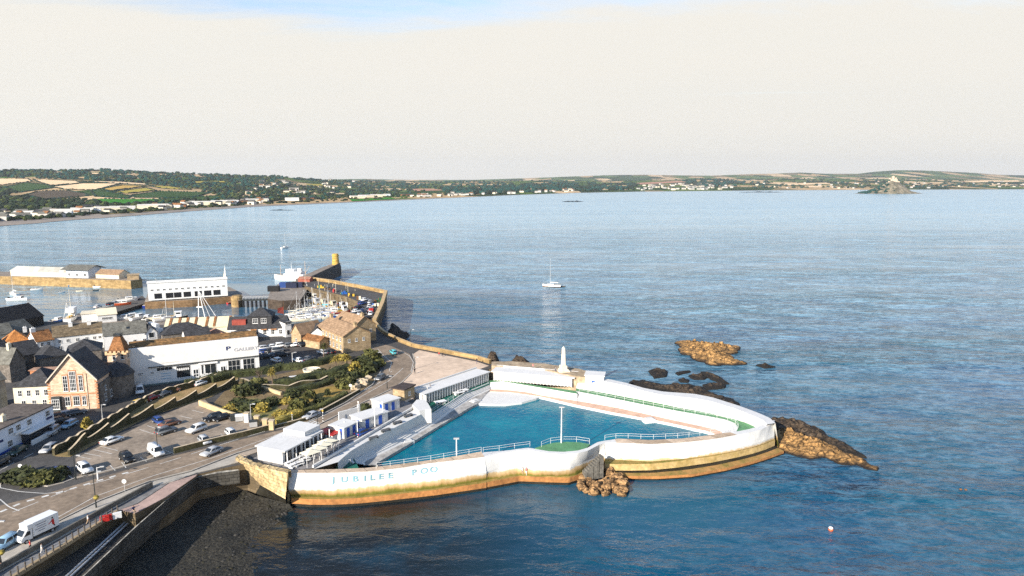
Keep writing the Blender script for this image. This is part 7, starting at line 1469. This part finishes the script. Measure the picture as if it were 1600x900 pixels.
CARS = [('light blue estate car leaving the frame at the bottom left corner', 9, 855, (-10, 6), 'suv', 'lightblue'), ('silver four by four parked beside the white guest house forecourt', 81, 678, (-10, 6.5), 'suv', 'silver'), ('pale blue car parked behind the silver four by four', 108, 667, (-10, 5), 'hatch', 'lightblue'),
    ('silver hatchback turning by the end of the rough stone wall', 77, 705, (-10, 6), 'hatch', 'silver'), ('dark green car parked below the white guest house', 27, 708, (-12, 7), 'saloon', 'green'), ('white saloon parked under the scalloped wall, alone', 175, 692, (14, -5), 'saloon', 'white'), ('black four by four backed up to the road edge of the car park', 199, 720, BK, 'suv', 'black'),
    ('white car at the near end of the car park beside the lamp post', 133, 737, BK, 'suv', 'white'), ('dark blue car beside the roundabout bed', 91, 741, (9, -5), 'hatch', 'blue'), ('dark car cut by the left edge of the frame', 0, 727, (-10, 5), 'hatch', 'black'), ('white people carrier at the road edge of the car park', 244, 710, BK, 'van', 'white'),
    ('dark car in front of the hall, nearest the guest house', 91, 653, (10, -2), 'saloon', 'brown'), ('silver car in front of the hall, in the middle', 105, 650, (10, -2), 'saloon', 'silver'), ('grey car in front of the hall, nearest the stone corner', 119, 647.5, (10, -2), 'saloon', 'grey'), ('black box shaped car beside the guest house end wall', 93, 662, (10, -3), 'suv', 'black'),
    ('white van parked at the left corner of the gallery', 218.5, 613.5, (1, 6), 'van', 'white'), ('gold topped car behind the rough stone wall', 219, 632, (12, -5), 'hatch', 'gold'), ('red car behind the rough stone wall, nearest the gold car', 237, 625, (12, -5), 'hatch', 'red'), ('dark grey car behind the rough stone wall below the gallery', 256, 618, (12, -5), 'saloon', 'grey'), ('brown red car below the middle of the gallery', 283, 609, (12, -4), 'hatch', 'brown'), ('white topped car below the right half of the gallery', 312, 602, (12, -4), 'hatch', 'white'),
    ('navy car under the scalloped wall, deepest in the corner', 249, 661.5, (8, 5), 'hatch', 'blue'), ('brown car next to the navy one under the scalloped wall', 266, 665, (14, -4), 'saloon', 'brown'), ('dark grey estate car in the middle of the car park', 260, 677, (14, -4), 'suv', 'grey'), ('white estate car crossing the middle of the car park', 307, 674.5, (-14, 5), 'suv', 'white'), ('white hatchback parked against the dark road wall, farther one', 362, 681, BK, 'hatch', 'white'), ('silver hatchback parked against the dark road wall, nearer one', 320, 692, BK, 'hatch', 'silver'),
    ('black car below the cream garden wall, left of a pair', 333, 656.5, (-12, 3), 'suv', 'black'), ('black car below the cream garden wall, right of a pair', 347, 656, (-12, 3), 'saloon', 'black'), ('silver car with a dark roof driving on the main road', 331, 709.5, (-14, 6), 'saloon', 'silver'), ('silver car approaching the zebra crossing', 487, 652.5, (-13, 5), 'saloon', 'silver'), ('light teal car driving past the end of the quay wall', 615, 553, (-5, -4), 'hatch', 'teal'), ('silver car at the road bend below the gardens', 594, 593, (-9, 5), 'hatch', 'grey'), ('navy car parked in the cafe yard', 568, 679, (12, -5), 'hatch', 'blue')]
for c in CARS: car(c[0], c[1], c[2], c[3], c[4], c[5])
GC = [(414, 546, 'silver'), (427, 544, 'white'), (440, 542.5, 'white'), (453, 542, 'grey'), (464, 541, 'white'), (475, 541, 'black'), (414, 552, 'blue'), (424, 551, 'black'), (434, 550, 'grey'), (415, 560, 'black'), (428, 558, 'grey'), (441, 557, 'black'), (432, 565.5, 'white'), (466, 565.5, 'white'), (474, 573.5, 'silver'), (493, 569.5, 'white'), (504, 568, 'black'), (504, 553.5, 'silver'), (516, 552, 'black'), (482, 563, 'grey')]
GN = ['silver car in the back row of the gallery car park, at its left end', 'white car second from the left in the back row of the gallery car park', 'white car third from the left in the back row of the gallery car park', 'grey car fourth from the left in the back row of the gallery car park', 'white car fifth from the left in the back row of the gallery car park', 'black car at the right end of the back row of the gallery car park', 'navy car close to the gallery end wall, in the second row', 'black car in the second row of the gallery car park', 'grey car at the right end of the second row of the gallery car park', 'black car close to the gallery end wall, in the third row', 'grey car in the third row of the gallery car park', 'black car at the right end of the third row of the gallery car park', 'white estate car in the middle of the gallery car park', 'white car beside the white lamp in the gallery car park', 'silver car against the garden hedge of the gallery car park', 'white car against the garden hedge, farther right', 'black car against the garden hedge, rightmost', 'silver car in front of the granite houses', 'black car in front of the granite houses', 'grey car against the hedge behind the white lamp']
for i, (px, py, col) in enumerate(GC): car(GN[i], px, py, (12, -1.5) if i < 12 else (12, -4) if i in (14, 15, 16, 19) else (-12, -4), ('hatch', 'saloon', 'suv')[i % 3], col, group=None)
QC = [(578, 474, 'silver'), (580, 478, 'black'), (577, 482, 'white'), (574, 486, 'grey'), (571, 490, 'black'), (580, 486, 'silver'), (579, 492, 'white'), (566, 488, 'blue'), (562, 492, 'silver'), (557, 488, 'white'), (560, 482, 'black'), (566, 476, 'blue'), (553, 493, 'grey'), (574, 499, 'black'), (566, 499, 'grey'), (570, 470, 'white'), (548, 494, 'red')]
for i, (px, py, col) in enumerate(QC): car('%s car parked among the others on the harbour quay' % col, px, py, (-3, 6) if i < 9 else (10, -2), ('hatch', 'saloon', 'suv')[i % 3], col, group='cars on the harbour quay')
SC = [(250, 463, 'white'), (268, 462.5, 'grey'), (290, 461.5, 'black'), (310, 460, 'silver'), (338, 458.5, 'blue')]
for i, (px, py, col) in enumerate(SC): car('%s car standing in front of the white transit shed' % col, px, py + 5, (12, -.5), 'hatch', col, z=3.45)
for i, (px, py, col) in enumerate([(153, 481, 'white'), (172, 477, 'black'), (180, 475, 'silver'), (213, 468, 'white')]): car('%s car parked on the black slip' % col, px, py, (12, -3.5), 'hatch', col, z=1.65, group='cars on the slip')
# box van
a, b_ = P(58, 838, ZL + .02), P(30, 851, ZL + .02); d = b_ - a; r = thing('box_van', 'white box van with a red and black figure on its side by the promenade', 'van', a, math.atan2(d.y, d.x), None, .95)
MB().box(-3.0, 1.1, -1.05, 1.05, .75, 3.0).build('box_body', PAINT['white'], r); bm = bmesh.new()
prof = [(1.15, .45), (3.0, .45), (3.1, .95), (2.75, 1.3), (2.05, 2.15), (1.15, 2.25)]
vs = [bm.verts.new((x, s*.98, z)) for s in (-1, 1) for x, z in prof]; n = 6; bm.faces.new(vs[:n]); bm.faces.new(vs[n:][::-1])
for i in range(n): bm.faces.new((vs[(i+1) % n], vs[i], vs[n+i], vs[n+(i+1) % n]))
bmesh.ops.recalc_face_normals(bm, faces=bm.faces[:]); bmesh.ops.bevel(bm, geom=bm.edges[:], offset=.09, segments=2, affect='EDGES'); me = bpy.data.meshes.new('cab'); bm.to_mesh(me); bm.free(); me.materials.append(PAINT['white']); obj('cab', me, r)
MB().add([(2.72, -.82, 1.38), (2.72, .82, 1.38), (2.14, .76, 2.08), (2.14, -.76, 2.08)], [(0, 1, 2, 3)]).build('windscreen', GLASS, r); g = MB()
for s in (-1, 1): f = [(1.5, s*.995, 1.3), (2.5, s*.995, 1.3), (2.0, s*.995, 1.95), (1.5, s*.995, 1.95)]; g.add(f if s < 0 else f[::-1], [(0, 1, 2, 3)])
g.build('window', GLASS, r); MB().box(1.1, 1.9, -1.0, 1.0, 2.2, 2.95).build('wind_deflector', PAINT['white'], r); MB().box(-3.0, 1.1, -.9, .9, .45, .75).build('chassis', DMETAL, r)
for x in (2.2, -1.9):
    for y in (-.92, .92): obj('wheel', WHEEL, r, (x, y, .36), 0, 1.1)
for y in (-.7, .7): obj('headlight', HL, r, (3.06, y, .95))
# figure and lettering on the side facing the camera (+y side after the turn)
fg = MB(); sy = 1.056
fg.add([(-2.3, sy, 1.3), (-1.9, sy, 1.35), (-1.8, sy, 2.2), (-2.2, sy, 2.3)], [(0, 1, 2, 3)], 0); fg.add([(-2.15, sy, 2.35), (-1.9, sy, 2.3), (-1.88, sy, 2.6), (-2.1, sy, 2.62)], [(0, 1, 2, 3)], 1); fg.add([(-2.4, sy, 1.0), (-2.2, sy, 1.0), (-2.0, sy, 1.35), (-2.25, sy, 1.3)], [(0, 1, 2, 3)], 1); fg.add([(-1.9, sy, 1.9), (-1.3, sy, 1.6), (-1.3, sy, 1.75), (-1.85, sy, 2.1)], [(0, 1, 2, 3)], 0)
fg.build('side_figure', [REDP, BLACKP], r); ln = MB()
for k, (x0, x1) in enumerate(((-1.0, .7), (-.9, .5), (-1.0, .8), (-.7, .4))): ln.add([(x0, sy, 2.5-.38*k), (x1, sy, 2.5-.38*k), (x1, sy, 2.36-.38*k), (x0, sy, 2.36-.38*k)], [(0, 1, 2, 3)])
ln.build('side_lettering', M('grey_letters', (.25, .25, .28), .7, .1, 1), r)
# bins, trailer and barrier
for i, (px, py, m_, lab) in enumerate([(366, 657, DMETAL, 'dark recycling bin at the car park exit, left one'), (374, 658, METAL, 'pale topped recycling bin at the car park exit, middle one'), (396, 667, METAL, 'grey recycling bin between the gate piers')]):
    r = thing('recycling_bin', lab, 'bin', P(px, py, ZL), .4); MB().box(-.8, .8, -.6, .6, .15, 1.3).build('body', m_, r); MB().xprism([(-.65, 1.3), (-.4, 1.6), (.4, 1.6), (.65, 1.3)], -.85, .85).build('lid', FRAMEW if i == 1 else DMETAL, r); wl = MB().tube((-.06, 0, 0), (.06, 0, 0), .12, n=8).mesh('wheel', [TYRE])
    for sx in (-.6, .6):
        for sy in (-.4, .4): obj('wheel', wl, r, (sx, sy, .12))
r = thing('road_barrier', 'red and white plastic barrier beside the ramp path', 'barrier', P(166, 814, ZL), .62); MB().yprism([(-.9, 0), (.9, 0), (.8, 1.0), (-.8, 1.0)], -.22, .22).build('panel', REDP, r); MB().box(.95, 2.2, -.18, .18, 0, 1.0).build('white_panel', FRAMEW, r); ft = MB().box(-.15, .15, -.45, .45, -.02, .12).mesh('foot', [DMETAL])
for x in (-.7, .6, 1.6): obj('foot', ft, r, (x, 0, 0))
# ---- lamp posts and signs
def lamp(px, yb, yt, lab, col=METAL, z=ZL, arm=.9, two=False):
    h = hh(px, yb, z, yt); r = thing('street_lamp', lab, 'street lamp', P(px, yb, z), rnd.uniform(-.3, .3)); MB().tube((0, 0, 0), (0, 0, 1.0), .14, .12, 8).tube((0, 0, 1.0), (0, 0, h), .09, .055, 8).build('pole', col, r)
    for s in ((1, -1) if two else (1,)):
        MB().tube((0, 0, h-.15), (s*arm, 0, h+.05), .045, n=6).build('arm', col, r); MB().box(s*arm-.35, s*arm+.35, -.13, .13, h-.02, h+.14).build('lamp_head', METAL, r)
for l in [(150.5, 794, 738, 'tall lamp post with a hanging basket on the promenade kerb', DMETAL), (118.5, 749, 712, 'lamp post at the near end of the car park', DMETAL), (153, 749, 730, 'short white post beside the car park wall', FRAMEW), (2, 884, 815, 'lamp post cut by the bottom left corner', DMETAL), (160.5, 656, 632, 'pale lamp post by the rough stone wall', METAL), (247, 711, 667, 'thin lamp post behind the white people carrier', DMETAL), (393, 665, 631, 'lamp post at the car park exit beside the bins', METAL), (497, 673, 640, 'lamp post at the kiosk end of the cafe', DMETAL), (457.5, 575, 551, 'white lamp post in the gallery car park', FRAMEW), (642, 538, 515, 'dark lamp post on the tan sea wall', DMETAL), (605, 607, 588, 'lamp post at the bend near the esplanade', DMETAL), (648, 577, 558, 'lamp post on the esplanade kerb', DMETAL), (588, 568, 551, 'lamp post on the inside of the road bend', DMETAL), (566, 537, 516, 'lamp post beside the stone block near the quay', DMETAL)]: lamp(*l)
for (px, py, lab) in ((150.3, 778, 'flower basket hanging on the promenade lamp post'), (2.3, 864, 'flower basket hanging on the lamp post at the bottom left corner')):
    o = MB().lathe([(.05, -.35), (.35, -.1), (.45, .1), (.3, .4), (.05, .5)], 10).build('flower_basket', LEAFY, None, PY(px, py, P(px, 794 if px > 50 else 884, ZL).y - .25)); tag(o, lab, 'basket')
def sign(px, yb, yt, lab, m_=FRAMEW):
    h = hh(px, yb, ZL, yt); r = thing('road_sign', lab, 'road sign', P(px, yb, ZL), .1); MB().tube((0, 0, 0), (0, 0, h), .05, n=6).build('pole', METAL, r); MB().tube((0, -.08, h-.35), (0, -.05, h-.35), .38, n=16).build('panel', m_, r)
sign(195.5, 768, 749, 'round road sign on the promenade kerb'); sign(33, 739, 725, 'white sign at the tip of the roundabout', FRAMEW); sign(548, 612, 600, 'road sign on the garden side of the road')
for (px, yb, yt, lab) in ((457, 661, 645, 'striped beacon on the garden side of the zebra crossing'), (505, 661, 641, 'striped beacon on the pool side of the zebra crossing')):
    h = hh(px, yb, ZL, yt); r = thing('crossing_beacon', lab, 'beacon', P(px, yb, ZL)); mb = MB()
    for k in range(8): mb.tube((0, 0, h*.88*k/8), (0, 0, h*.88*(k+1)/8), .09, n=8, m=k % 2)
    mb.build('pole', [BLACKP, FRAMEW], r); MB().lathe([(.05, h*.88), (.2, h*.92), (.24, h*.97), (.15, h*1.02), (.03, h*1.05)], 10).build('globe', YELP, r)
# ---- people
SKIN = M('skin', (.50, .30, .20), .6, .05, 3); HAIR = M('dark_hair', (.03, .02, .015), .8, .2, 3); CL = {k: M('cloth_' + k, c, .9, .1, 3) for k, c in dict(white=(.72, .70, .66), red=(.45, .03, .03), navy=(.03, .04, .10), black=(.02, .02, .022), tan=(.45, .32, .2), grey=(.2, .2, .2), pink=(.5, .22, .2)).items()}
PC = {}
def person_mesh(pose, top, leg):
    k = (pose, top, leg)
    if k in PC: return PC[k]
    if pose == 'walk': J = [((0, 0, .93), .14), ((0, 0, 1.12), .13), ((0, 0, 1.38), .15), ((0, 0, 1.5), .06), ((.02, 0, 1.60), .095), ((.03, 0, 1.72), .085), ((0, .09, .88), .10), ((.16, .1, .5), .065), ((.12, .1, .08), .045), ((.24, .11, .04), .04), ((0, -.09, .88), .10), ((-.08, -.1, .5), .065), ((-.30, -.1, .12), .045), ((-.22, -.11, .05), .04), ((0, .19, 1.40), .06), ((-.08, .24, 1.13), .045), ((.05, .25, .9), .035), ((0, -.19, 1.40), .06), ((.08, -.24, 1.13), .045), ((.2, -.22, .92), .035)]
    else: J = [((0, 0, .5), .15), ((-.03, 0, .72), .13), ((-.02, 0, .95), .15), ((0, 0, 1.08), .06), ((.03, 0, 1.18), .095), ((.04, 0, 1.30), .085), ((.05, .1, .48), .10), ((.42, .11, .48), .07), ((.44, .11, .1), .045), ((.54, .12, .05), .04), ((.05, -.1, .48), .10), ((.42, -.11, .48), .07), ((.44, -.11, .1), .045), ((.54, -.12, .05), .04), ((0, .19, .96), .06), ((.1, .24, .72), .045), ((.3, .16, .56), .035), ((0, -.19, .96), .06), ((.1, -.24, .72), .045), ((.3, -.16, .56), .035)]
    E = [(0, 1), (1, 2), (2, 3), (3, 4), (4, 5), (0, 6), (6, 7), (7, 8), (8, 9), (0, 10), (10, 11), (11, 12), (12, 13), (2, 14), (14, 15), (15, 16), (2, 17), (17, 18), (18, 19)]
    me = bpy.data.meshes.new('person'); me.from_pydata([j[0] for j in J], E, []); o = bpy.data.objects.new('tmp', me); COL.objects.link(o)
    md = o.modifiers.new('s', 'SKIN'); sk = me.skin_vertices[0].data if me.skin_vertices else None
    if sk is None:
        bm = bmesh.new(); bm.from_mesh(me); bm.verts.layers.skin.verify(); bm.to_mesh(me); bm.free(); sk = me.skin_vertices[0].data
    for s, j in zip(sk, J): s.radius = (j[1], j[1])
    sk[0].use_root = True; o.modifiers.new('d', 'SUBSURF').levels = 1
    res = bpy.data.meshes.new_from_object(o.evaluated_get(bpy.context.evaluated_depsgraph_get())); bpy.data.objects.remove(o)
    res.materials.clear()
    for m_ in (CL[leg], CL[top], SKIN, HAIR): res.materials.append(m_)
    hip = J[0][0][2]; nk = J[3][0][2]
    for p in res.polygons:
        c = p.center; p.use_smooth = True
        if c.z > nk + .16 or (c.z > nk+.06 and c.x < .0): p.material_index = 3
        elif c.z > nk - .02: p.material_index = 2
        elif abs(c.y) > .18 and c.z < J[15][0][2] and c.z > J[16][0][2] - .12 and abs(c.y) > .17: p.material_index = 2
        elif c.z > hip and not (pose == 'sit' and c.x > .2): p.material_index = 1
        else: p.material_index = 0
    res.name = 'person'; PC[k] = res; return res
def person(label, px, py, z, top, leg, rz, pose='walk'):
    o = obj('person', person_mesh(pose, top, leg), None, P(px, py, z), rz); return tag(o, label, 'person')
for a in [('person in white walking on the ramp path near the barrier', 138, 819, ZL + .03, 'white', 'tan', .5), ('person in a red top and dark trousers walking on the promenade', 48, 860, ZL + .12, 'red', 'black', 3.6), ('person in pale clothes walking on the ramp path, left one', 66, 866, ZL + .03, 'white', 'white', .5), ('person in dark clothes at the bottom left edge', 1, 890, ZL + .12, 'black', 'navy', .5), ('person in a dark top sitting at the end of the pink path', 209, 801, ZL, 'navy', 'tan', -.6, 'sit'),
          ('person in pale clothes on the ledge below the wall, left one of two', 816, 742, 1.75, 'white', 'tan', -1.2), ('person in pink on the ledge below the wall, right one of two', 822, 742.5, 1.75, 'pink', 'white', -1.8), ('person in dark clothes standing on the esplanade by the sea wall', 745, 568, ZL + .1, 'black', 'navy', 1.0), ('seated person in red on the esplanade by the sea wall, left of the group', 686, 556, ZL + .1, 'red', 'grey', -1.5, 'sit'), ('seated person in black on the esplanade by the sea wall, right of the group', 692, 556.5, ZL + .1, 'black', 'black', -1.5, 'sit'),
          ('person in dark clothes on the esplanade kerb', 648, 584, ZL + .1, 'black', 'black', 2.0), ('person in grey walking past the small stone shelter', 672, 608, ZL + .1, 'grey', 'navy', .4), ('person in white standing in the yard by the closed parasol', 521, 699, ZL + .03, 'white', 'grey', .4), ('person in white at the counter in the yard', 524, 697, ZL + .03, 'tan', 'white', 3.4), ('person in white crossing by the zebra beacon', 560, 636, ZL + .12, 'white', 'white', .6), ('person sitting on the bench nearest the monument', 868, 580, 7.2, 'grey', 'navy', -1.4, 'sit'), ('person in red beside the rocks at the monument', 833, 577, 7.2, 'pink', 'grey', -1.4)]: person(*a)

# ================================================================== HAZE
hz = MB().box(-13500, 13500, -900, 13500, -5, 420).mesh('haze', [])
hm = bpy.data.materials.new('haze_air'); hm.use_nodes = True; nt = hm.node_tree; nt.nodes.clear()
o_ = nt.nodes.new('ShaderNodeOutputMaterial'); v_ = nt.nodes.new('ShaderNodeVolumePrincipled')
v_.inputs['Color'].default_value = (0.92, 0.96, 1.0, 1); v_.inputs['Density'].default_value = 4e-5; v_.inputs['Anisotropy'].default_value = 0.2
nt.links.new(v_.outputs[0], o_.inputs['Volume']); hz.materials.clear(); hz.materials.append(hm)
kind(obj('haze', hz), 'stuff')
